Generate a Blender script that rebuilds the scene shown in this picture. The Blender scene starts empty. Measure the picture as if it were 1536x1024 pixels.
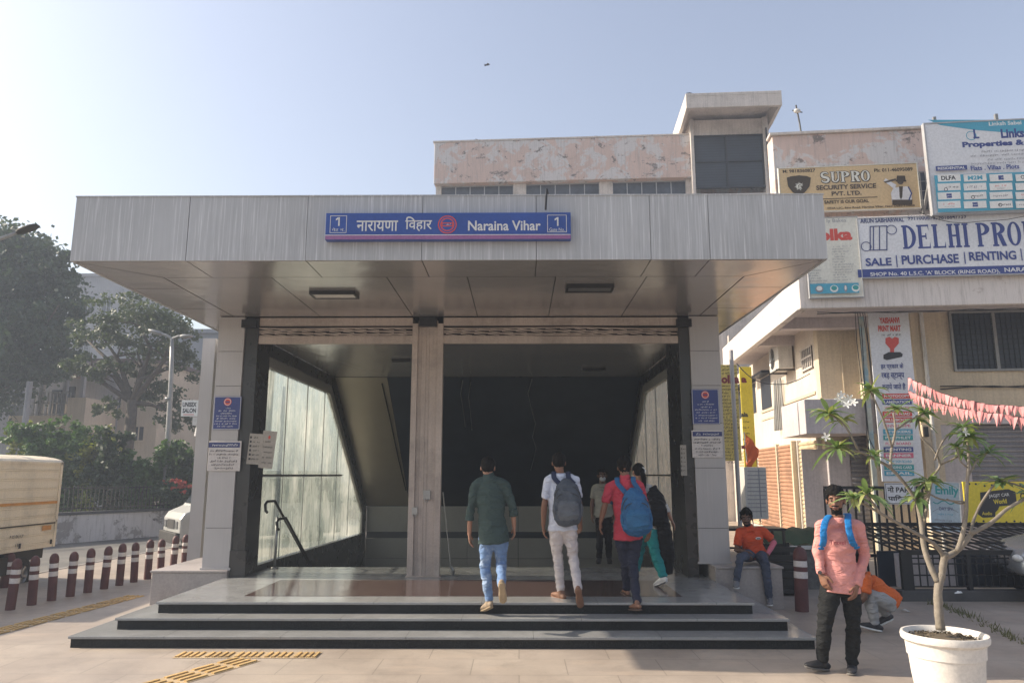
import bpy, bmesh, math, random
from mathutils import Vector, Matrix, noise, Quaternion
R = math.radians
PI = math.pi
scene = bpy.context.scene
col = scene.collection
rnd = random.Random(11)

# ------------------------------------------------------------------ camera
CAM = Vector((0, 0, 1.8)); PITCH = R(10.22); YAW = R(0.52); F = 1109.0
cam_data = bpy.data.cameras.new('camera'); cam = bpy.data.objects.new('camera', cam_data); col.objects.link(cam)
cam_data.sensor_width = 36; cam_data.lens = F / 1536 * 36; cam_data.clip_start = .05; cam_data.clip_end = 3000
cam.location = CAM; cam.rotation_euler = (PI / 2 + PITCH, 0, YAW)
scene.camera = cam
MC = cam.rotation_euler.to_matrix()

def ray(px, py):
    return MC @ Vector(((px - 768) / F, -(py - 512) / F, -1))
def P(px, py, Y=None, Z=None, X=None):
    """the point of the place seen at a pixel of the photograph, on a plane of known depth, height or side"""
    d = ray(px, py)
    if Y is not None: t = (Y - CAM.y) / d.y
    elif Z is not None: t = (Z - CAM.z) / d.z
    else: t = (X - CAM.x) / d.x
    return CAM + d * t
class Frame:
    """a vertical plane family turned about z: local x along the facade, local y into the depth"""
    def __init__(s, loc, deg):
        s.loc = Vector(loc); s.rot = R(deg)
        s.M = Matrix.Translation(s.loc) @ Matrix.Rotation(s.rot, 4, 'Z'); s.I = s.M.inverted()
    def L(s, px, py, v):
        o = s.I @ CAM; d = s.I.to_3x3() @ ray(px, py)
        return o + d * ((v - o.y) / d.y)

# ------------------------------------------------------------------ objects
def tag(o, label=None, cat=None, group=None, kind=None):
    if label: o['label'] = label
    if cat: o['category'] = cat
    if group: o['group'] = group
    if kind: o['kind'] = kind
    return o
def thing(name, label, cat, loc=(0, 0, 0), rz=0, group=None):
    o = bpy.data.objects.new(name, None); o.empty_display_size = .2; col.objects.link(o)
    o.location = loc; o.rotation_euler = (0, 0, rz)
    return tag(o, label, cat, group)
def copy_tree(o, parent=None):
    c = o.copy(); col.objects.link(c)
    if parent: c.parent = parent
    for ch in list(o.children): copy_tree(ch, c)
    return c

class MB:
    def __init__(s): s.v = []; s.f = []; s.m = []; s.M = None
    def add(s, vs, fs, mi=0):
        n = len(s.v)
        if s.M is not None: vs = [s.M @ Vector(p) for p in vs]
        s.v += [tuple(p) for p in vs]; s.f += [tuple(i + n for i in f) for f in fs]; s.m += [mi] * len(fs)
    def box(s, x0, x1, y0, y1, z0, z1, mi=0):
        s.add([(x0, y0, z0), (x1, y0, z0), (x1, y1, z0), (x0, y1, z0), (x0, y0, z1), (x1, y0, z1), (x1, y1, z1), (x0, y1, z1)],
              [(3, 2, 1, 0), (4, 5, 6, 7), (0, 1, 5, 4), (1, 2, 6, 5), (2, 3, 7, 6), (3, 0, 4, 7)], mi)
    def quad(s, a, b, c, d, mi=0): s.add([a, b, c, d], [(0, 1, 2, 3)], mi)
    def prism(s, poly, axis, a, b, mi=0):
        """polygon extruded along axis 'x','y','z' from a to b; poly gives the two other coordinates in order"""
        def mk(p, t):
            return {'x': (t, p[0], p[1]), 'y': (p[0], t, p[1]), 'z': (p[0], p[1], t)}[axis]
        n = len(poly)
        vs = [mk(p, a) for p in poly] + [mk(p, b) for p in poly]
        s.add(vs, [tuple(range(n))[::-1], tuple(range(n, 2 * n))] + [(i, (i + 1) % n, n + (i + 1) % n, n + i) for i in range(n)], mi)
    def bar(s, a, b, w, h=None, mi=0, up=(0, 0, 1)):
        a = Vector(a); b = Vector(b); d = (b - a).normalized(); up = Vector(up)
        if abs(d.dot(up)) > .99: up = Vector((0, 1, 0))
        x = d.cross(up).normalized() * (w / 2); y = x.cross(d).normalized() * ((h or w) / 2)
        vs = [a - x - y, a + x - y, a + x + y, a - x + y, b - x - y, b + x - y, b + x + y, b - x + y]
        s.add(vs, [(3, 2, 1, 0), (4, 5, 6, 7), (0, 1, 5, 4), (1, 2, 6, 5), (2, 3, 7, 6), (3, 0, 4, 7)], mi)
    def tube(s, pts, rad, seg=8, mi=0, side=None, cap=True, rnd_end=0):
        """rad: number, or list of number / (ra, rb); side: hint for the ra axis"""
        pts = [Vector(p) for p in pts]; n = len(pts)
        if not isinstance(rad, (list, tuple)): rad = [rad] * n
        rad = [(r, r) if not isinstance(r, (tuple, list)) else tuple(r) for r in rad]
        tan = [((pts[min(i + 1, n - 1)] - pts[max(i - 1, 0)]).normalized()) for i in range(n)]
        if rnd_end:
            a, b = pts[0], pts[-1]; ra, rb = rad[0], rad[-1]; k = rnd_end
            ma = min(ra); mb_ = min(rb)
            pts = [a - tan[0] * ma * .85 * k, a - tan[0] * ma * .5 * k] + pts + [b + tan[-1] * mb_ * .5 * k, b + tan[-1] * mb_ * .85 * k]
            rad = [(ra[0] * .5, ra[1] * .5), (ra[0] * .86, ra[1] * .86)] + rad + [(rb[0] * .86, rb[1] * .86), (rb[0] * .5, rb[1] * .5)]
            tan = [tan[0], tan[0]] + tan + [tan[-1], tan[-1]]; n = len(pts)
        vs = []; prev = None
        for i in range(n):
            h = Vector(side[i] if isinstance(side, list) and i < len(side) else (side if side is not None and not isinstance(side, list) else (1, 0, 0)))
            if prev is not None and side is None: h = prev
            x = h - tan[i] * h.dot(tan[i])
            if x.length < .05: x = Vector((0, 1, 0)) - tan[i] * tan[i].y
            x.normalize(); prev = x; y = tan[i].cross(x)
            for k in range(seg):
                t = 2 * PI * k / seg
                vs.append(pts[i] + x * (math.cos(t) * rad[i][0]) + y * (math.sin(t) * rad[i][1]))
        fs = []
        for i in range(n - 1):
            for k in range(seg):
                fs.append((i * seg + k, i * seg + (k + 1) % seg, (i + 1) * seg + (k + 1) % seg, (i + 1) * seg + k))
        if cap: fs += [tuple(range(seg))[::-1], tuple(range((n - 1) * seg, n * seg))]
        s.add(vs, fs, mi)
    def lathe(s, prof, c=(0, 0, 0), seg=24, mi=0, cap=True):
        vs = []; n = len(prof)
        for r, z in prof:
            for k in range(seg):
                t = 2 * PI * k / seg; vs.append((c[0] + r * math.cos(t), c[1] + r * math.sin(t), c[2] + z))
        fs = [(i * seg + k, i * seg + (k + 1) % seg, (i + 1) * seg + (k + 1) % seg, (i + 1) * seg + k) for i in range(n - 1) for k in range(seg)]
        if cap: fs += [tuple(range(seg))[::-1], tuple(range((n - 1) * seg, n * seg))]
        s.add(vs, fs, mi)
    def ball(s, c, r, rot=None, seg=14, rings=8, mi=0):
        c = Vector(c); r = (r, r, r) if not isinstance(r, (tuple, list)) else r
        vs = []
        for i in range(1, rings):
            a = PI * i / rings
            for k in range(seg):
                t = 2 * PI * k / seg
                p = Vector((r[0] * math.sin(a) * math.cos(t), r[1] * math.sin(a) * math.sin(t), r[2] * math.cos(a)))
                vs.append(c + (rot @ p if rot is not None else p))
        top = Vector((0, 0, r[2])); vs += [c + (rot @ top if rot is not None else top), c - (rot @ top if rot is not None else top)]
        fs = [(i * seg + k, i * seg + (k + 1) % seg, (i + 1) * seg + (k + 1) % seg, (i + 1) * seg + k)[::-1] for i in range(rings - 2) for k in range(seg)]
        T = len(vs) - 2; B = T + 1; l = (rings - 2) * seg
        fs += [(T, k, (k + 1) % seg) for k in range(seg)] + [(B, l + (k + 1) % seg, l + k) for k in range(seg)]
        s.add(vs, fs, mi)
    def mesh(s, name, mats):
        me = bpy.data.meshes.new(name); me.from_pydata(s.v, [], s.f)
        for m in (mats if isinstance(mats, (list, tuple)) else [mats]): me.materials.append(m)
        me.polygons.foreach_set('material_index', s.m); me.update()
        return me
    def build(s, name, mats, parent=None, smooth=False, bevel=0, loc=None, rz=0):
        me = s.mesh(name, mats); o = bpy.data.objects.new(name, me); col.objects.link(o)
        if parent: o.parent = parent
        if loc is not None: o.location = loc
        if rz: o.rotation_euler.z = rz
        if smooth: me.shade_smooth()
        if smooth == 'auto': me.set_sharp_from_angle(angle=R(40))
        if bevel:
            b = o.modifiers.new('bevel', 'BEVEL'); b.width = bevel; b.segments = 2; b.limit_method = 'ANGLE'; b.angle_limit = R(50)
        return o

# ------------------------------------------------------------------ materials
def sr(r, g, b):
    f = lambda c: ((c / 255 + .055) / 1.055) ** 2.4 if c > 10 else c / 255 / 12.92
    return (f(r), f(g), f(b), 1)
def C4(c): return tuple(c) if len(c) == 4 else (*c, 1)
class NT:
    def __init__(s, name):
        s.mat = bpy.data.materials.new(name); s.mat.use_nodes = True; s.t = s.mat.node_tree; s.t.nodes.clear()
        s.out = s.n('ShaderNodeOutputMaterial')
        s.tc = s.n('ShaderNodeTexCoord').outputs['Object']
    def n(s, t, **k):
        x = s.t.nodes.new(t)
        for a, b in k.items():
            if a in x.inputs.keys() and not hasattr(x, a): s.put(x.inputs[a], b)
            else: setattr(x, a, b)
        return x
    def put(s, sock, v):
        if isinstance(v, bpy.types.NodeSocket): s.t.links.new(v, sock)
        else: sock.default_value = v
    def mapping(s, scale, vec=None, loc=(0, 0, 0), rot=(0, 0, 0)):
        m = s.n('ShaderNodeMapping'); s.put(m.inputs['Vector'], vec or s.tc); m.inputs['Scale'].default_value = scale
        m.inputs['Location'].default_value = loc; m.inputs['Rotation'].default_value = rot
        return m.outputs[0]
    def noise(s, scale, detail=4, rough=.55, vec=None, dist=0):
        m = s.n('ShaderNodeTexNoise'); s.put(m.inputs['Vector'], vec or s.tc); m.inputs['Scale'].default_value = scale
        m.inputs['Detail'].default_value = detail; m.inputs['Roughness'].default_value = rough; m.inputs['Distortion'].default_value = dist
        return m.outputs['Fac']
    def ramp(s, fac, a, b, ca=(0, 0, 0, 1), cb=(1, 1, 1, 1)):
        m = s.n('ShaderNodeValToRGB'); s.put(m.inputs[0], fac); e = m.color_ramp.elements
        e[0].position = a; e[1].position = b; e[0].color = ca; e[1].color = cb
        return m.outputs[0]
    def mix(s, fac, a, b, mode='MIX'):
        m = s.n('ShaderNodeMixRGB'); m.blend_type = mode
        s.put(m.inputs[0], fac); s.put(m.inputs[1], a if isinstance(a, bpy.types.NodeSocket) else C4(a)); s.put(m.inputs[2], b if isinstance(b, bpy.types.NodeSocket) else C4(b))
        return m.outputs[0]
    def math(s, op, a, b=0):
        m = s.n('ShaderNodeMath'); m.operation = op; s.put(m.inputs[0], a); s.put(m.inputs[1], b); return m.outputs[0]
    def bump(s, h, strength=.3, dist=.01):
        m = s.n('ShaderNodeBump'); m.inputs['Strength'].default_value = strength; m.inputs['Distance'].default_value = dist
        s.put(m.inputs['Height'], h); return m.outputs[0]
    def bsdf(s, color, rough=.6, metal=0, normal=None, spec=.5, **k):
        b = s.n('ShaderNodeBsdfPrincipled'); s.put(b.inputs['Base Color'], color if isinstance(color, bpy.types.NodeSocket) else C4(color))
        s.put(b.inputs['Roughness'], rough); s.put(b.inputs['Metallic'], metal); b.inputs['Specular IOR Level'].default_value = spec
        if normal is not None: s.put(b.inputs['Normal'], normal)
        for a, v in k.items(): s.put(b.inputs[a.replace('_', ' ')], v)
        s.t.links.new(b.outputs[0], s.out.inputs['Surface'])
        return b
_mc = {}
def mk(name, c, rough=.6, metal=0, var=.18, scale=3, fine=40, bump=.15, streak=0, spec=.5, c2=None, dirt=0, cloth_=False):
    """plain painted / cloth / stone surface with uneven tone"""
    if name in _mc: return _mc[name]
    t = NT(name)
    lo = tuple(x * (1 - var) for x in c[:3]); hi = tuple(min(1, x * (1 + var)) for x in c[:3])
    cc = t.mix(t.ramp(t.noise(scale), .3, .7), lo, hi)
    if c2: cc = t.mix(t.ramp(t.noise(scale * .6, 6, .65), .5, .62), cc, c2)
    cc = t.mix(t.ramp(t.noise(fine, 3), .35, .65), cc, t.mix(1, cc, (.86, .86, .86), 'MULTIPLY'))
    if streak:
        v = t.mapping((9, 9, .35)); cc = t.mix(t.math('MULTIPLY', t.ramp(t.noise(2.2, 6, .7, v), .45, .75), streak), cc, tuple(x * .35 for x in c[:3]))
    if dirt:
        cc = t.mix(t.math('MULTIPLY', t.ramp(t.noise(1.3, 8, .7), .5, .72), dirt), cc, (.06, .05, .042))
    if cloth_:
        hgt = t.math('ABSOLUTE', t.math('SUBTRACT', t.noise(5, 3, .5, t.mapping((1, 1, 2.2)), 1.2), .5)); h2 = t.math('MULTIPLY', t.noise(fine, 2), .03)
        t.bsdf(cc, rough, metal, t.bump(t.math('ADD', hgt, h2), 1, .05), spec); _mc[name] = t.mat; return t.mat
    t.bsdf(cc, t.mix(t.noise(scale * 2, 3), (rough * .85,) * 3, (min(1, rough * 1.15),) * 3), metal, t.bump(t.noise(fine, 4), bump, .01) if bump else None, spec)
    _mc[name] = t.mat
    return t.mat

# ------------------------------------------------------------------ writing
tmp = bpy.data.scenes.new('workshop')          # an empty side scene where curves and modifiers are turned into meshes
def evaluate(o):
    vl = tmp.view_layers[0]; vl.update(); dg = vl.depsgraph
    return bpy.data.meshes.new_from_object(o.evaluated_get(dg))
def text_geo(s, bold=0.0, res=3):
    cu = bpy.data.curves.new('txt', 'FONT'); cu.body = s; cu.size = 1; cu.resolution_u = res; cu.offset = bold
    o = bpy.data.objects.new('txt', cu); tmp.collection.objects.link(o)
    me = evaluate(o)
    vs = [v.co.copy() for v in me.vertices]; fs = [tuple(p.vertices) for p in me.polygons]
    bpy.data.objects.remove(o); bpy.data.curves.remove(cu); bpy.data.meshes.remove(me)
    return vs, fs
class Letters:
    """writing on a board, in board coordinates: x to the right, z up, facing -y"""
    def __init__(s, y): s.mb = MB(); s.y = y; s.k = 0
    def _y(s): s.k += 1; return s.y - s.k * .00012
    def text(s, body, cx, cz, w, h, mi=0, bold=0.0, rot=0):
        vs, fs = text_geo(body, bold)
        if not vs: return
        x0 = min(v.x for v in vs); x1 = max(v.x for v in vs); z0 = min(v.y for v in vs); z1 = max(v.y for v in vs)
        sx = w / max(1e-6, x1 - x0); sz = h / max(1e-6, z1 - z0) if h else sx; y = s._y()
        ca, sa = math.cos(rot), math.sin(rot); out = []
        for v in vs:
            a = (v.x - (x0 + x1) / 2) * sx; b = (v.y - (z0 + z1) / 2) * sz
            out.append((cx + a * ca - b * sa, y, cz + a * sa + b * ca))
        s.mb.add(out, fs, mi)
    def rect(s, x0, x1, z0, z1, mi=0):
        y = s._y(); s.mb.quad((x0, y, z0), (x1, y, z0), (x1, y, z1), (x0, y, z1), mi)
    def poly(s, pts, mi=0):
        y = s._y(); s.mb.add([(a, y, b) for a, b in pts], [tuple(range(len(pts)))], mi)
    def frame(s, x0, x1, z0, z1, t, mi=0):
        s.rect(x0, x1, z0, z0 + t, mi); s.rect(x0, x1, z1 - t, z1, mi); s.rect(x0, x0 + t, z0 + t, z1 - t, mi); s.rect(x1 - t, x1, z0 + t, z1 - t, mi)
    def disc(s, cx, cz, rx, rz=None, mi=0, n=28, a0=0, a1=2 * PI):
        rz = rz or rx; s.poly([(cx + rx * math.cos(a0 + (a1 - a0) * i / n), cz + rz * math.sin(a0 + (a1 - a0) * i / n)) for i in range(n + (a1 - a0 < 6))], mi)
    def ring(s, cx, cz, ro, ri, mi=0, n=32, a0=0, a1=2 * PI, kx=1, inner_kx=1):
        y = s._y(); vs = []; fs = []
        for i in range(n + 1):
            t = a0 + (a1 - a0) * i / n
            vs += [(cx + ro * kx * math.cos(t), y, cz + ro * math.sin(t)), (cx + ri * kx * inner_kx * math.cos(t), y, cz + ri * math.sin(t))]
        for i in range(n): fs.append((2 * i, 2 * i + 2, 2 * i + 3, 2 * i + 1))
        s.mb.add(vs, fs, mi)
    def stroke(s, pts, w, mi=0):
        y = s._y(); n = len(pts); vs = []
        for i in range(n):
            a = pts[max(i - 1, 0)]; b = pts[min(i + 1, n - 1)]; d = Vector((b[0] - a[0], b[1] - a[1])).normalized()
            ww = w[i] if isinstance(w, list) else w
            vs += [(pts[i][0] - d.y * ww / 2, y, pts[i][1] + d.x * ww / 2), (pts[i][0] + d.y * ww / 2, y, pts[i][1] - d.x * ww / 2)]
        s.mb.add(vs, [(2 * i, 2 * i + 1, 2 * i + 3, 2 * i + 2) for i in range(n - 1)], mi)
    def scribble(s, x0, x1, cz, h, mi=0, seed=0, fill=.82):
        """a line of writing too small to be read: uneven little marks"""
        r = random.Random(seed * 7 + int(cz * 1000)); x = x0
        while x < x1 - h * .4:
            w = h * r.uniform(.25, .6); w = min(w, x1 - x)
            if r.random() < fill:
                a = cz - h * r.uniform(.35, .5); b = cz + h * r.uniform(.2, .5); k = r.random()
                if k < .4: s.rect(x, x + w * .38, a, b, mi); s.rect(x + w * .38, x + w, b - h * .25, b, mi)
                elif k < .7: s.rect(x, x + w, cz - h * .12, cz + h * .12, mi); s.rect(x + w * .3, x + w * .62, a, cz - h * .12, mi)
                else: s.rect(x, x + w, a, a + h * .25, mi); s.rect(x + w * .5, x + w, a + h * .25, b, mi)
            x += w + h * .18
    def serif(s, word, x0, z0, lw, h, gap, mi=0):
        """upright serif capitals; returns end x"""
        x = x0
        for ch in word:
            if ch == ' ': x += lw * .45; continue
            w = lw * (.45 if ch == 'I' else 1); st = lw * .27; sf = lw * .09; th = h * .075
            def stem(a): s.rect(a, a + st, z0, z0 + h, mi); s.rect(a - sf, a + st + sf, z0, z0 + th, mi); s.rect(a - sf, a + st + sf, z0 + h - th, z0 + h, mi)
            a = x + sf
            if ch in 'DELHIPR': stem(a)
            if ch == 'D':
                s.ring(a + st * .8, z0 + h / 2, h / 2, h * .42, mi, 20, -PI / 2, PI / 2, (w - st) / (h / 2), .72)
            if ch in 'EL':
                s.rect(a + st, x + w * .95, z0, z0 + th, mi); s.poly([(x + w * .95, z0), (x + w * .95, z0 + h * .28), (x + w * .87, z0 + th), (x + w * .8, z0 + th)], mi)
            if ch == 'E':
                s.rect(a + st, x + w * .9, z0 + h - th, z0 + h, mi); s.poly([(x + w * .9, z0 + h), (x + w * .75, z0 + h - th), (x + w * .83, z0 + h - th), (x + w * .9, z0 + h * .72)], mi)
                s.rect(a + st, x + w * .65, z0 + h * .47, z0 + h * .55, mi); s.rect(x + w * .62, x + w * .7, z0 + h * .38, z0 + h * .64, mi)
            if ch == 'H':
                stem(x + w - st - sf); s.rect(a + st, x + w - st - sf, z0 + h * .46, z0 + h * .54, mi)
            if ch in 'PR':
                s.ring(a + st * .8, z0 + h * .735, h * .265, h * .19, mi, 16, -PI / 2, PI / 2, (w * .95 - st) / (h * .265), .68)
            if ch == 'R':
                s.poly([(a + st * 1.1, z0 + h * .5), (x + w * .68, z0), (x + w * 1.02, z0), (x + w * .72, z0 + h * .5)], mi)
            if ch == 'O': s.ring(x + w / 2, z0 + h / 2, h / 2, h * .43, mi, 28, 0, 2 * PI, w / h, .55)
            if ch == 'U':
                s.rect(a, a + st, z0 + h * .3, z0 + h, mi); s.rect(x + w - st * .7, x + w - st * .25, z0 + h * .3, z0 + h, mi)
                s.rect(a - sf, a + st + sf, z0 + h - th, z0 + h, mi); s.rect(x + w - st - sf * .5, x + w + sf * .5, z0 + h - th, z0 + h, mi)
                s.ring((a + x + w - st * .25) / 2, z0 + h * .3, h * .3, h * .2, mi, 16, PI, 2 * PI, (x + w - st * .25 - a) / 2 / (h * .3), .7)
            if ch == 'S':
                pts = [(x + w * (.5 + .36 * math.cos(t)), z0 + h * (.73 + .22 * math.sin(t))) for t in [R(25 + 15 * i) for i in range(17)]]
                pts += [(x + w * (.5 + .38 * math.cos(t)), z0 + h * (.27 + .22 * math.sin(t))) for t in [R(80 - 15 * i) for i in range(18)]]
                n = len(pts); s.stroke(pts, [lw * (.1 + .2 * math.sin(PI * i / (n - 1))) for i in range(n)], mi)
            x += w + gap
        return x
    def build(s, mats, parent, name='lettering'):
        if s.mb.v: return s.mb.build(name, mats, parent)
class Board:
    """a flat board seen between two corners of the photograph, on a vertical plane of known place and turn"""
    def __init__(s, name, label, cat, x0, y0, x1, y1, Y=None, deg=0, frame=None, v=0, thick=.04, face=None, group=None, edge=None, tilt=0, border=0):
        fr = frame or Frame((0, Y, 0), deg)
        cx, cy = (x0 + x1) / 2, (y0 + y1) / 2
        c = fr.L(cx, cy, v); a = fr.L(x0, cy, v); b = fr.L(x1, cy, v); t = fr.L(cx, y0, v); u = fr.L(cx, y1, v)
        s.fr = fr; s.v = v; s.c = c; s.W = b.x - a.x; s.H = t.z - u.z; s.px = (x0, y0, x1, y1)
        s.root = thing(name, label, cat, fr.M @ c, fr.rot, group)
        if tilt: s.root.rotation_euler = (0, tilt, fr.rot)
        m = MB(); m.box(-s.W / 2, s.W / 2, 0, thick, -s.H / 2, s.H / 2)
        s.board = m.build('board', face, s.root, bevel=.004)
        if border:
            m = MB(); W, H, b_ = s.W / 2, s.H / 2, border
            m.box(-W - b_, W + b_, -.012, thick + .01, H, H + b_); m.box(-W - b_, W + b_, -.012, thick + .01, -H - b_, -H)
            m.box(-W - b_, -W, -.012, thick + .01, -H, H); m.box(W, W + b_, -.012, thick + .01, -H, H)
            m.build('frame', edge, s.root)
        s.t = Letters(-.0025); s.sx = s.W / (x1 - x0); s.sz = s.H / (y1 - y0)
    def _l(s, px, py):
        q = s.fr.L(px, py, s.v) - s.c; return q
    def X(s, px): return s._l(px, (s.px[1] + s.px[3]) / 2).x
    def Z(s, py): return s._l((s.px[0] + s.px[2]) / 2, py).z
    def text(s, body, x0, y0, x1, y1, mi=0, bold=0.0, rot=0):
        xm, ym = (x0 + x1) / 2, (y0 + y1) / 2; a, b, t, u = s._l(x0, ym), s._l(x1, ym), s._l(xm, y0), s._l(xm, y1)
        s.t.text(body, (a.x + b.x) / 2, (t.z + u.z) / 2, b.x - a.x, t.z - u.z, mi, bold, rot)
    def rect(s, x0, y0, x1, y1, mi=0):
        xm, ym = (x0 + x1) / 2, (y0 + y1) / 2; s.t.rect(s._l(x0, ym).x, s._l(x1, ym).x, s._l(xm, y1).z, s._l(xm, y0).z, mi)
    def scrib(s, x0, y, x1, h, mi=0, seed=0): s.t.scribble(s._l(x0, y).x, s._l(x1, y).x, s._l((x0 + x1) / 2, y).z, h * s.sz, mi, seed)
    def poly(s, pts, mi=0): s.t.poly([(s._l(a, b).x, s._l(a, b).z) for a, b in pts], mi)
    def done(s, mats, name='lettering'): s.t.build(mats, s.root, name); return s.root
# ================================================================== materials of the place
def tiles_mat():
    t = NT('sandstone_paving')
    br = t.n('ShaderNodeTexBrick'); t.put(br.inputs['Vector'], t.mapping((1, 1, 1))); br.inputs['Scale'].default_value = 1
    br.inputs['Brick Width'].default_value = .9; br.inputs['Row Height'].default_value = .6; br.inputs['Mortar Size'].default_value = .005
    br.inputs['Color1'].default_value = (.44, .375, .31, 1); br.inputs['Color2'].default_value = (.405, .345, .29, 1); br.inputs['Mortar'].default_value = (.27, .23, .19, 1)
    br.offset = .5
    c = t.mix(t.ramp(t.noise(.7, 6, .65), .35, .7), br.outputs[0], t.mix(1, br.outputs[0], (.7, .68, .68), 'MULTIPLY'))
    c = t.mix(t.math('MULTIPLY', t.ramp(t.noise(2.3, 9, .75, dist=.6), .5, .68), .5), c, (.24, .205, .175))
    c = t.mix(t.math('MULTIPLY', t.ramp(t.noise(1.1, 7, .7, t.mapping((1, 3, 1), loc=(5, 2, 0))), .55, .75), .4), c, (.56, .43, .32))
    c = t.mix(t.math('MULTIPLY', t.ramp(t.noise(38, 4, .7), .60, .68), .5), c, (.16, .135, .115))
    h = t.mix(.6, br.outputs['Fac'], t.noise(60, 5))
    t.bsdf(c, t.ramp(t.noise(1.6, 6), .3, .75, (.33,) * 3 + (1,), (.62,) * 3 + (1,)), 0, t.bump(h, .25, -.004), .5)
    return t.mat
def granite_mat(name, a, b, rough, scale=130, spec=.5):
    t = NT(name)
    c = t.mix(t.ramp(t.noise(scale, 2, .5), .45, .62), a, b)
    c = t.mix(t.ramp(t.noise(scale * 2.3, 2, .5), .64, .70), c, (.22, .22, .21) if spec < .3 else (.45, .44, .42))
    c = t.mix(t.math('MULTIPLY', t.ramp(t.noise(2.5, 7, .7), .45, .7), .35), c, tuple(x * 1.8 + .03 for x in a[:3]))
    t.bsdf(c, t.ramp(t.noise(3, 6, .6), .3, .75, (rough * .7,) * 3 + (1,), (min(1, rough * 1.7),) * 3 + (1,)), 0, t.bump(t.noise(6, 3), .03, .01), spec)
    return t.mat
M_pave = tiles_mat()
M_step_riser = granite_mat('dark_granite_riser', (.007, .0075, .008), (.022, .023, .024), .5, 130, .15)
M_tread = granite_mat('grey_granite_tread', (.23, .235, .235), (.31, .31, .305), .16, 160)
M_redstone = granite_mat('dark_red_granite', (.055, .034, .030), (.12, .078, .07), .12, 120)
M_nosing = granite_mat('grey_granite_nosing', (.26, .265, .265), (.36, .36, .355), .3, 160)
M_plinth = mk('plinth_stone', sr(168, 160, 156), .45, 0, .06, 1.6, 30, .06, dirt=.35)
def metal_panel(name, c, rough, metal, wob=.0, streak=.5, pale=.35):
    """big aluminium panels: slightly buckled, rain-streaked"""
    t = NT(name)
    v = t.mapping((14, 14, .28))
    s1 = t.ramp(t.noise(3.0, 7, .75, v), .42, .72)
    big = t.ramp(t.noise(.55, 4), .35, .7)
    cc = t.mix(big, tuple(x * .86 for x in c), tuple(x * 1.08 for x in c))
    zone = t.ramp(t.noise(.8, 5, .6, t.mapping((1, 1, .5), loc=(9, 2, 4))), .35, .65)
    s1 = t.math('MULTIPLY', s1, t.math('ADD', t.math('MULTIPLY', zone, .8), .2))
    cc = t.mix(t.math('MULTIPLY', s1, streak), cc, tuple(x * .5 for x in c))
    s2 = t.ramp(t.noise(5, 7, .7, t.mapping((11, 11, .22), loc=(3, 1, 7))), .52, .74)
    cc = t.mix(t.math('MULTIPLY', s2, pale), cc, tuple(min(.8, x * 1.6 + .08) for x in c))
    h = t.noise(.9, 3, .5)
    t.bsdf(cc, t.mix(s1, (rough,) * 3, (min(1, rough * 1.4),) * 3), metal, t.bump(h, wob, .06) if wob else None)
    return t.mat
M_fascia = metal_panel('aluminium_fascia', (.43, .44, .455), .55, .08, .12, .6, .75)
M_soffit = metal_panel('aluminium_soffit', (.56, .54, .53), .19, .65, .34, .15, .08)
M_pillar = metal_panel('aluminium_pillar', (.46, .44, .435), .45, .15, .12, .18, .1)
M_joint = mk('dark_joint', (.03, .028, .027), .8, 0, .1)
M_dark = mk('charcoal_granite', (.032, .031, .031), .28, 0, .25, 2, 60, .05, dirt=.15)
M_black = mk('black_and_painted_reflection', (.026, .034, .048), .4, .0, .2, 2, 50, .04)  # black faces; on the stair slope this tone is a painted reflection
M_shut = mk('shutter_beige_paint', (.47, .40, .355), .6, .05, .12, 2, 50, .25, streak=.25, dirt=.45)
M_blackm = mk('black_metal', (.018, .018, .02), .4, .3, .2, 6)
M_steel = mk('grey_steel', (.33, .33, .33), .35, .8, .15, 6)
M_inwall = mk('interior_wall_panel', (.30, .29, .27), .4, .1, .1, 1.2, 40, .05)
M_insl = metal_panel('interior_panel_lit_beige', (.33, .295, .235), .3, .5, .15, .1, .05)  # slope tone brightened by colour, as if lit through the side glass
M_white = mk('white_enamel', (.72, .72, .70), .5, 0, .05, 3, 40, .05)
M_dirtyw = mk('dirty_white_paint', (.62, .60, .565), .6, 0, .1, 2, 40, .1, streak=.35, dirt=.3)
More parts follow.
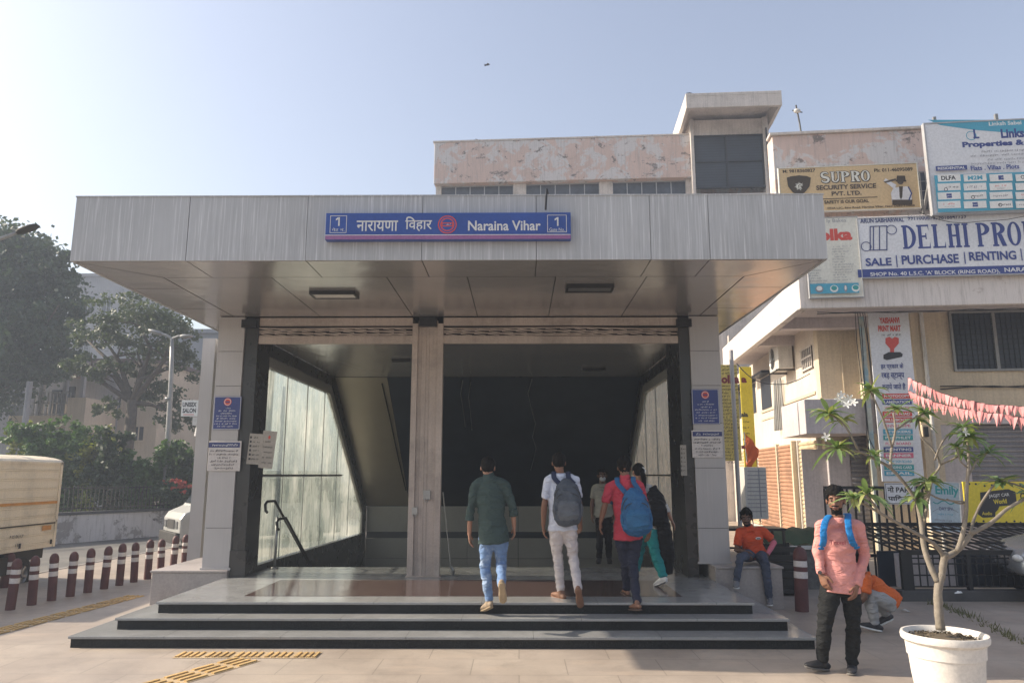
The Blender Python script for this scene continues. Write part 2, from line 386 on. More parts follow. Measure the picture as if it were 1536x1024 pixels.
def tex_glass():
    t = NT('dirty_frosted_glass')
    s = t.ramp(t.noise(3, 8, .75, t.mapping((5, 5, .35))), .3, .68)
    s2 = t.ramp(t.noise(1.6, 7, .7, t.mapping((1, 1, .8), loc=(2, 4, 1))), .35, .65)
    run = t.ramp(t.noise(5, 8, .75, t.mapping((6, 6, .22), loc=(1, 2, 9))), .50, .66)
    c = t.mix(s, (.36, .39, .37), (.74, .73, .66)); c = t.mix(s2, t.mix(1, c, (.80, .88, .86), 'MULTIPLY'), c)
    c = t.mix(run, c, (.24, .27, .22)); c = t.mix(t.ramp(t.noise(.9, 5, .65, t.mapping((1, 1, .6), loc=(7, 1, 3))), .38, .62), t.mix(1, c, (.55, .60, .60), 'MULTIPLY'), c)
    d = t.n('ShaderNodeBsdfDiffuse'); t.put(d.inputs['Color'], t.mix(1, c, (.6, .6, .6), 'MULTIPLY'))
    tr = t.n('ShaderNodeBsdfTranslucent'); t.put(tr.inputs['Color'], c)
    tp = t.n('ShaderNodeBsdfTransparent'); tp.inputs['Color'].default_value = (.80, .84, .81, 1)
    gl = t.n('ShaderNodeBsdfGlossy'); gl.inputs['Roughness'].default_value = .12
    m1 = t.n('ShaderNodeMixShader'); m1.inputs[0].default_value = .72; t.t.links.new(d.outputs[0], m1.inputs[1]); t.t.links.new(tr.outputs[0], m1.inputs[2])
    m2 = t.n('ShaderNodeMixShader'); t.put(m2.inputs[0], t.mix(s2, (.66,) * 3, (.30,) * 3)); t.t.links.new(m1.outputs[0], m2.inputs[1]); t.t.links.new(tp.outputs[0], m2.inputs[2])
    m3 = t.n('ShaderNodeMixShader'); m3.inputs[0].default_value = .05; t.t.links.new(m2.outputs[0], m3.inputs[1]); t.t.links.new(gl.outputs[0], m3.inputs[2])
    t.t.links.new(m3.outputs[0], t.out.inputs['Surface'])
    return t.mat
M_glass = tex_glass()

# ================================================================== ground
PITX0, PITX1, PITY0, PITY1 = -4.1, 2.75, 12.1, 19.9
def sheet(name, x0, x1, y0, y1, z, mat, hole=None, depth=0):
    m = MB()
    if hole:
        a, b, c, d = hole
        vs = [(x0, y0), (x1, y0), (x1, y1), (x0, y1), (a, c), (b, c), (b, d), (a, d)]
        m.add([(x, y, z) for x, y in vs], [(0, 1, 5, 4), (1, 2, 6, 5), (2, 3, 7, 6), (3, 0, 4, 7)])
    else: m.quad((x0, y0, z), (x1, y0, z), (x1, y1, z), (x0, y1, z))
    return tag(m.build(name, mat), kind='structure')
M_earth = mk('dusty_earth', (.22, .19, .155), .95, 0, .2, .3, 6, .3)
M_asphalt = mk('worn_asphalt', (.125, .118, .108), .8, 0, .2, .5, 90, .35, c2=(.20, .185, .16))
HO = (PITX0 - .05, PITX1 + .05, PITY0 + .05, PITY1 + .05)
sheet('ground', -160, 160, -40, 200, -.16, M_earth, HO)
m = MB()                                              # the footpath: a raised slab with a kerb to the road on the left
x0, x1, y0, y1 = -7.55, 60, -20, 60
a, b, c, d = HO
kx = lambda y: -7.42 + (y - 8) * .11 if y < 14 else -6.76
vs = [(kx(-20), y0), (x1, y0), (x1, y1), (kx(60), y1), (a, c), (b, c), (b, d), (a, d)]
m.add([(p[0], p[1], 0) for p in vs], [(0, 1, 5, 4), (1, 2, 6, 5), (2, 3, 7, 6), (3, 0, 4, 7)])
m.quad((kx(-20), y0, -.16), (kx(-20), y0, 0), (kx(60), y1, 0), (kx(60), y1, -.16))
tag(m.build('pavement', M_pave), kind='structure')
M_kerb = mk('kerb_concrete', (.24, .22, .20), .85, 0, .15, 3, 60, .3, dirt=.5)
m = MB(); m.prism([(kx(-20) - .14, y0), (kx(-20), y0), (kx(60), 60), (kx(60) - .14, 60)], 'z', -.158, .012)
tag(m.build('kerb', M_kerb, bevel=.015), kind='structure')
m = MB(); m.quad((-60, -20, -.156), (kx(-20) - .14, -20, -.156), (kx(60) - .14, 60, -.156), (-60, 60, -.156))
tag(m.build('road', M_asphalt), kind='structure')

# tactile paving, yellow ribbed tiles set in the path
M_tact = mk('yellow_tactile_tile', (.56, .37, .15), .7, 0, .2, 5, 60, .2, dirt=.6)
M_tactb = mk('worn_tactile_base', (.46, .34, .20), .75, 0, .15, 4, 60, .2, dirt=.5)
def tactile(name, label, p0, p1, w, across=False, group='yellow tactile paving strips'):
    p0 = Vector((p0[0], p0[1], 0)); p1 = Vector((p1[0], p1[1], 0)); d = (p1 - p0).normalized(); s = Vector((-d.y, d.x, 0)); L = (p1 - p0).length
    m = MB(); q = lambda a, b, z: p0 + d * a + s * b + Vector((0, 0, z))
    m.add([q(0, -w / 2, .0035), q(L, -w / 2, .0035), q(L, w / 2, .0035), q(0, w / 2, .0035)], [(0, 1, 2, 3)], 1)
    a = .0; 
    while a < L - .05:
        seg = min(.27, L - a)
        n = 4
        for i in range(n):
            if across:
                aa = a + seg * (i + .5) / n; m.bar(q(aa, -w / 2 + .03, .009), q(aa, w / 2 - .03, .009), .032, .012)
            else:
                b_ = -w / 2 + w * (i + .5) / n; m.bar(q(a + .02, b_, .009), q(a + seg - .02, b_, .009), .036, .012)
        a += .3
    o = m.build(name, [M_tact, M_tactb]); return tag(o, kind='structure')
pa = P(262, 984, Z=0); pb = P(478, 983, Z=0)
tactile('tactile_path', '', (pa.x, 7.93), (pb.x, 7.93), .26, True)
pc = P(345, 992, Z=0)
tactile('tactile_path', '', (P(372, 988, Z=0).x, 7.76), (P(372, 988, Z=0).x - 1.15, 5.4), .34)
q0, q1 = P(-60, 962, Z=0), P(205, 893, Z=0)
tactile('tactile_path', '', (q0.x, q0.y), (q1.x, q1.y), .3)

# ================================================================== metro entrance
ST = thing('metro_entrance', 'grey metal canopied metro station entrance with steps leading down inside', 'metro entrance', (0, 8.0, 0))
def off(m): m.M = Matrix.Translation((0, -8.0, 0)); return m
def SM(): return off(MB())
# steps: tread slabs overhang the dark risers
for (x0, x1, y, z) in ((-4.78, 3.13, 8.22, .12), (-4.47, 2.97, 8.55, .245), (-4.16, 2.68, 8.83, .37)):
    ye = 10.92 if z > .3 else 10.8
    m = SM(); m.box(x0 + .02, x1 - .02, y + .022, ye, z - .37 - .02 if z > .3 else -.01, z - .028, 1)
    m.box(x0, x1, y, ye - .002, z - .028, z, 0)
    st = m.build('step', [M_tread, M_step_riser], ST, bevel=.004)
m = SM(); m.box(-4.12, 2.7, 10.92, 12.1, -.3, .37); m.build('landing', M_tread, ST, bevel=.003)
m = SM(); m.box(-3.3, 1.95, 9.25, 10.62, .36, .3735); m.build('floor_inlay', M_redstone, ST)
# joints of the tread stones
m = SM()
for (x0, x1, y, z) in ((-4.78, 3.13, 8.22, .12), (-4.47, 2.97, 8.55, .245), (-4.16, 2.68, 8.83, .37)):
    x = x0 + .9 + z
    while x < x1 - .3:
        m.box(x, x + .004, y - .001, y + (.34 if z < .3 else .42), z - .02, z + .0006); x += 1.28 + .07 * math.sin(x * 9)
m.build('stone_joint', M_joint, ST)
# plinths
m = SM(); m.box(-5.2, -4.13, 10.84, 12.6, -.02, .44); m.box(-5.22, -4.12, 10.82, 12.6, .44, .47)
m.build('plinth', M_plinth, ST, bevel=.008)
m = SM(); m.box(2.702, 3.62, 10.6, 12.6, -.02, .53); m.box(2.70, 3.64, 10.58, 12.6, .53, .56)
m.build('plinth', M_plinth, ST, bevel=.008)
# canopy
CX0, CX1, CY0, CZ0, CZ1 = -5.02, 3.43, 7.93, 4.15, 4.90
m = SM(); xs = [CX0, -3.72, -2.38, -1.08, .2, 1.475, 2.13, CX1]
for a, b in zip(xs[:-1], xs[1:]): m.box(a + .003, b - .003, CY0 + rnd.uniform(0, .004), CY0 + .03, CZ0 + rnd.uniform(0, .004), CZ1)
yy = [CY0 + .032, 9.3, 10.7, 12.1, 13.5, 15.8]
for a, b in zip(yy[:-1], yy[1:]):
    m.box(CX0, CX0 + .03, a, b - .008, CZ0, CZ1); m.box(CX1 - .03, CX1, a, b - .008, CZ0, CZ1)
m.box(CX0 + .03, CX1 - .03, CY0 + .03, CY0 + .05, CZ0 + .01, CZ1 - .01, 1)
m.box(CX0 - .006, CX1 + .006, CY0 - .006, CY0 + .12, CZ1, CZ1 + .015)
fas = m.build('fascia', [M_fascia, M_joint], ST)
m = SM(); m.box(CX0 + .03, CX1 - .03, CY0 + .05, 15.8, CZ1 - .06, CZ1 - .02); m.build('roof', M_fascia, ST)
# soffit panels, mitred border strip then a grid, gaps between
m = SM(); B = .68; g = .005; z = CZ0 + .006
def soff(poly, dz=0.0):
    m.add([(p[0], p[1], z + dz) for p in poly], [(0, 1, 2, 3)])
X0, X1 = CX0 + .031, CX1 - .031; Y0 = CY0 + .051
xs2 = [X0] + [x for x in xs[1:-1]] + [X1]
for i, (a, b) in enumerate(zip(xs2[:-1], xs2[1:])):
    a2 = max(a, X0 + B); b2 = min(b, X1 - B)
    soff([(a + (g if i else 0), Y0), (b - g, Y0), (b2 - (g if b < X1 else 0), Y0 + B), (a2 + (g if i else 0), Y0 + B)])
ys2 = [Y0, 9.2, 10.4, 11.7, 13.0, 15.7]
for i, (a, b) in enumerate(zip(ys2[:-1], ys2[1:])):
    a2 = Y0 + B + g if i == 0 else a
    soff([(X0, a + g * 2), (X0 + B - 2 * g, a2 + g), (X0 + B - 2 * g, b - g), (X0, b - g)]); soff([(X1, a + g * 2), (X1 - B + 2 * g, a2 + g), (X1 - B + 2 * g, b - g), (X1, b - g)])
gx = [X0 + B, -3.0, -1.6, -.62, .45, 1.55, X1 - B]
gy = [Y0 + B, 10.93]
for a, b in zip(gx[:-1], gx[1:]):
    for c, d in zip(gy[:-1], gy[1:]):
        soff([(a + g, c + g * 2), (b - g, c + g * 2), (b - g, d - g), (a + g, d - g)])
sf = m.build('soffit', M_soffit, ST)
m = SM(); m.box(X0, X1, Y0, 15.7, z + .012, z + .03); m.build('soffit_backing', M_joint, ST)
# lights sunk in the soffit
def clight(px, py, on):
    c = P(px, py, Z=4.15); 
    m = SM(); w, l = .30, .14
    m.box(c.x - w, c.x + w, c.y - l, c.y - l + .03, 4.105, 4.155); m.box(c.x - w, c.x + w, c.y + l - .03, c.y + l, 4.105, 4.155)
    m.box(c.x - w, c.x - w + .03, c.y - l + .03, c.y + l - .03, 4.105, 4.155); m.box(c.x + w - .03, c.x + w, c.y - l + .03, c.y + l - .03, 4.105, 4.155)
    f = m.build('ceiling_light', M_blackm, ST); m = SM(); m.box(c.x - w + .03, c.x + w - .03, c.y - l + .03, c.y + l - .03, 4.115, 4.125); m.build('diffuser', M_dirtyw if on else M_steel, f)
clight(502, 440, 1); clight(884, 430, 0)
# pillars
def pillar(x0, x1, y0, y1, z0):
    m = SM(); zz = [z0, 1.05, 1.9, 2.55, 3.1, 3.62, 4.148]
    for a, b in zip(zz[:-1], zz[1:]): m.box(x0, x1, y0, y1, a + .004, b - .003)
    m.box(x0 + .012, x1 - .012, y0 + .012, y1 - .012, z0, 4.145, 1)
    m.box(x0 - .02, x1 + .02, y0 - .02, y1, z0 + .001, z0 + .03)
    return m.build('pillar', [M_pillar, M_joint], ST)
pillar(-4.52, -4.13, 10.9, 11.4, .47); pillar(2.56, 3.0, 10.9, 11.4, .56)
# dark stone door frames
m = SM(); m.box(-4.128, -3.93, 10.935, 11.5, .371, 4.14); m.box(-4.14, -3.90, 10.90, 11.0, .371, .74)
m.build('door_frame', M_dark, ST, bevel=.004)
m = SM(); m.box(2.40, 2.558, 10.935, 11.9, .371, 4.14); m.build('door_frame', M_dark, ST, bevel=.004)
# side walls inside: parapet, glass, sloping frame
def side(x, y0, s):
    e = .14 * s
    m = SM(); xa, xb = sorted((x, x + e))
    m.prism([(y0, -3), (19.62, -3), (19.62, .34), (y0, .46)], 'x', xa, xb); m.build('parapet', M_dark, ST)
    m = SM(); o = [(y0, .46), (y0, 3.86), (15.75, 3.86), (19.62, 1.02), (19.62, .34)]; f = .2
    i = [(y0 + .02, .47), (y0 + .02, 3.86 - f), (15.62, 3.86 - f), (19.40, .92), (19.40, .35)]
    for k in range(1, 4):
        for xx0, xx1, mi in ((x + .001 * s, x + .13 * s, 0),):
            a, b, c, d = o[k], o[k + 1] if k < 4 else o[4], i[k + 1], i[k]
            m.prism([a, b, c, d], 'x', min(xx0, xx1), max(xx0, xx1))
    m.build('glass_frame', M_dark, ST)
    m = SM(); i2 = [(y0 + .02, .475), (y0 + .02, 3.86 - f - .17), (15.52, 3.86 - f - .17), (19.22, .88), (19.22, .36)]
    for k in range(1, 4): m.prism([i[k], i[k + 1], i2[k + 1], i2[k]], 'x', min(x + .03 * s, x + .11 * s), max(x + .03 * s, x + .11 * s))
    m.build('inner_frame', M_inwall, ST)
    m = SM(); gp = [(y, z_, ) for y, z_ in i]; xg = x + .07 * s
    m.add([(xg, y, z_) for y, z_ in i], [(0, 1, 2, 3, 4)]); m.build('glass_panel', M_glass, ST)
    m = SM()
    yv = y0 + 1.25
    while yv < 19:
        zt = 3.49 if yv < 15.5 else 3.49 - (yv - 15.5) * .71
        m.box(min(x + .06 * s, x + .08 * s), max(x + .06 * s, x + .08 * s), yv, yv + .012, .42, zt); yv += 1.25
    m.box(min(x + .05 * s, x + .09 * s), max(x + .05 * s, x + .09 * s), y0, 17.0, 1.78, 1.81)
    m.build('glazing_bar', M_steel, ST)
side(-3.95, 11.5, -1); side(2.6, 11.9, 1)
# inner ceiling: flat part, then down with the stairs; two leaves divided by a seam
def slab(poly, name, mat):
    m = SM(); m.add([(p[0], p[1], p[2]) for p in poly], [tuple(range(len(poly)))]); return m.build(name, mat, ST)
xsn = -2.83
slab([(-3.95, 11.2, 3.87), (xsn - 1.05, 11.2, 3.87), (xsn, 15.75, 3.87), (-3.95, 15.75, 3.87)], 'ceiling_panel', M_soffit)
slab([(xsn - 1.04, 11.2, 3.87), (2.6, 11.2, 3.87), (2.6, 15.75, 3.87), (xsn + .01, 15.75, 3.87)], 'ceiling_panel', M_soffit)
slab([(-3.95, 15.76, 3.86), (xsn, 15.76, 3.86), (xsn, 19.6, 1.02), (-3.95, 19.6, 1.02)], 'sloping_panel', M_insl)  # light from the glass put into the colour of this leaf
slab([(xsn + .012, 15.76, 3.86), (2.6, 15.76, 3.86), (2.6, 19.6, 1.02), (xsn + .012, 19.6, 1.02)], 'sloping_panel', M_black)  # dark reflection on the same slope, painted as a black finish
m = SM(); m.add([(-4.2, 11.2, 3.93), (2.8, 11.2, 3.93), (2.8, 15.8, 3.93), (-4.2, 15.8, 3.93), (-4.2, 19.9, 1.06), (2.8, 19.9, 1.06)], [(0, 1, 2, 3), (3, 2, 5, 4)])
m.build('inner_roof', M_dark, ST)
# end wall of the stair well
m = SM()
for k in range(5):
    xa = -3.95 + k * 1.31 + (.0 if k else 0)
    m.box(xa + .006, xa + 1.31 - .006 if k < 4 else 2.6, 19.6, 19.66, .36, 1.0)
    m.box(xa + .006, xa + 1.31 - .006 if k < 4 else 2.6, 19.6, 19.66, -.3, .2); m.box(xa + .006, xa + 1.31 - .006 if k < 4 else 2.6, 19.6, 19.66, -1.2, -.312)
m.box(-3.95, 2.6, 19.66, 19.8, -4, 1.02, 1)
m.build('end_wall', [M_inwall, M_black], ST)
m = SM(); n = 26
for k in range(n):
    y = 12.1 + k * .29; zt = .37 - (k + 1) * .16
    m.box(-3.9, 2.58, y, y + .31, zt - .4, zt)
m.build('stair', M_tread, ST)
# middle post between the two shutters, with side channels and locks
m = SM(); px0, px1 = -1.60, -1.135
m.box(px0, px0 + .085, 10.93, 11.05, .371, 4.05); m.box(px1 - .085, px1, 10.93, 11.05, .371, 4.05)
m.box(px0 + .085, px1 - .085, 10.965, 11.05, .371, 4.1)
m.box(px0 + .20, px0 + .212, 10.955, 10.965, .39, 4.0); m.box(px0 + .25, px0 + .258, 10.957, 10.965, .39, 4.0); m.box(px0 + .13, px0 + .14, 10.957, 10.965, .39, 4.0)
m.box(px0 - .02, px1 + .02, 10.90, 11.06, .371, .385)
post = m.build('post', M_shut, ST, bevel=.004)
m = SM(); m.box(px0 + .1, px1 - .1, 10.90, 10.964, 4.0, 4.14); m.build('bracket', M_blackm, post)
for (px, py, s_) in ((640, 742, .05), (622, 766, .04)):
    c = P(px, py, Y=10.93); m = SM(); m.box(c.x - s_, c.x + s_, 10.925, 10.962, c.z - s_ * 1.3, c.z + s_ * 1.3); m.tube([(c.x - .02, 10.92, c.z - s_), (c.x - .02, 10.90, c.z - s_ * 1.9), (c.x + .02, 10.90, c.z - s_ * 1.9), (c.x + .02, 10.92, c.z - s_)], .007, 6)
    m.build('lock', M_steel, post)
# raised shutters: a beam, four slats with folded lattice between them, a bottom rail
def shutter(x0, x1):
    m = SM(); m.box(x0, x1, 10.95, 11.2, 4.02, 4.142); m.box(x0, x1, 11.0, 11.2, 3.86, 4.02, 1)
    zs = [3.985, 3.945, 3.905, 3.868]
    r_ = random.Random(int(x0 * 10))
    for i, z_ in enumerate(zs):
        pts = []; n = 18
        for k in range(n + 1):
            x = x0 + (x1 - x0) * k / n; pts.append((x, 10.955 + .006 * math.sin(x * 5 + i), z_ + .008 * math.sin(x * 2.3 + i * 2) - .01 * k / n))
        m.tube(pts, (.0105), 6)
        if i < 3:
            k = int((x1 - x0) / .21)
            for j in range(k):
                xa = x0 + .04 + j * (x1 - x0 - .1) / k + r_.uniform(-.02, .02)
                m.bar((xa, 10.962, z_ - .01), (xa + .17, 10.962, z_ - .034),   .007, .011)
    m.box(x0, x1, 10.945, 11.0, 3.745, 3.852)
    x = x0 + .5
    while x < x1: m.box(x - .09, x + .02, 10.938, 10.946, 3.80, 3.815); x += 1.25
    x = x0 + .06
    while x < x1: m.ball((x, 10.948, 4.035), .008, seg=6, rings=4); x += .115
    return m.build('roller_shutter', [M_shut, M_joint], ST)
shutter(-3.925, px0); shutter(px1, 2.395)
for x in (-4.07, 2.47):
    m = SM(); m.box(x - .1, x + .12, 10.86, 10.934, 3.98, 4.1); m.build('bracket', M_blackm, ST)
# handrails down the stairs by the left glass
for k, (x, z0, y0) in enumerate(((-3.84, 1.40, 11.50), (-3.76, 1.12, 11.85))):
    m = SM(); pts = [(x, y0 + .02, z0 - .16), (x, y0 - .05, z0 - .13), (x, y0 - .08, z0 - .04), (x, y0, z0), (x, y0 + .35, z0)]
    for j in range(1, 14): pts.append((x, y0 + .35 + j * .5, z0 - j * .28))
    m.tube(pts, .021, 10, mi=0); m.build('handrail', M_blackm, ST, smooth=True)
m = SM(); m.tube([(-3.80, 11.9, .37), (-3.80, 11.9, 1.15)], .022, 10); m.tube([(-3.80, 11.9, .37), (-3.80, 11.9, .39)], .06, 10); m.build('rail_post', M_steel, ST, smooth=True)
m = SM(); m.tube([(-.98, 11.15, .375), (-1.12, 11.12, 1.55)], .008, 6); m.tube([(-.95, 11.15, .375), (-.95, 11.1, .45), (-.99, 11.1, .5)], .02, 8); m.build('shutter_pull', M_steel, ST)
# wires and a chain hanging inside
m = SM()
def wire(m, pts, r=.006, seg=5): m.tube([P(a, b, Y=y) for a, b, y in pts], r, seg)
def slope_at(px, py, d=.012):
    """a point on the sloping panel that carries the painted dark reflection"""
    r_ = ray(px, py); A = Vector((0, 15.76, 3.86)); N = Vector((0, 2.84, 3.84)).normalized(); N = Vector((0, -N.y, -N.z))
    t = (A - CAM).dot(N) / r_.dot(N); return CAM + r_ * (t * .998)
for pts in ([(694, 570), (691, 590), (695, 615), (698, 640)], [(706, 572), (703, 595), (706, 622), (708, 645)], [(798, 568), (792, 590), (797, 612), (803, 635), (799, 655), (804, 672), (800, 690), (796, 705)]):
    m.tube([slope_at(a, b) for a, b in pts], .009, 5)
m.build('hanging_wire', M_steel, ST)
m = SM(); m.tube([slope_at(573, 575), slope_at(585, 628), slope_at(598, 690), slope_at(609, 735)], .014, 5); m.build('chain', M_joint, ST)
m = SM(); m.box(-.1 + 1.35, 1.35 + .35, 14.4, 14.5, 3.82, 3.868); m.build('ceiling_light', M_blackm, ST)
m = SM(); m.box(-2.3, -1.95, 13.2, 13.3, 3.82, 3.868); m.build('ceiling_light', M_blackm, ST)
# downpipe at the outer left corner
m = SM(); pp = P(303, 700, Y=12.7); m.box(pp.x - .11, pp.x + .11, 12.62, 12.78, 0, 4.14); m.build('corner_post', M_pillar, ST)

# ================================================================== station signs
M_blue = mk('blue_sign_face', (.025, .07, .30), .35, 0, .1, 2, 30, .02, dirt=.08)
M_navy = mk('navy_sign_face', (.035, .055, .21), .4, 0, .1, 3, 30, .02)
M_offw = mk('off_white_lettering', (.66, .66, .66), .5, 0, .04)
M_red = mk('red_lettering', (.60, .07, .05), .5, 0, .05)
M_mag = mk('magenta_stripe', (.27, .11, .27), .5, 0, .1)
M_paper = mk('printed_paper', (.60, .56, .54), .7, 0, .06, 6)
M_ink = mk('black_ink', (.03, .03, .035), .6, 0, .1)
M_navyink = mk('navy_ink', (.035, .05, .17), .5, 0, .1)
b = Board('station_sign', 'long blue station name sign with a red round emblem on the canopy front', 'station sign', 488, 319, 856, 359, Y=7.84, thick=.088, face=M_blue)
b.text('नारायणा', 535, 331, 597, 347, 0, .012); b.text('िवहार', 608, 325, 648, 347, 0, .012)
b.text('Naraina Vihar', 702, 331, 811, 346, 0, .018)
for x0, x1, s_ in ((495, 520, 'गेट नं.'), (821, 850, 'Gate No.')):
    b.t.frame(b.X(x0), b.X(x1), b.Z(349), b.Z(323), .006, 0); b.rect((x0 + x1) / 2, 326, (x0 + x1) / 2 + 2.2, 339, 0); b.poly([((x0 + x1) / 2, 326), ((x0 + x1) / 2, 329), ((x0 + x1) / 2 - 3.6, 331), ((x0 + x1) / 2 - 3.6, 328.5)], 0); b.text(s_, x0 + 3, 342, x1 - 3, 347, 0)
cx, cz = b.X(671), b.Z(337); r = .105
b.t.disc(cx, cz, r, r, 1); b.t.ring(cx, cz, r, r * .88, 2); b.t.ring(cx, cz, r * .74, r * .62, 2); b.t.rect(cx - r * .6, cx + r * .6, cz - r * .22, cz + r * .22, 2)
b.t.rect(cx - r * .5, cx + r * .5, cz - r * .1, cz + r * .1, 1); b.t.scribble(cx - r * .45, cx + r * .45, cz, r * .16, 0, 3)
b.rect(488, 353, 856, 359, 3); b.rect(488, 352, 856, 353, 0)
b.done([M_offw, M_blue, M_red, M_mag])
m = MB(); c = P(822, 292, Y=8.0); m.tube([(c.x, 7.96, 4.93), (c.x - .02, 7.86, 4.95), (c.x - .03, 7.84, 4.78), (c.x - .035, 7.84, 4.70)], .012, 6)
tag(m.build('sign_cable', M_blackm), 'short dark cable hooked over the canopy edge to the station sign', 'cable')

def notice(label, x0, y0, x1, y1, Y, deg=0):
    b = Board('notice', label, 'notice', x0, y0, x1, y1, Y=Y, thick=.012, face=M_navy, group='blue notices on the pillars')
    b.t.frame(-b.W / 2 + .006, b.W / 2 - .006, -b.H / 2 + .006, b.H / 2 - .006, .006, 0)
    cx, cz = 0, b.Z(y0 + (y1 - y0) * .17); b.t.disc(cx, cz, .058, .058, 1); b.t.ring(cx, cz, .05, .042, 0); b.t.rect(-.03, .03, cz - .01, cz + .01, 2)
    for i, w in enumerate((.25, .62, .45, .8, .7, .78, .82, .6)):
        b.t.scribble(-b.W * w / 2, b.W * w / 2, b.Z(y0 + (y1 - y0) * (.36 + i * .078)), .022, 0, i)
    return b.done([M_offw, M_red, M_navy])
notice('blue metro notice with red emblem on the left pillar', 320, 594, 361, 644, 10.885)
notice('blue metro notice with red emblem on the right pillar', 1038, 583, 1079, 636, 10.885)
def wnotice(label, x0, y0, x1, y1, Y):
    b = Board('notice', label, 'notice', x0, y0, x1, y1, Y=Y, thick=.010, face=M_paper, group='white notices on the pillars')
    h = y1 - y0; b.rect(x0 + 1, y0 + h * .05, x1 - 1, y0 + h * .22, 0); b.scrib(x0 + 4, y0 + h * .14, x1 - 4, h * .09, 2, 2)
    for i, w in enumerate((.86, .9, .4, .82, .76, .6)):
        c = (x0 + x1) / 2; b.scrib(c - (x1 - x0) * w / 2, y0 + h * (.33 + i * .115), c + (x1 - x0) * w / 2, h * .075, 1, i)
    return b.done([M_navyink, M_ink, M_offw])
wnotice('white notice with dark blue heading under the left blue notice', 312, 661, 361, 706, 10.88)
wnotice('white notice with dark blue heading under the right blue notice', 1038, 645, 1084, 686, 10.88)
M_grpap = mk('grey_paper', (.36, .33, .29), .8, 0, .1, 6, dirt=.3)
def pap(label, x0, y0, x1, y1, Y, tilt, sq=0):
    b = Board('paper_notice', label, 'paper notice', x0, y0, x1, y1, Y=Y, thick=.004, face=M_grpap, tilt=tilt, group='paper notices on the dark door frames')
    h = y1 - y0; w = x1 - x0
    if sq: b.t.disc(0, b.H * .33, .016, .026, 1)
    for i in range(6 if not sq else 5):
        y = y0 + h * (.13 + i * .14) + (h * .16 if sq else 0)
        if not sq: b.rect(x0 + w * .1, y - h * .035, x0 + w * .24, y + h * .035, 0); b.scrib(x0 + w * .34, y, x1 - w * .12, h * .06, 0, i)
        else: b.scrib(x0 + w * .15, y, x1 - w * .15, h * .05, 0, i)
    return b.done([M_ink, M_red])
pap('grey paper notice with small pictures taped to the left door frame', 372, 650, 392, 696, 10.92, R(4))
pap('taller grey paper notice with red mark beside the picture notice', 391, 646, 412, 702, 10.915, R(5), 1)
pap('pale paper strip with dark writing on the right door frame', 1021, 667, 1030, 713, 10.92, 0)
# ================================================================== left: bollards, truck, wall, greenery, houses
M_bolm = mk('maroon_bollard_paint', (.105, .032, .032), .6, 0, .25, 6, 60, .15, dirt=.5)
M_bolw = mk('white_bollard_band', (.66, .61, .58), .65, 0, .1, 8, 60, .1, dirt=.4)
def bollard_proto(name, label):
    o = thing(name, label, 'bollard', (0, 0, 0), 0, 'maroon and white bollards along the path'); r = .078
    m = MB(); m.lathe([(r, -.02), (r, .39), (r * .98, .39)], seg=18); m.lathe([(r, .462), (r, .53)], seg=18)
    m.lathe([(r * .9, .585), (r * 1.02, .605)], seg=18)
    m.lathe([(r * .8, .60), (r * 1.03, .615), (r * 1.05, .65), (r * .95, .70), (r * .7, .735), (r * .35, .755), (.004, .76)], seg=18)
    m.build('post', M_bolm, o, smooth='auto')
    m = MB(); m.lathe([(r * 1.01, .39), (r * 1.01, .468)], seg=18); m.lathe([(r * 1.01, .525), (r * .96, .60)], seg=18); m.build('white_band', M_bolw, o, smooth='auto')
    return o
bpx = [(15, 912, 78), (47, 905, 72), (78, 900, 70), (107, 893, 68), (133, 887, 64), (157, 881.5, 60), (180, 877, 58), (201, 872, 56), (221, 867, 55), (241, 862.5, 54), (257, 859, 53), (272, 855.5, 52), (286, 852.5, 51), (299, 849.5, 50)]
proto = None
nth = ['first', 'second', 'third', 'fourth', 'fifth', 'sixth', 'seventh', 'eighth', 'ninth', 'tenth', 'eleventh', 'twelfth', 'thirteenth', 'fourteenth', 'fifteenth']
# the row is drawn as a steady line in the place, nearest bollard first
A = P(15, 914, Z=0); B_ = P(221, 868, Z=0)
A = Vector((A.x, A.y, 0)); stp = (Vector((B_.x, B_.y, 0)) - A) / 8
for i in range(14):
    p = A + stp * i
    lab = nth[i] + ' bollard of the path row counting away from the camera, maroon with two white bands'
    if proto is None: o = proto = bollard_proto('bollard', lab)
    else: o = copy_tree(proto); o['label'] = lab
    o.location = p; o.scale = (.78, .78, .88 + rnd.uniform(-.02, .02)); o.rotation_euler = (R(rnd.uniform(-1.6, 1.6)), R(rnd.uniform(-1.6, 1.6)), rnd.uniform(0, 6))
for (px, py, z, lab) in ((30, 880, -.15, 'shorter grimy bollard standing on the road behind the second path bollard'), (5, 895, -.15, 'grimy bollard at the left edge of the photo behind the row')):
    o = copy_tree(proto); o['label'] = lab; p = P(px, py, Z=z); o.location = (p.x, p.y, z); o.scale = (1.05, 1.05, .93)
# bollards right of the steps
for i, (px, py, lab) in enumerate(((1203, 916, 'maroon and white bollard right of the steps beside the standing man'),)):
    o = copy_tree(proto); o['label'] = lab; p = P(px, py, Z=0); o.location = (p.x, p.y, 0); o.scale = (1.15, 1.15, 1.1)

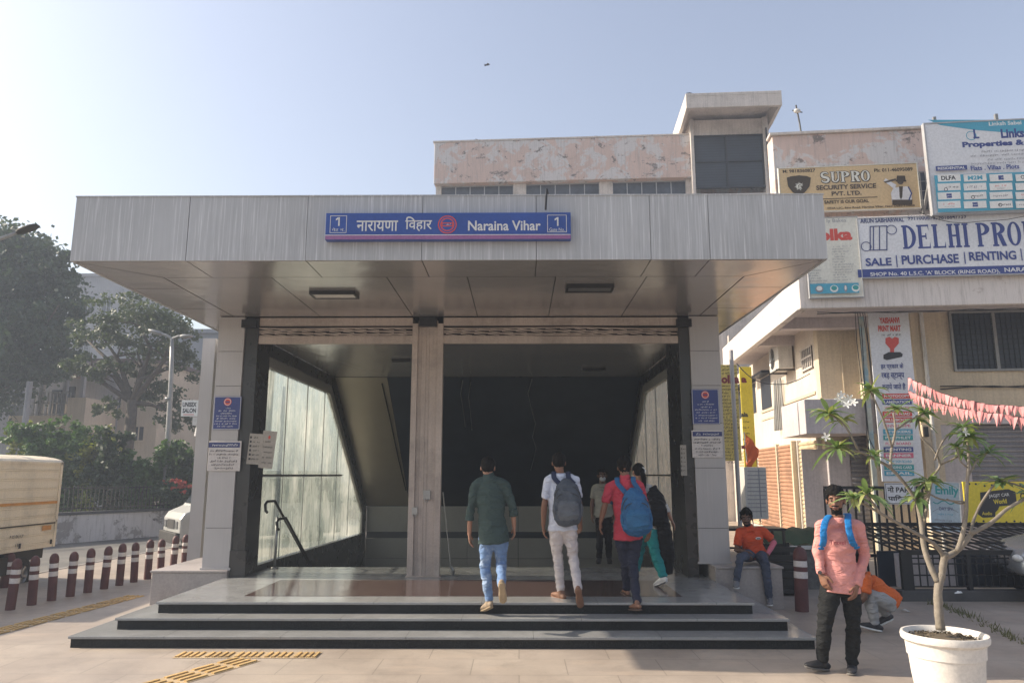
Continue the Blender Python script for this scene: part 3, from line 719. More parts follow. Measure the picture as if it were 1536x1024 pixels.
M_truck = mk('cream_truck_paint', (.86, .74, .56), .5, 0, .05, 1.5, 40, .05, streak=.1, dirt=.3)
M_torange = mk('orange_stripe', (.65, .28, .05), .5, 0, .12, 8, dirt=.3)
M_rubber = mk('tyre_rubber', (.02, .02, .02), .85, 0, .2, 8)
M_under = mk('dark_underbody', (.03, .028, .026), .7, .2, .3, 6, dirt=.5)
def wheel(par, c, r, w, ax='x', rimm=None):
    m = MB(); prof = [(r * .55, -w / 2), (r * .9, -w / 2), (r, -w * .36), (r, w * .36), (r * .9, w / 2), (r * .55, w / 2)]
    m.M = Matrix.Translation(c) @ (Matrix.Rotation(PI / 2, 4, 'Y') if ax == 'x' else Matrix.Rotation(PI / 2, 4, 'X')); m.lathe(prof, seg=28, cap=False)
    t = m.build('tyre', M_rubber, par, smooth='auto')
    m2 = MB(); m2.M = m.M
    m2.lathe([(.02, -w * .3), (r * .15, -w * .32), (r * .2, -w * .2), (r * .5, -w * .25), (r * .57, -w * .48), (r * .57, w * .48), (r * .5, w * .25), (r * .2, w * .2), (r * .15, w * .32), (.02, w * .3)], seg=28)
    for k in range(5):
        for s in (-1, 1):
            a = 2 * PI * k / 5; m2.bar((r * .15 * math.cos(a), r * .15 * math.sin(a), s * w * .36), (r * .54 * math.cos(a), r * .54 * math.sin(a), s * w * .42), r * .13, r * .06)
    m2.build('rim', rimm or M_steel, t, smooth='auto')
TX = -8.3
T = thing('delivery_truck', 'small cream box truck with an orange stripe parked left beyond the bollards', 'truck', (TX, 11, -.15))
m = MB(); m.M = Matrix.Translation((-TX, -11, .15))
e = 13.55; n0 = 9.9
m.box(TX - 1.7, TX, n0, e, .55, 2.02)
prof = [(TX - 1.72, 2.02)] + [(TX - .85 + .87 * math.cos(t), 2.02 + .13 * math.sin(t)) for t in [PI - PI * k / 10 for k in range(11)]] + [(TX + .02, 2.02)]
m.prism([(a, b) for a, b in prof[1:-1]], 'y', n0 - .02, e + .02)
z = .62
while z < 2.0:
    m.box(TX, TX + .012, n0, e, z, z + .012); m.box(TX, TX + .010, n0, e, z + .030, z + .042); z += .155
box = m.build('cargo_box', M_truck, T, bevel=.006)
m = MB(); m.M = Matrix.Translation((-TX, -11, .15))
m.box(TX, TX + .018, e - .05, e + .01, .55, 2.02); m.box(TX, TX + .018, n0, e, 1.98, 2.02); m.box(TX, TX + .018, n0, e, .98, 1.01)
m.build('edge_rail', M_truck, T)
for y_ in (e - .12, e - .95, e - 1.8): 
    m = MB(); m.M = Matrix.Translation((-TX, -11, .15)); m.box(TX + .013, TX + .024, y_ - .02, y_ + .02, .60, .68); m.build('hinge', M_under, T)
m = MB(); m.M = Matrix.Translation((-TX, -11, .15)); m.box(TX + .013, TX + .021, n0, e - .05, .955, .972); m.build('seam', M_under, T)
m = MB(); m.M = Matrix.Translation((-TX, -11, .15)); m.box(TX + .013, TX + .016, n0, e - .05, 1.30, 1.345); m.box(TX + .013, TX + .0165, e - .4, e - .15, .85, .93); m.build('stripe', M_torange, T)
lt = Letters(0); lt.text('P.35 DL1LY', 0, .80, .34, .05, 0, .01); lt.text('134', .05, .66, .12, .05, 0, .01)
for v in range(len(lt.mb.v)):
    x, y, z = lt.mb.v[v]; lt.mb.v[v] = (.0175 - y * .3, -1 + 2.5 + x, z + .15)
lt.mb.build('lettering', [M_ink], T)
m = MB(); m.M = Matrix.Translation((-TX, -11, .15)); m.box(TX - 1.55, TX - .15, n0, e - .05, .36, .545); m.box(TX - .12, TX - .02, n0 + .8, e - .9, .2, .48)
m.build('chassis', M_under, T)
for y in (e - .62,):
    wheel(T, (-.2, y - 11, .29), .29, .17); wheel(T, (-1.5, y - 11, .29), .29, .17)
m = MB(); m.M = Matrix.Translation((-TX, -11, .15))
m.prism([(n0 - .05, .2), (n0 - .05, 1.75), (n0 - .9, 1.72), (n0 - 1.35, 1.15), (n0 - 1.5, .9), (n0 - 1.5, .2)], 'x', TX - 1.6, TX - .1); m.build('cab', M_truck, T, bevel=.04)
wheel(T, (-.25, n0 - .95 - 11, .29), .29, .17); wheel(T, (-1.45, n0 - .95 - 11, .29), .29, .17)

# boundary wall with peeling whitewash
def peel_mat(name, base, under, dark, scale=1.2, amt=.56, streak=.5):
    t = NT(name)
    c = t.mix(t.ramp(t.noise(scale * .8, 5), .35, .7), tuple(x * .88 for x in base), base)
    c = t.mix(t.ramp(t.noise(scale, 10, .72, dist=.5), amt, amt + .035), c, under)
    c = t.mix(t.ramp(t.noise(scale * 1.7, 10, .75, t.mapping((1, 1, 1.4), loc=(4, 3, 1)), .4), amt + .07, amt + .11), c, dark)
    c = t.mix(t.math('MULTIPLY', t.ramp(t.noise(2.5, 8, .72, t.mapping((6, 6, .4))), .5, .72), streak), c, tuple(x * .4 for x in under))
    c = t.mix(t.ramp(t.noise(70, 3), .4, .7), c, t.mix(1, c, (.86, .86, .86), 'MULTIPLY'))
    t.bsdf(c, .85, 0, t.bump(t.noise(30, 6), .25, .02))
    return t.mat
M_whitewash = peel_mat('peeling_whitewash', (.62, .60, .60), (.32, .30, .29), (.13, .12, .12), 1.1, .54)
wa, wb = P(95, 815, Z=-.15), P(300, 799, Z=-.15)
W0 = Vector((wa.x, wa.y, -.15)); dW = Vector((wb.x - wa.x, wb.y - wa.y, 0)); LW = dW.length; angW = math.atan2(dW.y, dW.x)
WR = thing('boundary_wall', 'low whitewashed wall with peeling paint across the road on the left', 'wall', W0 - dW.normalized() * 12, angW)
m = MB(); m.box(0, LW + 20, 0, .25, 0, .80); m.build('wall', M_whitewash, WR); m = MB(); m.box(-.02, LW + 20, -.04, .29, .80, .88); m.build('coping', mk('dark_coping', (.07, .07, .075), .8), WR)
m = MB(); x = 0
while x < LW + 20: m.bar((x, .12, .88), (x, .12, 1.62), .018); x += .13
m.bar((0, .12, 1.56), (LW + 20, .12, 1.56), .035); m.bar((0, .12, .98), (LW + 20, .12, .98), .035)
fo = m.build('railing', M_blackm, None, loc=W0 - dW.normalized() * 12, rz=angW); tag(fo, 'dark iron railing with thin bars on top of the whitewashed wall', 'railing')
fo.name = 'iron_railing'

# ---- greenery
def leaf_mat(name, c, c2, rough=.55, tr=.25):
    t = NT(name); k = t.ramp(t.noise(.9, 5, .6), .35, .65); k2 = t.ramp(t.noise(9, 3), .3, .7)
    cc = t.mix(k, c, c2); cc = t.mix(t.math('MULTIPLY', k2, .5), cc, t.mix(1, cc, (.55, .6, .5), 'MULTIPLY'))
    b = t.n('ShaderNodeBsdfPrincipled'); t.put(b.inputs['Base Color'], cc); b.inputs['Roughness'].default_value = rough
    tr_ = t.n('ShaderNodeBsdfTranslucent'); t.put(tr_.inputs['Color'], t.mix(1, cc, (1.3, 1.5, .7), 'MULTIPLY'))
    mx = t.n('ShaderNodeMixShader'); mx.inputs[0].default_value = tr; t.t.links.new(b.outputs[0], mx.inputs[1]); t.t.links.new(tr_.outputs[0], mx.inputs[2]); t.t.links.new(mx.outputs[0], t.out.inputs['Surface'])
    return t.mat
M_lf1 = leaf_mat('dark_leaves', (.030, .052, .026), (.050, .082, .038))
M_lf2 = leaf_mat('green_leaves', (.05, .105, .03), (.10, .17, .05))
M_lf3 = leaf_mat('yellow_green_leaves', (.16, .20, .04), (.28, .27, .06))
M_lf4 = leaf_mat('grey_green_leaves', (.055, .075, .045), (.085, .105, .06))
M_bark = mk('bark', (.085, .068, .055), .9, 0, .3, 8, 30, .6)
def foliage(clumps, n, size, seed, long=1.6):
    """leaf-sized faces spread through clumps of foliage: clumps = (centre, (rx, ry, rz))"""
    r = random.Random(seed); m = MB(); tot = sum(c[1][0] * c[1][1] * c[1][2] for c in clumps) ** 1
    wts = [(c[1][0] * c[1][2]) for c in clumps]; sw = sum(wts)
    vs = m.v; fs = m.f
    for (c, rr), w in zip(clumps, wts):
        k = int(n * w / sw)
        sub = [Vector((r.gauss(0, 1), r.gauss(0, 1), r.gauss(0, 1))).normalized() * (r.random() ** .45) for _ in range(max(6, int(k / 45)))]
        for i in range(k):
            s = sub[r.randrange(len(sub))]; q = Vector((r.gauss(0, 1), r.gauss(0, 1), r.gauss(0, 1))) * .13
            p = Vector((c[0] + (s.x + q.x) * rr[0], c[1] + (s.y + q.y) * rr[1], c[2] + (s.z + q.z) * rr[2]))
            a = Vector((r.gauss(0, 1), r.gauss(0, 1), r.gauss(0, .8))).normalized(); b = a.cross(Vector((r.gauss(0, 1), r.gauss(0, 1), r.gauss(0, 1)))).normalized()
            l = size * r.uniform(.6, 1.3); h = l / long / 2; j = len(vs)
            vs += [tuple(p - a * l / 2), tuple(p + b * h), tuple(p + a * l / 2), tuple(p - b * h)]; fs.append((j, j + 1, j + 2, j + 3))
    m.m = [0] * len(fs)
    return m
def limbs(base, h, r0, tips, seed, mat, par, bend=.3):
    r = random.Random(seed); m = MB(); b = Vector(base)
    fork = b + Vector((r.uniform(-.2, .2), r.uniform(-.2, .2), h * .42))
    m.tube([b - Vector((0, 0, .3)), b + Vector((0, 0, .15)), b + (fork - b) * .5 + Vector((r.uniform(-.1, .1), 0, 0)), fork], [r0 * 1.5, r0 * 1.12, r0 * .95, r0 * .85], 10)
    for t in tips:
        t = Vector(t); mid = fork + (t - fork) * .45 + Vector((r.uniform(-bend, bend), r.uniform(-bend, bend), r.uniform(0, bend)))
        m.tube([fork - Vector((0, 0, .1)), mid, t], [r0 * .55, r0 * .34, r0 * .1], 7)
        for _ in range(3):
            k = mid + (t - mid) * r.uniform(0, .7); q = k + Vector((r.uniform(-1, 1), r.uniform(-1, 1), r.uniform(-.1, .9))) * (t - fork).length * .3
            m.tube([k, (k + q) / 2 + Vector((0, 0, .08)), q], [r0 * .2, r0 * .14, r0 * .05], 5)
    m.build('trunk', mat, par, smooth=True)
def tree(name, label, cat, base, h, r0, clumps, n, size, mat, seed, group=None, long=1.6, bend=.3):
    b = Vector(base); o = thing(name, label, cat, b, 0, group)
    cl = [(Vector(c) - b, rr) for c, rr in clumps]
    foliage(cl, n, size, seed, long).build('crown', mat, o)
    limbs((0, 0, 0), h, r0, [c for c, _ in cl], seed, M_bark, o, bend)
    return o
def cp(px, py, Y, rx, ry=None, rz=None):
    """a clump by its middle and radius in the picture"""
    p = P(px, py, Y=Y); s = (p - CAM).length / F * .97
    return (p, (rx * s, (ry or rx) * s, (rz or rx) * s))
# far dark tree at the left edge
tree('tree', 'tall dark dense tree rising at the left edge of the photo', 'tree', P(20, 760, Y=34) * 1.0 + Vector((-3, 0, -.5)), 9, .4,
     [cp(-10, 430, 34, 75, 70, 78), cp(50, 440, 34, 55, 60, 62), cp(30, 370, 35, 42, 50, 26), cp(-40, 380, 35, 60, 50, 40), cp(85, 480, 33, 32, 40, 42), cp(20, 520, 33, 70, 60, 50), cp(-50, 560, 34, 80, 60, 60), cp(75, 410, 34, 30, 30, 30), cp(96, 395, 34, 14, 20, 14), cp(60, 545, 34, 60, 40, 26)], 42000, .26, M_lf1, 3)
tree('tree', 'airy spreading tree with a forked trunk behind the bushes on the left', 'tree', P(186, 700, Y=29), 6.2, .22,
     [cp(200, 470, 29, 60, 60, 26), cp(150, 500, 29, 34, 50, 22), cp(255, 500, 29, 40, 50, 30), cp(120, 545, 29, 22, 30, 18), cp(205, 525, 30, 50, 50, 22), cp(160, 560, 29, 26, 30, 16), cp(275, 545, 30, 26, 40, 28), cp(235, 590, 30, 34, 36, 22), cp(160, 610, 28.5, 22, 25, 16), cp(265, 620, 30, 26, 30, 30), cp(215, 555, 30, 30, 30, 14), cp(120, 500, 30, 14, 25, 18)], 11500, .16, M_lf4, 5, bend=.6)
bsh = [(70, 665, 48, 24, M_lf2, 'rounded bush at the left edge behind the truck'), (110, 680, 40, 40, M_lf2, 'tall green bush right behind the end of the truck roof'), (32, 660, 26, 22, M_lf3, 'small yellowish bush above the truck roof'),
       (170, 700, 42, 52, M_lf1, 'dark green bush in the middle of the left hedge'), (215, 705, 34, 50, M_lf2, 'bush below the forked tree'), (258, 690, 32, 40, M_lf2, 'bright topped bush beside the lamp post'), (140, 665, 34, 32, M_lf3, 'yellow green shrub standing between darker bushes'), (285, 720, 26, 40, M_lf1, 'dark bush below the salon sign')]
for i, (px, py, rx, rz, mt, lb) in enumerate(bsh):
    c = cp(px, py, 24.5 + .4 * (i % 3), rx, rx * .8, rz); g = Vector((c[0].x, c[0].y, -.15)); o = thing('bush', lb, 'bush', g, 0, 'bushes behind the railing')
    r_ = random.Random(i + 50); cls = []
    for k in range(7):
        a = r_.uniform(0, 6.3); q = r_.uniform(.3, .8); cls.append((Vector((math.cos(a) * c[1][0] * q, math.sin(a) * c[1][1] * q, c[0].z + .15 + r_.uniform(-.7, .62) * c[1][2])), tuple(x * r_.uniform(.36, .6) for x in c[1])))
    cls.append((Vector((0, 0, (c[0].z + .15) * .55)), (c[1][0] * .8, c[1][1] * .8, (c[0].z + .15) * .5)))
    foliage(cls, 6500 if mt is not M_lf3 else 2500, .15, i + 9).build('leaves', mt, o)
    m = MB()
    for k in range(6): m.tube([(0, 0, 0), (r_.uniform(-.3, .3), r_.uniform(-.3, .3), .8), (r_.uniform(-.8, .8) * c[1][0], r_.uniform(-.5, .5), c[0].z * .9)], [.04, .03, .01], 5)
    m.build('stem', M_bark, o)
c = cp(255, 724, 23.9, 26, 12, 7); o = thing('bush', 'low red flowering shrub in front of the hedge near the lamp post', 'bush', Vector((c[0].x, c[0].y, -.15)), 0)
foliage([(Vector((0, 0, c[0].z + .15)), c[1]), (Vector((.4, 0, c[0].z - .02)), (c[1][0] * .5, .3, .15))], 500, .13, 77).build('flowers', mk('red_flowers', (.42, .07, .05), .6), o)
foliage([(Vector((0, 0, c[0].z - .1)), (c[1][0] * 1.2, .4, .35))], 1500, .13, 78).build('leaves', M_lf1, o)

# ---- houses at the left
M_cream = mk('cream_render', (.50, .42, .33), .85, 0, .1, .6, 20, .1, streak=.4)
M_greyren = mk('grey_render', (.26, .26, .28), .85, 0, .12, .5, 20, .1, streak=.4)
M_bluegrey = mk('blue_grey_render', (.24, .27, .31), .85, 0, .12, .5, 20, .1, streak=.3)
M_rooft = mk('dark_roof', (.12, .085, .08), .8, 0, .2, 2, 20, .2)
M_wind = mk('dark_window_glass', (.03, .035, .045), .15, 0, .3, 2, 20, .02)
def yb(px0, px1, Y): return P(px0, 600, Y=Y).x, P(px1, 600, Y=Y).x
def zz(px, py, Y): return P(px, py, Y=Y).z
HB = thing('house', 'house with a railed balcony under a dark sloping roof behind the bushes', 'house', (P(80, 600, Y=38).x, 38, -.15))
def hb(): m = MB(); m.M = HBM; return m
HBM = Matrix.Translation((-HB.location.x, -38, .15))
x0, x1 = yb(-60, 148, 38); m = hb(); m.box(x0, x1, 39.5, 48, -.1, zz(80, 560, 39.5)); m.build('wall', M_greyren, HB)
xa, xb = yb(40, 125, 38); m = hb(); zb = zz(80, 640, 38); m.box(xa, xb, 36.8, 39.6, zb, zz(80, 626, 38)); m.box(xb, xb + .9, 36.7, 39.6, zb - .3, zz(80, 600, 38)); m.build('balcony', M_cream, HB)
m = hb(); zt = zz(80, 592, 38)
for k in range(9): x = xa + 1.2 + (xb - xa - 1.2) * k / 8; m.bar((x, 36.85, zb), (x, 36.85, zt), .06)
for q in (0, .33, .66): m.bar((xa + 1, 36.85, zt - q * (zt - zb)), (xb, 36.85, zt - q * (zt - zb)), .05)
m.build('balcony_rail', M_steel, HB)
xc, xd = yb(58, 140, 38); z0, z1 = zz(80, 562, 38), zz(80, 528, 38)
m = hb(); m.add([(xc, 36.5, z0), (xd, 36.5, z0), (xd, 41, z0), (xc, 41, z0), (xc + 1.3, 39, z1), (xd - 1.6, 39, z1)], [(0, 1, 5, 4), (1, 2, 5), (2, 3, 4, 5), (3, 0, 4), (3, 2, 1, 0)]); m.build('roof', M_rooft, HB)
for (a, b_, c_, d_) in ((78, 92, 585, 622), (100, 112, 580, 622), (20, 40, 590, 625)):
    m = hb(); xx0, xx1 = yb(a, b_, 39.5); m.box(xx0, xx1, 39.42, 39.5, zz(90, d_, 39.5), zz(90, c_, 39.5)); m.build('window', M_wind, HB)
for xk in (62, 97, 122): m = hb(); x = yb(xk, xk, 37)[0]; m.box(x - .1, x + .1, 36.9, 37.1, zb, z0); m.build('column', M_greyren, HB)
def block(name, label, px0, px1, pyt, Y, dep, mat, wins=(), floors=0, roof=None):
    x0, x1 = yb(px0, px1, Y); zt = zz((px0 + px1) / 2, pyt, Y); o = thing(name, label, 'building', ((x0 + x1) / 2, Y, -.15)); MM = Matrix.Translation((-(x0 + x1) / 2, -Y, .15))
    m = MB(); m.M = MM; m.box(x0, x1, Y, Y + dep, -.15, zt); m.build('wall', mat, o)
    m = MB(); m.M = MM; m.box(x0 - .15, x1 + .15, Y - .2, Y + dep + .1, zt, zt + .25); m.build('roof', roof or mat, o)
    for (a, b_, c_, d_) in wins:
        xx0, xx1 = yb(a, b_, Y); z0, z1 = zz(a, d_, Y), zz(a, c_, Y); m = MB(); m.M = MM
        m.box(xx0 - .08, xx1 + .08, Y - .05, Y - .002, z1, z1 + .1); m.box(xx0 - .08, xx1 + .08, Y - .08, Y - .002, z0 - .1, z0); m.box(xx0 - .08, xx0, Y - .05, Y - .002, z0, z1); m.box(xx1, xx1 + .08, Y - .05, Y - .002, z0, z1)
        wo = m.build('window', mat, o); m = MB(); m.M = MM; m.box(xx0, xx1, Y - .02, Y - .003, z0, z1); m.box(xx0 + (xx1 - xx0) / 2 - .03, xx0 + (xx1 - xx0) / 2 + .03, Y - .035, Y - .021, z0, z1, 1); m.build('pane', [M_wind, mat], wo)
    return o
block('house', 'cream rendered house seen through the forked tree', 138, 238, 545, 40, 7, M_cream, ((170, 182, 590, 612), (205, 220, 575, 600), (205, 220, 640, 660), (152, 162, 640, 655)), roof=M_rooft)
block('building', 'pale grey building faint in the haze under the left canopy edge', 88, 165, 415, 62, 12, M_greyren, ((110, 125, 445, 470), (140, 152, 445, 470), (110, 125, 500, 525)))
block('building', 'blue grey building behind the salon sign', 232, 330, 500, 46, 10, M_bluegrey, ((290, 300, 640, 670), (262, 275, 560, 590), (290, 300, 560, 590)))

# ---- street lamps and posts at the left
M_galv = mk('galvanised_pole', (.27, .27, .265), .5, .4, .15, 3)
def lamp_head(par, a, b_, w):
    m = MB(); a = Vector(a); b_ = Vector(b_); m.tube([a, a + (b_ - a) * .15, a + (b_ - a) * .7, b_], [(w * .4, w * .18), (w * .5, w * .26), (w * .5, w * .22), (w * .3, w * .12)], 10, side=(b_ - a).cross(Vector((0, 0, 1)))); m.build('lamp_head', M_galv, par, smooth=True)
pb_ = P(252, 690, Y=25); o = thing('street_lamp', 'pale street lamp with two short arms beside the bushes', 'street lamp', (pb_.x, 25, -.15)); L = lambda px, py, Y=25: P(px, py, Y=Y) - Vector((pb_.x, 25, -.15))
m = MB(); m.tube([(0, 0, 0), L(253, 640), L(257, 560), L(258, 508)], [.10, .09, .075, .06], 12); m.tube([L(253, 600), L(253.2, 596)], .12, 12); m.build('pole', M_galv, o, smooth=True)
m = MB(); m.tube([L(258, 508), L(250, 503), L(240, 500)], .045, 8); m.tube([L(258, 508), L(268, 504), L(276, 505)], .045, 8); m.build('arm', M_galv, o)
lamp_head(o, L(242, 501), L(224, 495), .3); lamp_head(o, L(272, 505), L(288, 504), .3)
q = P(-30, 372, Y=13); o = thing('street_lamp', 'dark lamp head on an arm reaching in at the left edge above the big tree', 'street lamp', (q.x - 1.2, 13, -.15)); L = lambda px, py, Y=13: P(px, py, Y=Y) - Vector((q.x - 1.2, 13, -.15))
m = MB(); m.tube([(0, 0, 0), (0, 0, 3), (0, 0, L(-30, 400).z)], [.09, .08, .06], 12); m.build('pole', M_galv, o, smooth=True)
m = MB(); m.tube([(0, 0, L(-30, 400).z), L(-20, 366), L(30, 347)], [.05, .04, .03], 8); m.build('arm', M_galv, o, smooth=True)
m = MB(); a = L(26, 349); b_ = L(57, 338); m.tube([a, a + (b_ - a) * .2, a + (b_ - a) * .75, b_], [(.05, .04), (.1, .055), (.11, .05), (.07, .02)], 10, side=(0, 1, 0)); m.build('lamp_head', M_under, o, smooth=True)
q = P(37, 640, Y=32); m = MB(); m.tube([(0, 0, 0), (0, 0, P(40, 572, Y=32).z + .15)], [.14, .12], 12)
tag(m.build('concrete_post', M_greyren, loc=(q.x, 32, -.15)), 'plain pale post standing above the truck roof', 'post')
q = P(294, 700, Y=22); o = thing('utility_pole', 'slim dark pole carrying the salon sign', 'pole', (q.x, 22, -.15)); m = MB(); m.tube([(0, 0, 0), (0, 0, P(294, 598, Y=22).z + .15)], .07, 10); m.build('pole', M_blackm, o)
m = MB(); zc = P(294, 632, Y=22).z + .15; m.box(-.14, .12, -.16, .0, zc - .12, zc + .12); zc = P(294, 645, Y=22).z + .15; m.tube([(0, -.1, zc - .18), (0, -.1, zc + .15)], [.09, .04], 8); m.build('meter_box', M_dirtyw, o)
b = Board('shop_sign', 'white salon sign with dark letters left of the entrance', 'shop sign', 272, 600, 297, 624, Y=21.85, thick=.05, face=M_white)
b.text('UNISEX', 274, 603, 295, 610, 0, .04); b.text('SALON', 274, 612, 294, 619, 0, .04); b.rect(275, 621, 291, 622, 1); b.done([M_ink, M_red])

# ---- white van beyond the road, mostly hidden by the pillar
M_vanw = mk('white_van_paint', (.38, .38, .36), .4, 0, .06, 2, 40, .03, dirt=.2)
vp = P(267, 826, Z=-.15)
V = thing('parked_van', 'white van with a sloping windscreen parked behind the left pillar', 'van', (vp.x + .42, 18.9, -.15), R(38))
def van_body():
    m = MB(); pr = [(0, .35), (0, .85), (.10, 1.0), (.45, 1.15), (1.05, 1.95), (1.35, 2.08), (4.2, 2.08), (4.3, 1.9), (4.35, .35)]
    m.prism(pr, 'y', 0, 1.7); return m.build('body', M_vanw, V, bevel=.06)
van_body()
m = MB(); m.add([(.50, .12, 1.19), (.50, 1.58, 1.19), (1.02, 1.5, 1.9), (1.02, .2, 1.9)], [(0, 1, 2, 3)]); m.M = None; o = m.build('windscreen', M_wind, V); o.location = (-.03, 0, .03)
for k, (a, b_) in enumerate(((1.2, 2.1), (2.2, 3.1), (3.2, 4.1))): m = MB(); m.prism([(a - (.35 if k == 0 else 0), 1.2), (b_, 1.2), (b_, 1.85), (a, 1.85)], 'y', -.012, -.002); m.build('window', M_wind, V)
m = MB(); m.box(-.09, .02, .0, 1.7, .25, .52); m.build('bumper', M_under, V, bevel=.02)
for y in (.18, 1.3): m = MB(); m.box(-.03, .0, y, y + .22, .62, .80); m.build('headlight', M_steel, V, bevel=.01)
m = MB(); m.box(-.02, .0, .5, 1.2, .6, .82); m.build('grille', M_under, V)
for x in (.75, 3.5):
    for y in (.05, 1.65): wheel(V, (x, y, .3), .3, .18, 'y')
# ================================================================== pink office building above the canopy
M_pink = peel_mat('peeling_pink_plaster', (.62, .47, .41), (.58, .55, .54), (.20, .17, .155), 1.1, .50, .55)
M_pinkw = mk('off_white_plaster', (.62, .56, .51), .85, 0, .12, .9, 20, .2, streak=.5, dirt=.35)
M_glassd = mk('dusty_dark_glass', (.055, .065, .085), .3, 0, .35, 3, 30, .03)
M_mull = mk('aluminium_mullion', (.40, .40, .41), .5, .3, .1)
FP = Frame((0, 31, 0), -3.3)
OB = thing('office_building', 'peeling pink flat-roofed office building with strip windows and a stair tower behind the canopy', 'building', FP.loc, FP.rot)
def fx(px, py, v, fr=FP): return fr.L(px, py, v)
def pbox(fr, par, name, mat, x0, y0, x1, y1, v, dep, bevel=0, mi=None):
    """a box whose front face fills the picture rectangle on plane v"""
    a = fr.L((x0 + x1) / 2, y0, v); b_ = fr.L((x0 + x1) / 2, y1, v); l = fr.L(x0, (y0 + y1) / 2, v); r_ = fr.L(x1, (y0 + y1) / 2, v)
    m = MB(); m.box(l.x, r_.x, v, v + dep, b_.z, a.z); return m.build(name, mat, par, bevel=bevel)
pl = FP.L(657, 260, 0).x; pr_ = FP.L(1046, 260, 0).x; zt = FP.L(840, 212, 0).z; zw = FP.L(840, 274, 0).z; pe = FP.L(1165, 260, 0).x
m = MB(); m.box(pl, pe, .35, 9, 0, zt - .05); m.build('wall', M_pink, OB)
m = MB(); m.box(pl - .14, pr_ + .15, -.25, .35, zw, zt); m.build('parapet', M_pink, OB, bevel=.02)
m = MB(); m.box(pl - .2, pr_ + .02, -.28, .4, zt, zt + .06); m.build('coping', M_pinkw, OB)
wr = [(662, 770), (789, 899), (919, 1029)]
zb = FP.L(840, 300, 0).z - .8
ed = [pl - .08] + sum([[FP.L(a, 285, 0).x, FP.L(b_, 285, 0).x] for a, b_ in wr], []) + [pr_ + .1]
for a, b_ in zip(ed[0::2], ed[1::2]): m = MB(); m.box(a, b_, -.02, .35, 0, zw - .002); m.build('pier', M_pinkw, OB)
for a, b_ in wr:
    xa, xb = FP.L(a, 285, .1).x, FP.L(b_, 285, .1).x
    m = MB(); n = 5
    for k in range(n + 1): x = xa + (xb - xa) * k / n; m.box(x - .02, x + .02, .10, .16, zb, zw - .01)
    m.box(xa, xb, .09, .10, zw - .06, zw - .01); m.box(xa, xb, .1, .15, zb - .05, zb)
    f = m.build('window', M_mull, OB); m = MB()
    for k in range(n):
        x = xa + (xb - xa) * k / n + .02; w_ = (xb - xa) / n - .04; t_ = rnd.uniform(-.006, .006)
        m.quad((x, .15 + t_, zb), (x + w_, .15 - t_, zb), (x + w_, .15 - t_, zw - .01), (x, .15 + t_, zw - .01))
        for q in range(5): m.box(x, x + w_, .13, .136, zb + .12 + q * .16, zb + .135 + q * .16, 1)
    m.build('pane', [M_glassd, mk('window_bars', (.12, .12, .13), .5)], f)
    m = MB(); m.box(xa, xb, .35 - .01, .36, 0, zb - .05); m.build('sill_wall', M_pinkw, OB)
# stair tower
tx0, tx1 = FP.L(1040, 200, -.5).x, FP.L(1153, 200, -.5).x; z0, z1 = FP.L(1090, 290, -.5).z, FP.L(1090, 200, -.5).z; ztt = FP.L(1090, 176, -.5).z
m = MB(); m.box(tx0 - .12, tx0 + .02, -.45, 5, 0, ztt); m.box(tx1 - .22, tx1 + .02, -.45, 5, 0, ztt); m.box(tx0, tx1, -.3, 4.6, z1, ztt); m.box(tx0, tx1, 4.6, 5, 0, ztt); m.box(tx0 + .02, tx1 - .22, -.35, -.2, 0, z0 + .05)
m.build('stair_tower', M_pinkw, OB, bevel=.01)
h0, h1, hz1, hz0 = FP.L(1029, 150, -1.9).x, FP.L(1173, 150, -1.9).x, FP.L(1100, 138, -1.9).z, FP.L(1100, 160, -1.9).z
m = MB()
m.box(h0, h1, -1.9, 5.2, hz1 - .14, hz1)                                         # roof slab of the hood
m.box(h0, h1, -1.9, -1.75, hz0, hz1 - .14)
zs = FP.L(1100, 196, -.45).z
for xa in (h0, h1 - .14): m.prism([(-1.75, hz0), (-.45, ztt - .35), (5.2, ztt - .35), (5.2, hz1 - .14), (-1.75, hz1 - .14)], 'x', xa, xa + .14)
m.build('tower_hood', M_pinkw, OB, bevel=.015)
xa, xb = tx0 + .02, tx1 - .22; za, zb2 = FP.L(1095, 281, -.3).z, FP.L(1095, 203, -.3).z
m = MB(); m.quad((xa, -.26, za), (xb, -.26, za), (xb, -.26, zb2), (xa, -.26, zb2)); pn = m.build('window', M_black, OB)
m = MB(); mm = (xa + xb) / 2 - .1; m.box(mm - .03, mm + .03, -.34, -.27, za, zb2); zc = (za + zb2) / 2; m.box(xa, xb, -.34, -.27, zc - .04, zc + .02); m.box(xa, xb, -.36, -.27, zb2 - .05, zb2); m.box(xa, xa + .05, -.36, -.27, za, zb2); m.box(xb - .05, xb, -.36, -.27, za, zb2); m.box(xa, xb, -.38, -.27, za - .05, za)
z = za + .1
while z < zb2: m.box(xa, xb, -.275, -.27, z, z + .012); z += .12
m.build('window_bars', M_blackm, pn)
m = MB(); m.tube([(tx1 - .1, -.5, zb2 + .2), (tx1 - .08, -.5, za - .5)], .03, 8); m.build('drain_pipe', M_blackm, OB)
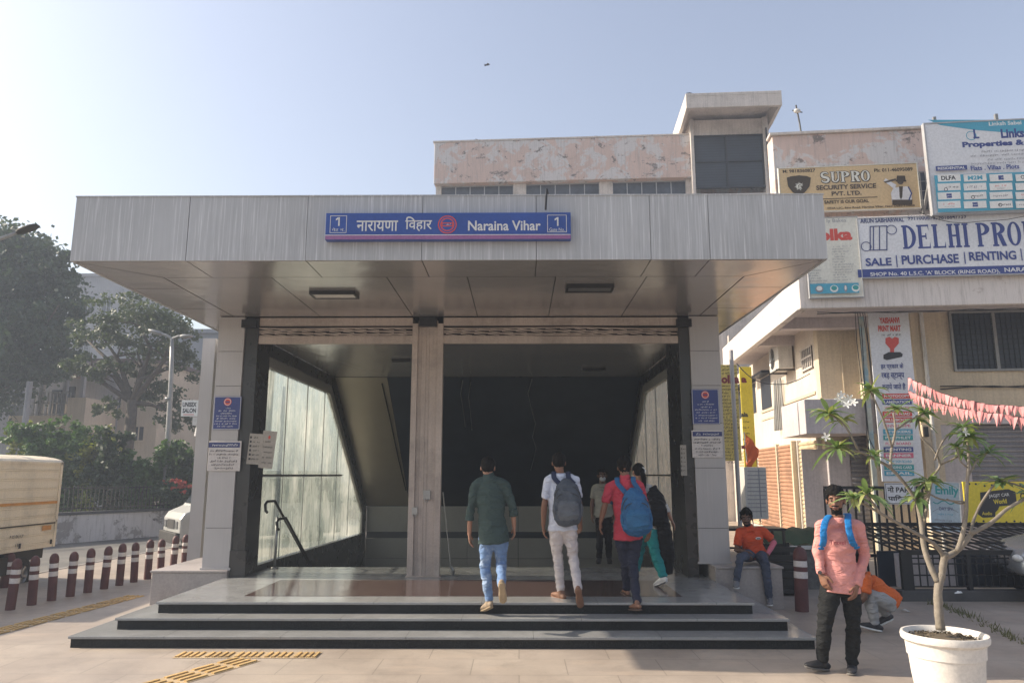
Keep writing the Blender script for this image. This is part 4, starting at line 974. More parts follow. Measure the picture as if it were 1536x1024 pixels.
# birds
M_bird = mk('bird_feathers', (.035, .033, .035), .7, 0, .2, 20)
def bird(label, p, s, a=0, fly=False):
    m = MB(); m.M = Matrix.Rotation(a, 4, 'Z') @ Matrix.Scale(s, 4)
    pt = [(-.95, 0, .02), (-.55, 0, .0), (-.2, 0, .06), (.15, 0, .12), (.38, 0, .17), (.5, 0, .27), (.62, 0, .30), (.74, 0, .27)]
    m.tube(pt, [.05, .09, .19, .21, .15, .12, .10, .02], 10)
    m.tube([(.70, 0, .28), (.86, 0, .26)], [.04, .006], 6)
    if fly:
        m.add([(.15, .1, .15), (-.2, .12, .12), (-.45, .9, .42), (-.1, 1.3, .3), (.25, .8, .38)], [(0, 1, 2, 3, 4)]); m.add([(.15, -.1, .15), (-.2, -.12, .12), (-.5, -.8, .05), (-.2, -1.25, -.2), (.25, -.8, .05)], [(4, 3, 2, 1, 0)])
    else:
        m.tube([(.05, .06, -.05), (.1, .06, -.28)], .025, 5); m.tube([(.05, -.06, -.05), (.1, -.06, -.28)], .025, 5)
    return tag(m.build('bird', M_bird, loc=p, smooth=True), label, 'bird')
bird('dark bird flying high in the open sky', P(731, 98, Y=28), .16, .5, True)
for (px, py, lb, a) in ((717, 212, 'small dark bird perched on the left end of the pink parapet', 3.4), (893, 208, 'small dark bird perched near the middle of the pink parapet', .3)):
    q = FP.M @ FP.L(px, py, -.1); q.z = (FP.M @ Vector((0, 0, zt + .06))).z + .045; bird(lb, q, .17, a)
q = FP.M @ FP.L(1034, 139, -1.8); q.z = hz1 + .045; bird('small dark bird perched on the corner of the stair tower roof', q, .16, .4)

# ================================================================== shop building
SF = Frame((P(1290, 600, Y=15.6).x, 15.6, 0), -5.5)
SB = thing('shop_building', 'cream and lilac shop building with overhanging floor and roller shutters on the right', 'building', SF.loc, SF.rot)
M_lilac = mk('lilac_grey_render', (.54, .49, .49), .85, 0, .1, .8, 20, .15, streak=.3, dirt=.15)
M_cream2 = mk('cream_yellow_render', (.62, .52, .38), .85, 0, .08, .6, 20, .12, streak=.3, dirt=.12)
M_band = peel_mat('weathered_white_band', (.68, .63, .60), (.50, .44, .41), (.2, .17, .15), .9, .60, .6)
g = lambda px, py, v: SF.L(px, py, v)
sx0, sx1 = g(1198, 430, 0).x, g(1600, 430, 0).x + 3
bz0, bz1 = g(1330, 460, 0).z, g(1380, 322, 0).z
m = MB(); m.box(sx0, sx1, 0, .18, bz0, bz1); m.build('parapet', M_band, SB, bevel=.02)
m = MB(); m.box(sx0, sx0 + .16, .18, 9.5, bz0 + .02, bz1 - 1.3); m.build('side_beam', M_band, SB, bevel=.01)
m = MB(); m.box(sx0 + .16, sx1, .18, 10, bz0 + .25, bz0 + .5); m.build('floor_slab', M_lilac, SB)
for v in (.181, 2.2, 4.6):
    m = MB(); m.box(sx0 + .16, sx0 + 3.4 if v > .2 else sx1, v, v + .3, bz0 - (.0 if v < 1 else .02), bz0 + .249); m.build('beam', M_lilac, SB, bevel=.01)
# upper storey set back, with parapet
uz1 = g(1270, 199, 1.2).z; ux0 = g(1160, 240, 1.2).x
m = MB(); m.box(ux0, sx1, 1.2, 1.7, bz1 - .3, uz1); m.build('upper_wall', M_pink, SB, bevel=.02)
m = MB(); m.box(ux0 - .06, sx1, 1.14, 1.5, uz1, uz1 + .06); m.build('coping', M_pinkw, SB)
q0, q1 = g(1377, 260, 1.2), g(1400, 316, 1.2)
m = MB(); m.box(q0.x - .02, q1.x + 1.2, 1.17, 1.19, q1.z, q0.z); wn = m.build('window', M_glassd, SB)
m = MB()
for k in range(7): m.box(q0.x + k * .12, q0.x + k * .12 + .015, 1.13, 1.145, q1.z, q0.z)
for k in range(5): z = q1.z + (q0.z - q1.z) * k / 4; m.box(q0.x - .02, q0.x + 1.2, 1.146, 1.16, z, z + .02)
m.build('window_bars', M_galv, wn)
# ground / first floor walls under the overhang
wv = 1.9
wx = g(1370, 520, wv).x; wz = bz0 + .25
zsh = g(1470, 636, wv).z
m = MB(); m.box(wx, sx1, wv, wv + .3, zsh, wz); m.build('wall', M_cream2, SB)
px_ = g(1412, 650, wv - .06).x
m = MB(); m.box(wx, px_, wv - .06, wv + .3, 0, zsh - .002); m.build('pier', M_cream2, SB)
m = MB(); m.box(px_, g(1452, 650, wv).x, wv + .03, wv + .3, 0, zsh - .002); m.build('pier', M_lilac, SB)
M_shutg = mk('grey_shutter_steel', (.27, .26, .27), .5, .35, .12, 2, 30, .05, streak=.4, dirt=.3)
M_shuty = mk('cream_shutter_paint', (.62, .50, .33), .55, .1, .1, 2, 30, .05, streak=.25, dirt=.25)
M_shutr = mk('rusty_shutter_paint', (.42, .23, .14), .7, .1, .2, 3, 30, .05, streak=.5, dirt=.5)
def rshutter(par, mat, x0, x1, z0, z1, y, ax='x', pitch=.11, name='shutter'):
    m = MB(); z = z0; pr = []
    while z < z1 - .001: pr += [(0, z), (-.03, z + pitch * .25), (-.034, z + pitch * .6), (-.004, z + pitch * .86)]; z += pitch
    vs = []; fs = []
    for d, zz_ in pr:
        vs += [(x0, y + d, zz_), (x1, y + d, zz_)] if ax == 'x' else [(y + d, x0, zz_), (y + d, x1, zz_)]
    for i in range(len(pr) - 1): fs.append((2 * i, 2 * i + 1, 2 * i + 3, 2 * i + 2))
    m.add(vs, fs)
    if ax == 'x': m.box(x0, x1, y - .03, y + .005, z0 - .08, z0)
    else: m.box(y - .03, y + .005, x0, x1, z0 - .08, z0)
    return m.build(name, mat, par)
rshutter(SB, M_shutg, g(1452, 650, wv).x, sx1 - .1, .1, zsh + .02, wv + .1)
m = MB(); m.box(g(1452, 650, wv).x, sx1, wv - .12, wv + .06, zsh, zsh + .16); m.build('shutter_box', M_lilac, SB)
# big barred window
a, b_ = g(1424, 471, wv), g(1600, 552, wv)
m = MB(); m.box(a.x, b_.x, wv - .03, wv - .012, b_.z, a.z); wn = m.build('window', M_black, SB)
m = MB(); t = .05
m.box(a.x - t, b_.x, wv - .09, wv - .031, a.z, a.z + t); m.box(a.x - t, b_.x, wv - .09, wv - .031, b_.z - t, b_.z); m.box(a.x - t, a.x, wv - .09, wv - .031, b_.z, a.z)
for px in (1492, 1560): x = g(px, 520, wv).x; m.box(x - .035, x + .035, wv - .09, wv - .031, b_.z, a.z)
m.build('window_frame', M_galv, wn)
m = MB(); x = a.x + .06
while x < b_.x: m.bar((x, wv - .05, b_.z), (x, wv - .05, a.z), .012); x += .115
z = b_.z + .1
while z < a.z: m.bar((a.x, wv - .055, z), (b_.x, wv - .055, z), .012); z += .12
m.build('window_bars', M_blackm, wn)
# recessed middle bay (cream), its hood and shutter
rv = 2.6; rx0, rx1 = g(1228, 540, rv).x, wx
m = MB(); m.box(rx0, rx1, rv, rv + .3, 0, wz); m.build('wall', M_cream2, SB)
m = MB(); x = g(1262, 540, rv).x; m.box(x, x + .03, rv - .025, rv - .001, 2.2, wz); m.build('pilaster', M_cream2, SB); m = MB(); x = g(1318, 540, rv).x; m.box(x - .5, rx1, rv - .35, rv - .001, 0, wz - .002); m.build('pilaster', M_cream2, SB)
hv = 1.2; ha, hb_, = g(1206, 600, hv), g(1318, 648, hv)
hz1_, hz0_ = g(1260, 598, hv).z, g(1260, 650, hv).z
m = MB(); m.prism([(ha.x, hv), (hb_.x, hv), (hb_.x, rv + .2), (hb_.x - .9, hv + 2.1), (ha.x - .02, hv + 2.0)], 'z', hz0_, hz1_)
m.build('hood', M_lilac, SB, bevel=.01)
rshutter(SB, M_shutg, g(1276, 700, rv - .1).x, g(1322, 700, rv - .1).x, .1, hz0_, rv - .12)
m = MB(); m.box(g(1203, 700, rv).x, g(1276, 700, rv).x, rv - .02, rv - .003, 0, hz0_ - .3); m.build('wall_panel', M_lilac, SB)
m = MB(); m.box(g(1240, 700, rv).x, g(1274, 700, rv).x, rv - .12, rv - .021, g(1250, 742, rv).z, g(1250, 678, rv).z); m.build('wall_box', M_lilac, SB, bevel=.02)
# left flank facing the sun: wall running back, cream shutters on it, small barred window
fxk = rx0
def flank(px, py): 
    """point on the flank wall plane x = fxk of the building frame"""
    o = SF.I @ CAM; d = SF.I.to_3x3() @ ray(px, py); return o + d * ((fxk - o.x) / d.x)
M_sidew = mk('pale_peach_render', (.68, .59, .50), .85, 0, .08, .9, 20, .15, streak=.35, dirt=.2)
m = MB(); m.box(fxk, fxk + .25, rv + .301, 16, 0, wz); m.build('side_wall', M_sidew, SB)
f0, f1 = flank(1219, 700), flank(1184, 700)
rshutter(SB, M_shuty, rv + .35, rv + 2.1, .25, hz0_ - .06, fxk - .03, 'y')
m = MB()
for y in (rv + .31, rv + 2.15): m.box(fxk - .1, fxk - .001, y - .06, y + .0, 0, hz0_)
m.build('door_frame', M_dirtyw, SB)
rshutter(SB, M_shutr, rv + 2.4, rv + 4.4, .25, hz0_ - .06, fxk - .03, 'y')
m = MB(); m.box(fxk - .09, fxk - .001, rv + 4.45, rv + 4.55, 0, hz0_); m.build('pilaster', M_cream2, SB); m = MB(); m.box(fxk - .22, fxk - .001, rv + 2.2, rv + 2.33, 0, hz0_); m.build('pilaster', M_cream2, SB)
rshutter(SB, M_shutr, rv + 4.7, rv + 7.2, .25, hz0_ - .06, fxk - .03, 'y')
w0 = flank(1219, 530); w1 = flank(1204, 545)
zwn = flank(1212, 536).z
m = MB(); m.box(fxk - .015, fxk - .001, w0.y, w0.y + 1.0, zwn - .3, zwn + .25); wn = m.build('window', M_black, SB)
m = MB()
for k in range(6): m.box(fxk - .05, fxk - .03, w0.y + .16 * k, w0.y + .16 * k + .04, zwn - .32, zwn + .27)
for z in (-.32, -.03, .22): m.box(fxk - .056, fxk - .051, w0.y - .05, w0.y + 1.0, zwn + z, zwn + z + .05)
m.build('window_bars', M_pinkw, wn)
m = MB(); m.box(fxk - .035, fxk - .001, rv + .4, 9, zwn - 1.0, zwn - .93); m.box(fxk - .03, fxk - .001, rv + .4, 9, zwn - 1.25, zwn - 1.2); m.build('ledge', M_cream2, SB)
# farther wing closing the passage
fv = 14.0; m = MB(); xa = g(1098, 600, fv).x; m.box(xa, fxk, fv, fv + .3, 0, bz1); m.build('rear_wall', M_pinkw, SB)
for k, (c0, c1, mt) in enumerate(((1112, 1140, M_shutr), (1146, 1176, M_shutr))):
    rshutter(SB, mt, g(c0, 700, fv).x, g(c1, 700, fv).x, .3, 2.6, fv - .05)
m = MB(); m.box(xa, fxk, fv - 1.2, fv, 3.0, 3.9); m.build('hood', M_band, SB)
for k in range(3):
    y0_ = rv + 5.0 + k * 2.2; m = MB(); m.box(fxk - .02, fxk - .001, y0_, y0_ + 1.3, 3.9, 4.9); m.box(fxk - .3, fxk - .001, y0_ - .15, y0_ + 1.45, 4.95, 5.03); m.build('window', M_black, SB)
rshutter(SB, M_shuty, rv + 7.5, rv + 10.5, .25, hz0_ - .06, fxk - .03, 'y')
# cables along the wall
m = MB(); zc = g(1470, 583, wv).z
for k in range(2): m.tube([(g(1290 + 40 * j, 583, wv - .07).x, wv - .08 - .01 * k, zc + .03 * math.sin(j * 1.7 + k * 2) + (.02 if k else 0) + .02 * j * .3) for j in range(3, 10)], .014, 6)
m.build('cable', M_blackm, SB)

m = MB()
for k in range(5):
    x_ = g(1298 + k * 5, 470, .3).x; m.tube([(x_, .9 + .05 * k, bz0 + .2), (x_ + .06 * math.sin(k * 3), .95, bz0 - .6), (x_ + .1 * math.sin(k * 2 + 1), .95, 2.6), (x_ + .3 * (k % 2), 1.0, 1.9)], .009, 5)
m.build('cable', M_blackm, SB)
m = MB(); zc = bz0 - .03
for k in range(3): m.tube([(sx0 + .4 + j * .8, .16 + .02 * k, zc - .02 - .04 * abs(math.sin(j * 1.3 + k))) for j in range(12)], .010, 5)
m.build('cable', M_blackm, SB)
m = MB(); x_ = g(1385, 520, wv).x; m.tube([(x_, wv - .05, wz), (x_, wv - .05, .1)], .045, 10)
for z_ in (1.2, 2.6, 4.0): m.tube([(x_, wv - .05, z_), (x_, wv - .05, z_ + .06)], .056, 10)
m.build('drain_pipe', M_dirtyw, SB)
for (x0_, x1_, y0_, y1_) in ((1385, 1392, 640, 655),): 
    a_, b_ = g(x0_, y0_, wv - .06), g(x1_, y1_, wv - .06); m = MB(); m.box(a_.x, b_.x, wv - .12, wv - .061, b_.z, a_.z); m.build('meter_box', M_blackm, SB)

# ---- things fixed to the building
def ac_unit(label, p, rz, s=1.0):
    o = thing('air_conditioner', label, 'air conditioner', p, rz)
    m = MB(); w, d, h = .8 * s, .3 * s, .55 * s; m.box(-w / 2, w / 2, -d, 0, 0, h); m.build('casing', M_dirtyw, o, bevel=.015)
    m = MB(); c = (-.12 * s, -d, h / 2); m.M = Matrix.Translation(c) @ Matrix.Rotation(PI / 2, 4, 'X')
    for r_ in (.06, .10, .14, .18, .22): m.lathe([(r_ * s, .004), (r_ * s + .008, .012), (r_ * s + .012, .004)], seg=20, cap=False)
    for k in range(12): a_ = 2 * PI * k / 12; m.bar((.03 * s * math.cos(a_), .03 * s * math.sin(a_), .01), (.23 * s * math.cos(a_), .23 * s * math.sin(a_), .01), .006)
    m.build('fan_grille', M_steel, o)
    m = MB(); m.M = Matrix.Translation((-.12 * s, -d - .001, h / 2)) @ Matrix.Rotation(PI / 2, 4, 'X'); m.lathe([(.001, 0), (.22 * s, 0)], seg=20, cap=False); m.build('fan', M_black, o)
    m = MB(); m.bar((-w * .4, -d - .05, -.02), (-w * .4, .1, -.02), .04); m.bar((w * .4, -d - .05, -.02), (w * .4, .1, -.02), .04); m.bar((-w * .5, -d, -.02), (w * .5, -d, -.02), .03)
    m.build('bracket', M_under, o)
    return o
q = flank(1186, 556); ac_unit('dirty white air conditioner unit on a bracket high on the sunlit side wall', SF.M @ Vector((fxk - .06, q.y, q.z)), SF.rot - PI / 2, 1.3)
m = MB(); o = SF.M @ Vector((fxk - .05, q.y + .8, q.z - 1.6)); 
for k in range(7): m.tube([(0 - .02 * k, k * .12, 0), (-.04 + .03 * math.sin(k), k * .12 + .03, 1.5)], .025, 6)
m2 = m.build('pipe_bundle', M_galv, None, loc=o, rz=SF.rot); tag(m2, 'bundle of grey pipes below the air conditioner on the side wall', 'pipes')

# antenna
q = SF.M @ SF.L(1203, 200, 1.6); o = thing('antenna', 'thin rooftop antenna mast with a small box above the shop parapet', 'antenna', (q.x, q.y, uz1)); pz = P(1203, 158, Y=q.y)
m = MB(); m.tube([(0, 0, -.1), (-.04, 0, (pz.z - uz1) * .5), (-.1, 0, pz.z - uz1)], .022, 6); m.bar((-.2, 0, (pz.z - uz1) * .86), (.05, 0, (pz.z - uz1) * .8), .02); m.build('mast', M_blackm, o)
m = MB(); m.ball((-.08, 0, (pz.z - uz1) * .84), (.09, .06, .06)); m.build('receiver', M_dirtyw, o, smooth=True)

# ================================================================== boards
M_bwhite = mk('white_board_face', (.68, .69, .72), .5, 0, .05, 1, 20, .03, dirt=.06)
M_dblue = mk('dark_blue_print', (.028, .05, .22), .5, 0, .06)
M_gold = mk('gold_board_face', (.60, .44, .24), .5, 0, .10, 1.2, 20, .03, dirt=.1)
M_cyan = mk('cyan_print', (.06, .33, .47), .5, 0, .06)
M_greyink = mk('grey_print', (.25, .25, .28), .6)
M_creamb = mk('cream_board_face', (.66, .65, .58), .6, 0, .05, 2, 20, .03, dirt=.1)
M_yel = mk('yellow_board_face', (.72, .58, .04), .5, 0, .08, 2, 20, .03, dirt=.06)
M_brown = mk('dark_brown_print', (.05, .035, .02), .6)
M_pinkp = mk('pink_print', (.60, .13, .20), .5)
M_teal = mk('teal_print', (.03, .30, .30), .5)
def FB(name, label, cat, x0, y0, x1, y1, v, face, **k): return Board(name, label, cat, x0, y0, x1, y1, frame=SF, v=v, face=face, **k)
b = FB('shop_sign', 'wide white property agency board with large dark blue serif letters under the tall billboard', 'shop sign', 1286, 321.5, 1690, 411, -.14, M_bwhite, thick=.08, edge=M_mull, border=.02)
k_ = (b._l(1372, 355).x - b._l(1353, 355).x) / 19; z0 = b._l(1360, 373.5).z; hh = b._l(1360, 338).z - z0
e_ = b.t.serif('DELHI PROPERTIES', b._l(1353, 355).x, z0, 20 * k_, hh, 2.6 * k_, 0)
b.text('ARUN SABHARWAL', 1290, 327, 1356, 334, 1, .02); b.text('9911000675, 9818647759', 1361, 322.5, 1449, 330.5, 1, .01)
b.text('SALE', 1298, 387, 1337, 399, 0, .03); b.text('PURCHASE', 1352, 382, 1438, 396, 0, .03); b.text('RENTING', 1453, 377, 1524, 390.5, 0, .03); b.text('COLLABORATION', 1540, 374, 1670, 386, 0, .03)
for px, py in ((1344, 392), (1446, 387), (1531, 382)): b.rect(px, py - 9, px + 1.6, py + 9, 0)
b.rect(1286, 399, 1690, 411, 0); b.text("SHOP No. 40 L.S.C. 'A' BLOCK (RING ROAD),", 1305, 406, 1500, 413.5, 2, .02); b.text('NARAINA VIHAR, NEW DELHI', 1506, 399.5, 1672, 407, 2, .02)
def PX(a_, c_): q_ = b._l(a_, c_); return (q_.x, q_.z)
t_ = 1.6 * k_
for xa_ in (1305, 1310, 1319, 1330): b.t.stroke([PX(xa_, 339.5), PX(xa_, 376)], t_, 1)
for ya_ in (340, 375.5): b.t.stroke([PX(1305, ya_), PX(1330.5, ya_ - .8)], t_, 1)
for (a_, c_) in ((1299, 370), (1337, 345)): q_ = PX(a_, c_); b.t.ring(q_[0], q_[1], 8 * k_, 6.8 * k_, 1)
b.done([M_dblue, M_navyink, M_offw])

b = FB('billboard', 'tall white and blue property billboard standing on the roof edge at the top right', 'billboard', 1392, 180, 1640, 316, -.30, M_bwhite, thick=.1, edge=M_mull, border=.03)
b.poly([(1392, 180), (1640, 180), (1640, 201), (1520, 200), (1460, 195), (1410, 188)], 1)
b.text('Linksh Sabei', 1483, 182, 1532, 188, 2, .02)
b.text('Links', 1501, 193, 1536, 207, 0, .04); b.text('Properties & Consultants', 1443, 209, 1640 - 12, 220, 0, .05)
b.t.ring(b.X(1462), b.Z(201), 8 * b.sx, 6.8 * b.sx, 1); b.rect(1460, 194, 1463, 207, 0); b.rect(1460, 205.5, 1469, 208, 0)
for i, (a_, c_, y) in enumerate(((1472, 1600, 225), (1455, 1590, 232), (1480, 1600, 238), (1455, 1610, 244))): b.scrib(a_, y, c_, 3.4, 3, i)
b.rect(1402, 250, 1449, 257, 0); b.text('RESIDENTIAL', 1405, 251.5, 1446, 255.5, 2, .02); b.text('Flats . Villas . Plots', 1454, 249, 1527, 256, 0, .03)
b.rect(1402, 260, 1640, 316, 1)
r_ = random.Random(4)
for i in range(6):
    for j in range(4):
        x = 1405 + i * 38.5; y = 263 + j * 13.4; b.rect(x, y, x + 34, y + 10.6, 2); k = (i * 3 + j) % 4
        if i == 0 and j == 0: b.text('DLFA', x + 5, y + 2, x + 27, y + 8.5, 4, .04)
        elif i == 1 and j == 0: b.text('M2M', x + 6, y + 2, x + 28, y + 8.5, 1, .04)
        elif k == 0: b.scrib(x + 5, y + 5.4, x + 29, 3.6, 3, i + j)
        elif k == 1: b.t.ring(b.X(x + 8), b.Z(y + 5.4), 3 * b.sx, 2 * b.sx, 4); b.scrib(x + 13, y + 5.4, x + 31, 3, 4, i + j)
        elif k == 2: b.rect(x + 13, y + 2, x + 21, y + 8.6, 0); b.scrib(x + 13, y + 5.4, x + 21, 2, 2, i)
        else: b.scrib(x + 8, y + 4, x + 27, 2.6, 5, i * j); b.scrib(x + 10, y + 8, x + 25, 1.6, 3, i)
b.done([M_dblue, M_cyan, M_white, M_greyink, M_ink, M_red])
o = thing('billboard_scaffold', 'steel support posts behind the tall billboard', 'scaffold', SF.M @ Vector((g(1400, 200, 0).x, .1, bz1)), SF.rot); m = MB()
for k in range(3): m.bar((k * 1.3 + .1, 0, -.2), (k * 1.3 + .1, 0, 2.3), .06); m.bar((k * 1.3 + .1, 0, 1.8), (k * 1.3 + .1, 1.1, .2), .05)
m.build('post', M_galv, o)

b = FB('shop_sign', 'gold security company board with a lion shield on the pink upper wall', 'shop sign', 1169, 249, 1377, 315, .95, M_gold, thick=.06, edge=M_creamb, border=.02)
b.text('M: 9818360827', 1174, 254, 1223, 259, 1, .03); b.text('Ph: 011-46095089', 1311, 252, 1369, 257.5, 1, .03)
for (ox, oy) in ((1.2, 1.0), (-.8, .8), (.8, -.8), (-.8, -.8), (.9, .6)): b.t.serif('SUPRO', b.X(1232 + ox), b.Z(273 + oy), 13.2 * b.sx, 16 * b.sz, 2 * b.sx, 1)
b.t.serif('SUPRO', b.X(1232), b.Z(273), 13.2 * b.sx, 16 * b.sz, 2 * b.sx, 2)
b.text('SECURITY SERVICE', 1224, 277, 1314, 284, 3, .03); b.text('PVT. LTD.', 1247, 287, 1292, 293.5, 3, .03); b.rect(1226, 297, 1316, 298, 1)
b.text('SAFETY IS OUR GOAL', 1236, 300, 1303, 305, 1, .03); b.text('DDA LSC, Ring Road, Naraina Vihar, New Delhi-110028', 1241, 309, 1372, 313, 1, .02)
sh = [(1180, 267), (1186, 265), (1198, 263.5), (1210, 264.5), (1216, 267), (1214, 280), (1207, 289), (1198, 294), (1189, 289), (1182, 280)]
b.poly(sh, 1); cx, cz = b.X(1199), b.Z(277)
for k in range(13):
    a_ = R(20 + k * 24); rr = .085 + .02 * (k % 2); b.t.poly([(cx + .035 * math.cos(a_ - .5), cz + .04 * math.sin(a_ - .5)), (cx + rr * 1.15 * math.cos(a_), cz + rr * 1.1 * math.sin(a_)), (cx + .035 * math.cos(a_ + .5), cz + .04 * math.sin(a_ + .5))], 2)
b.t.disc(cx + .01, cz - .01, .042, .05, 1); b.t.disc(cx + .012, cz - .015, .03, .036, 2); b.t.rect(cx - .005, cx + .04, cz - .02, cz - .008, 1)
# saluting guard printed on the board
G = lambda pts, mi: b.poly(pts, mi)
G([(1340, 282), (1360, 280), (1366, 286), (1368, 306), (1338, 306), (1336, 290)], 4); G([(1338, 300), (1368, 300), (1368, 308), (1338, 308)], 1)
G([(1348, 280), (1354, 280), (1353, 296), (1351, 300), (1349, 296)], 1); b.t.disc(b.X(1351), b.Z(274), 5.2 * b.sx, 6.2 * b.sz, 3); G([(1344, 271), (1345, 264), (1357, 264), (1358, 271)], 1); G([(1343, 271), (1359, 271), (1359, 273), (1343, 273)], 1)
G([(1341, 284), (1325, 272), (1328, 268), (1344, 278)], 4); G([(1325, 273), (1343, 268), (1344, 271), (1328, 275)], 3); b.t.stroke([(b.X(1362), b.Z(284)), (b.X(1366), b.Z(294)), (b.X(1361), b.Z(304))], .03, 5)
b.done([M_gold, M_brown, M_creamb, M_bark, M_bwhite, M_dblue])

b = FB('shop_sign', 'pale menu board of a bakery with red letters beside the canopy corner', 'shop sign', 1211, 326, 1290, 445, -.12, M_creamb, thick=.06, edge=M_mull, border=.015)
b.text('ly Bakes', 1240, 328, 1269, 335, 1, 0); b.text('olka', 1228, 343, 1278, 361, 0, .05)
for c0, c1, y0, n in ((1213, 1241, 398, 8), (1248, 1282, 370, 14)):
    for i in range(n): b.scrib(c0, y0 + i * 3.9, c0 + (c1 - c0) * r_.uniform(.45, 1), 2.3, 1, i)
b.rect(1214, 426, 1287, 441, 2)
for k, x in enumerate((1224, 1246, 1263, 1278)): b.t.disc(b.X(x), b.Z(434), (6 if k != 2 else 2.5) * b.sx, 5.2 * b.sz, 1 if k % 2 == 0 else 3); b.t.disc(b.X(x), b.Z(433), (4.4 if k != 2 else 1.5) * b.sx, 3.4 * b.sz, 3 if k % 2 == 0 else 4)
b.done([M_red, M_greyink, M_cyan, M_white, M_teal])

b = FB('banner', 'tall narrow white banner of a print shop with a red stamp picture', 'banner', 1312, 459, 1374, 719, .9, M_bwhite, thick=.03)
b.scrib(1322, 466, 1352, 4, 1, 1); b.text('YAISHANVI', 1319, 476, 1349, 485, 0, .05); b.text('PRINT MART', 1317, 488, 1351, 497, 0, .05); b.scrib(1320, 502, 1352, 3.5, 2, 4)
G = lambda pts, mi: b.poly(pts, mi)
G([(1328, 507), (1334, 505), (1338, 508), (1342, 505), (1348, 507), (1348, 515), (1341, 523), (1341, 530), (1335, 530), (1335, 523), (1328, 515)], 0)
G([(1325, 532), (1333, 528), (1350, 528), (1354, 531), (1353, 535), (1330, 540), (1325, 538)], 2)
for i, wd in enumerate(('हर प्रकार के', 'रबड़ स्टाम्प', 'बनाये जाते हैं')): b.text(wd, 1321 + i, 544 + i * 15, 1355 + i * 1.5, 555 + i * 15, 1, .02)
cols = [0, 1, 5, 0, 0, 5, 3, 4, 5, 1, 5, 3, 4, 3, 1]
wds = ['PHOTOCOPY', 'LAMINATION', 'VISITING CARD', 'LETTER HEAD', 'BILL BOOK', 'ENVELOPE', 'STICKERS', 'PAMPHLET', 'FLEX BOARD', 'PRINTING', 'BANNER', 'GLOW SIGN BOARD', 'WEDDING CARD', 'EMAIL', 'COLOUR PRINT']
for i in range(14):
    y = 590 + i * 8.9; mi = cols[i]; b.rect(1323 + i * .25, y, 1367 + i * .3, y + 7.4, mi if i % 3 != 2 else 6)
    b.text(wds[i], 1326 + i * .25, y + 1.8, 1364 + i * .3, y + 5.8, 6 if i % 3 != 2 else mi, .03)
b.done([M_red, M_dblue, M_ink, M_cyan, M_teal, M_pinkp, M_white])
m = MB(); q0 = SF.M @ g(1304, 460, .95); q = g(1303, 600, .95)
m.box(-.05, .05, -.03, .03, 0, bz0); o = m.build('banner_post', mk('painted_post', (.45, .46, .40), .7, 0, .2, 1.5, 20, .1, c2=(.12, .33, .45), dirt=.3), None, loc=SF.M @ Vector((q.x, 1.0, 0)), rz=SF.rot)
tag(o, 'cream and light blue painted post left of the print shop banner', 'post')
b = Board('parking_sign', 'white parking notice with dark Hindi letters below the print shop banner', 'sign', 1328, 724, 1374, 756, Y=12.5, deg=-5, face=M_bwhite, thick=.03)
b.text('नो PARK', 1331, 728, 1371, 738, 0, .03); b.text('पािकर्ंग', 1332, 742, 1368, 753, 0, .03); b.t.frame(-b.W / 2 + .01, b.W / 2 - .01, -b.H / 2 + .01, b.H / 2 - .01, .008, 0); b.done([M_ink])
b = FB('shop_sign', 'pale blue sign with looping script leaning behind the potted tree', 'shop sign', 1396, 723, 1440, 796, .2, mk('pale_blue_board', (.42, .52, .58), .5, 0, .1, 2, 20, .02), thick=.04, tilt=R(2.5), edge=M_bwhite, border=.015)
b.text('Emily', 1402, 728, 1437, 745, 0, .03); b.t.stroke([(b.X(1400 + i * 3), b.Z(753 + 2.5 * math.sin(i * .9))) for i in range(12)], .02, 0); b.text('DAY SPA', 1409, 760, 1430, 765, 1, .01); b.t.ring(b.X(1418), b.Z(790), 30 * b.sx, 29.2 * b.sx, 2, 20, R(50), R(130)); b.scrib(1407, 771, 1432, 3, 3, 1); b.scrib(1403, 780, 1436, 3, 2, 1); b.text('9810093 2649', 1403, 785, 1437, 790, 4, .03)
b.done([M_teal, M_navyink, M_greyink, M_cyan, M_dblue])
b = FB('shop_sign', 'yellow board with a dark jagged label of white letters above the grating', 'shop sign', 1447, 722, 1600, 788, .15, M_yel, thick=.05)
b.poly([(1470, 738), (1503, 734), (1512, 733), (1523, 737), (1525, 752), (1519, 757), (1499, 759), (1497, 764), (1493, 768), (1493, 775), (1474, 776), (1467, 771), (1466, 760), (1471, 758)], 0)
b.text('JAGJIT CAR', 1483, 740, 1514, 746, 1, .01, R(5)); b.text('World', 1490, 748, 1510, 755, 2, .03, R(5)); b.text('Audio', 1473, 767, 1488, 772, 2, .02)
b.text('CAR WORLD', 1530, 738, 1592, 750, 0, .04)
for i in range(26): b.t.disc(b.X(1450 + i * 5.6 + r_.uniform(-2, 2)), b.Z((727 if i % 2 else 783) + r_.uniform(-2, 2)), .022, .022, 0, 8)
b.done([M_ink, M_white, M_yel])
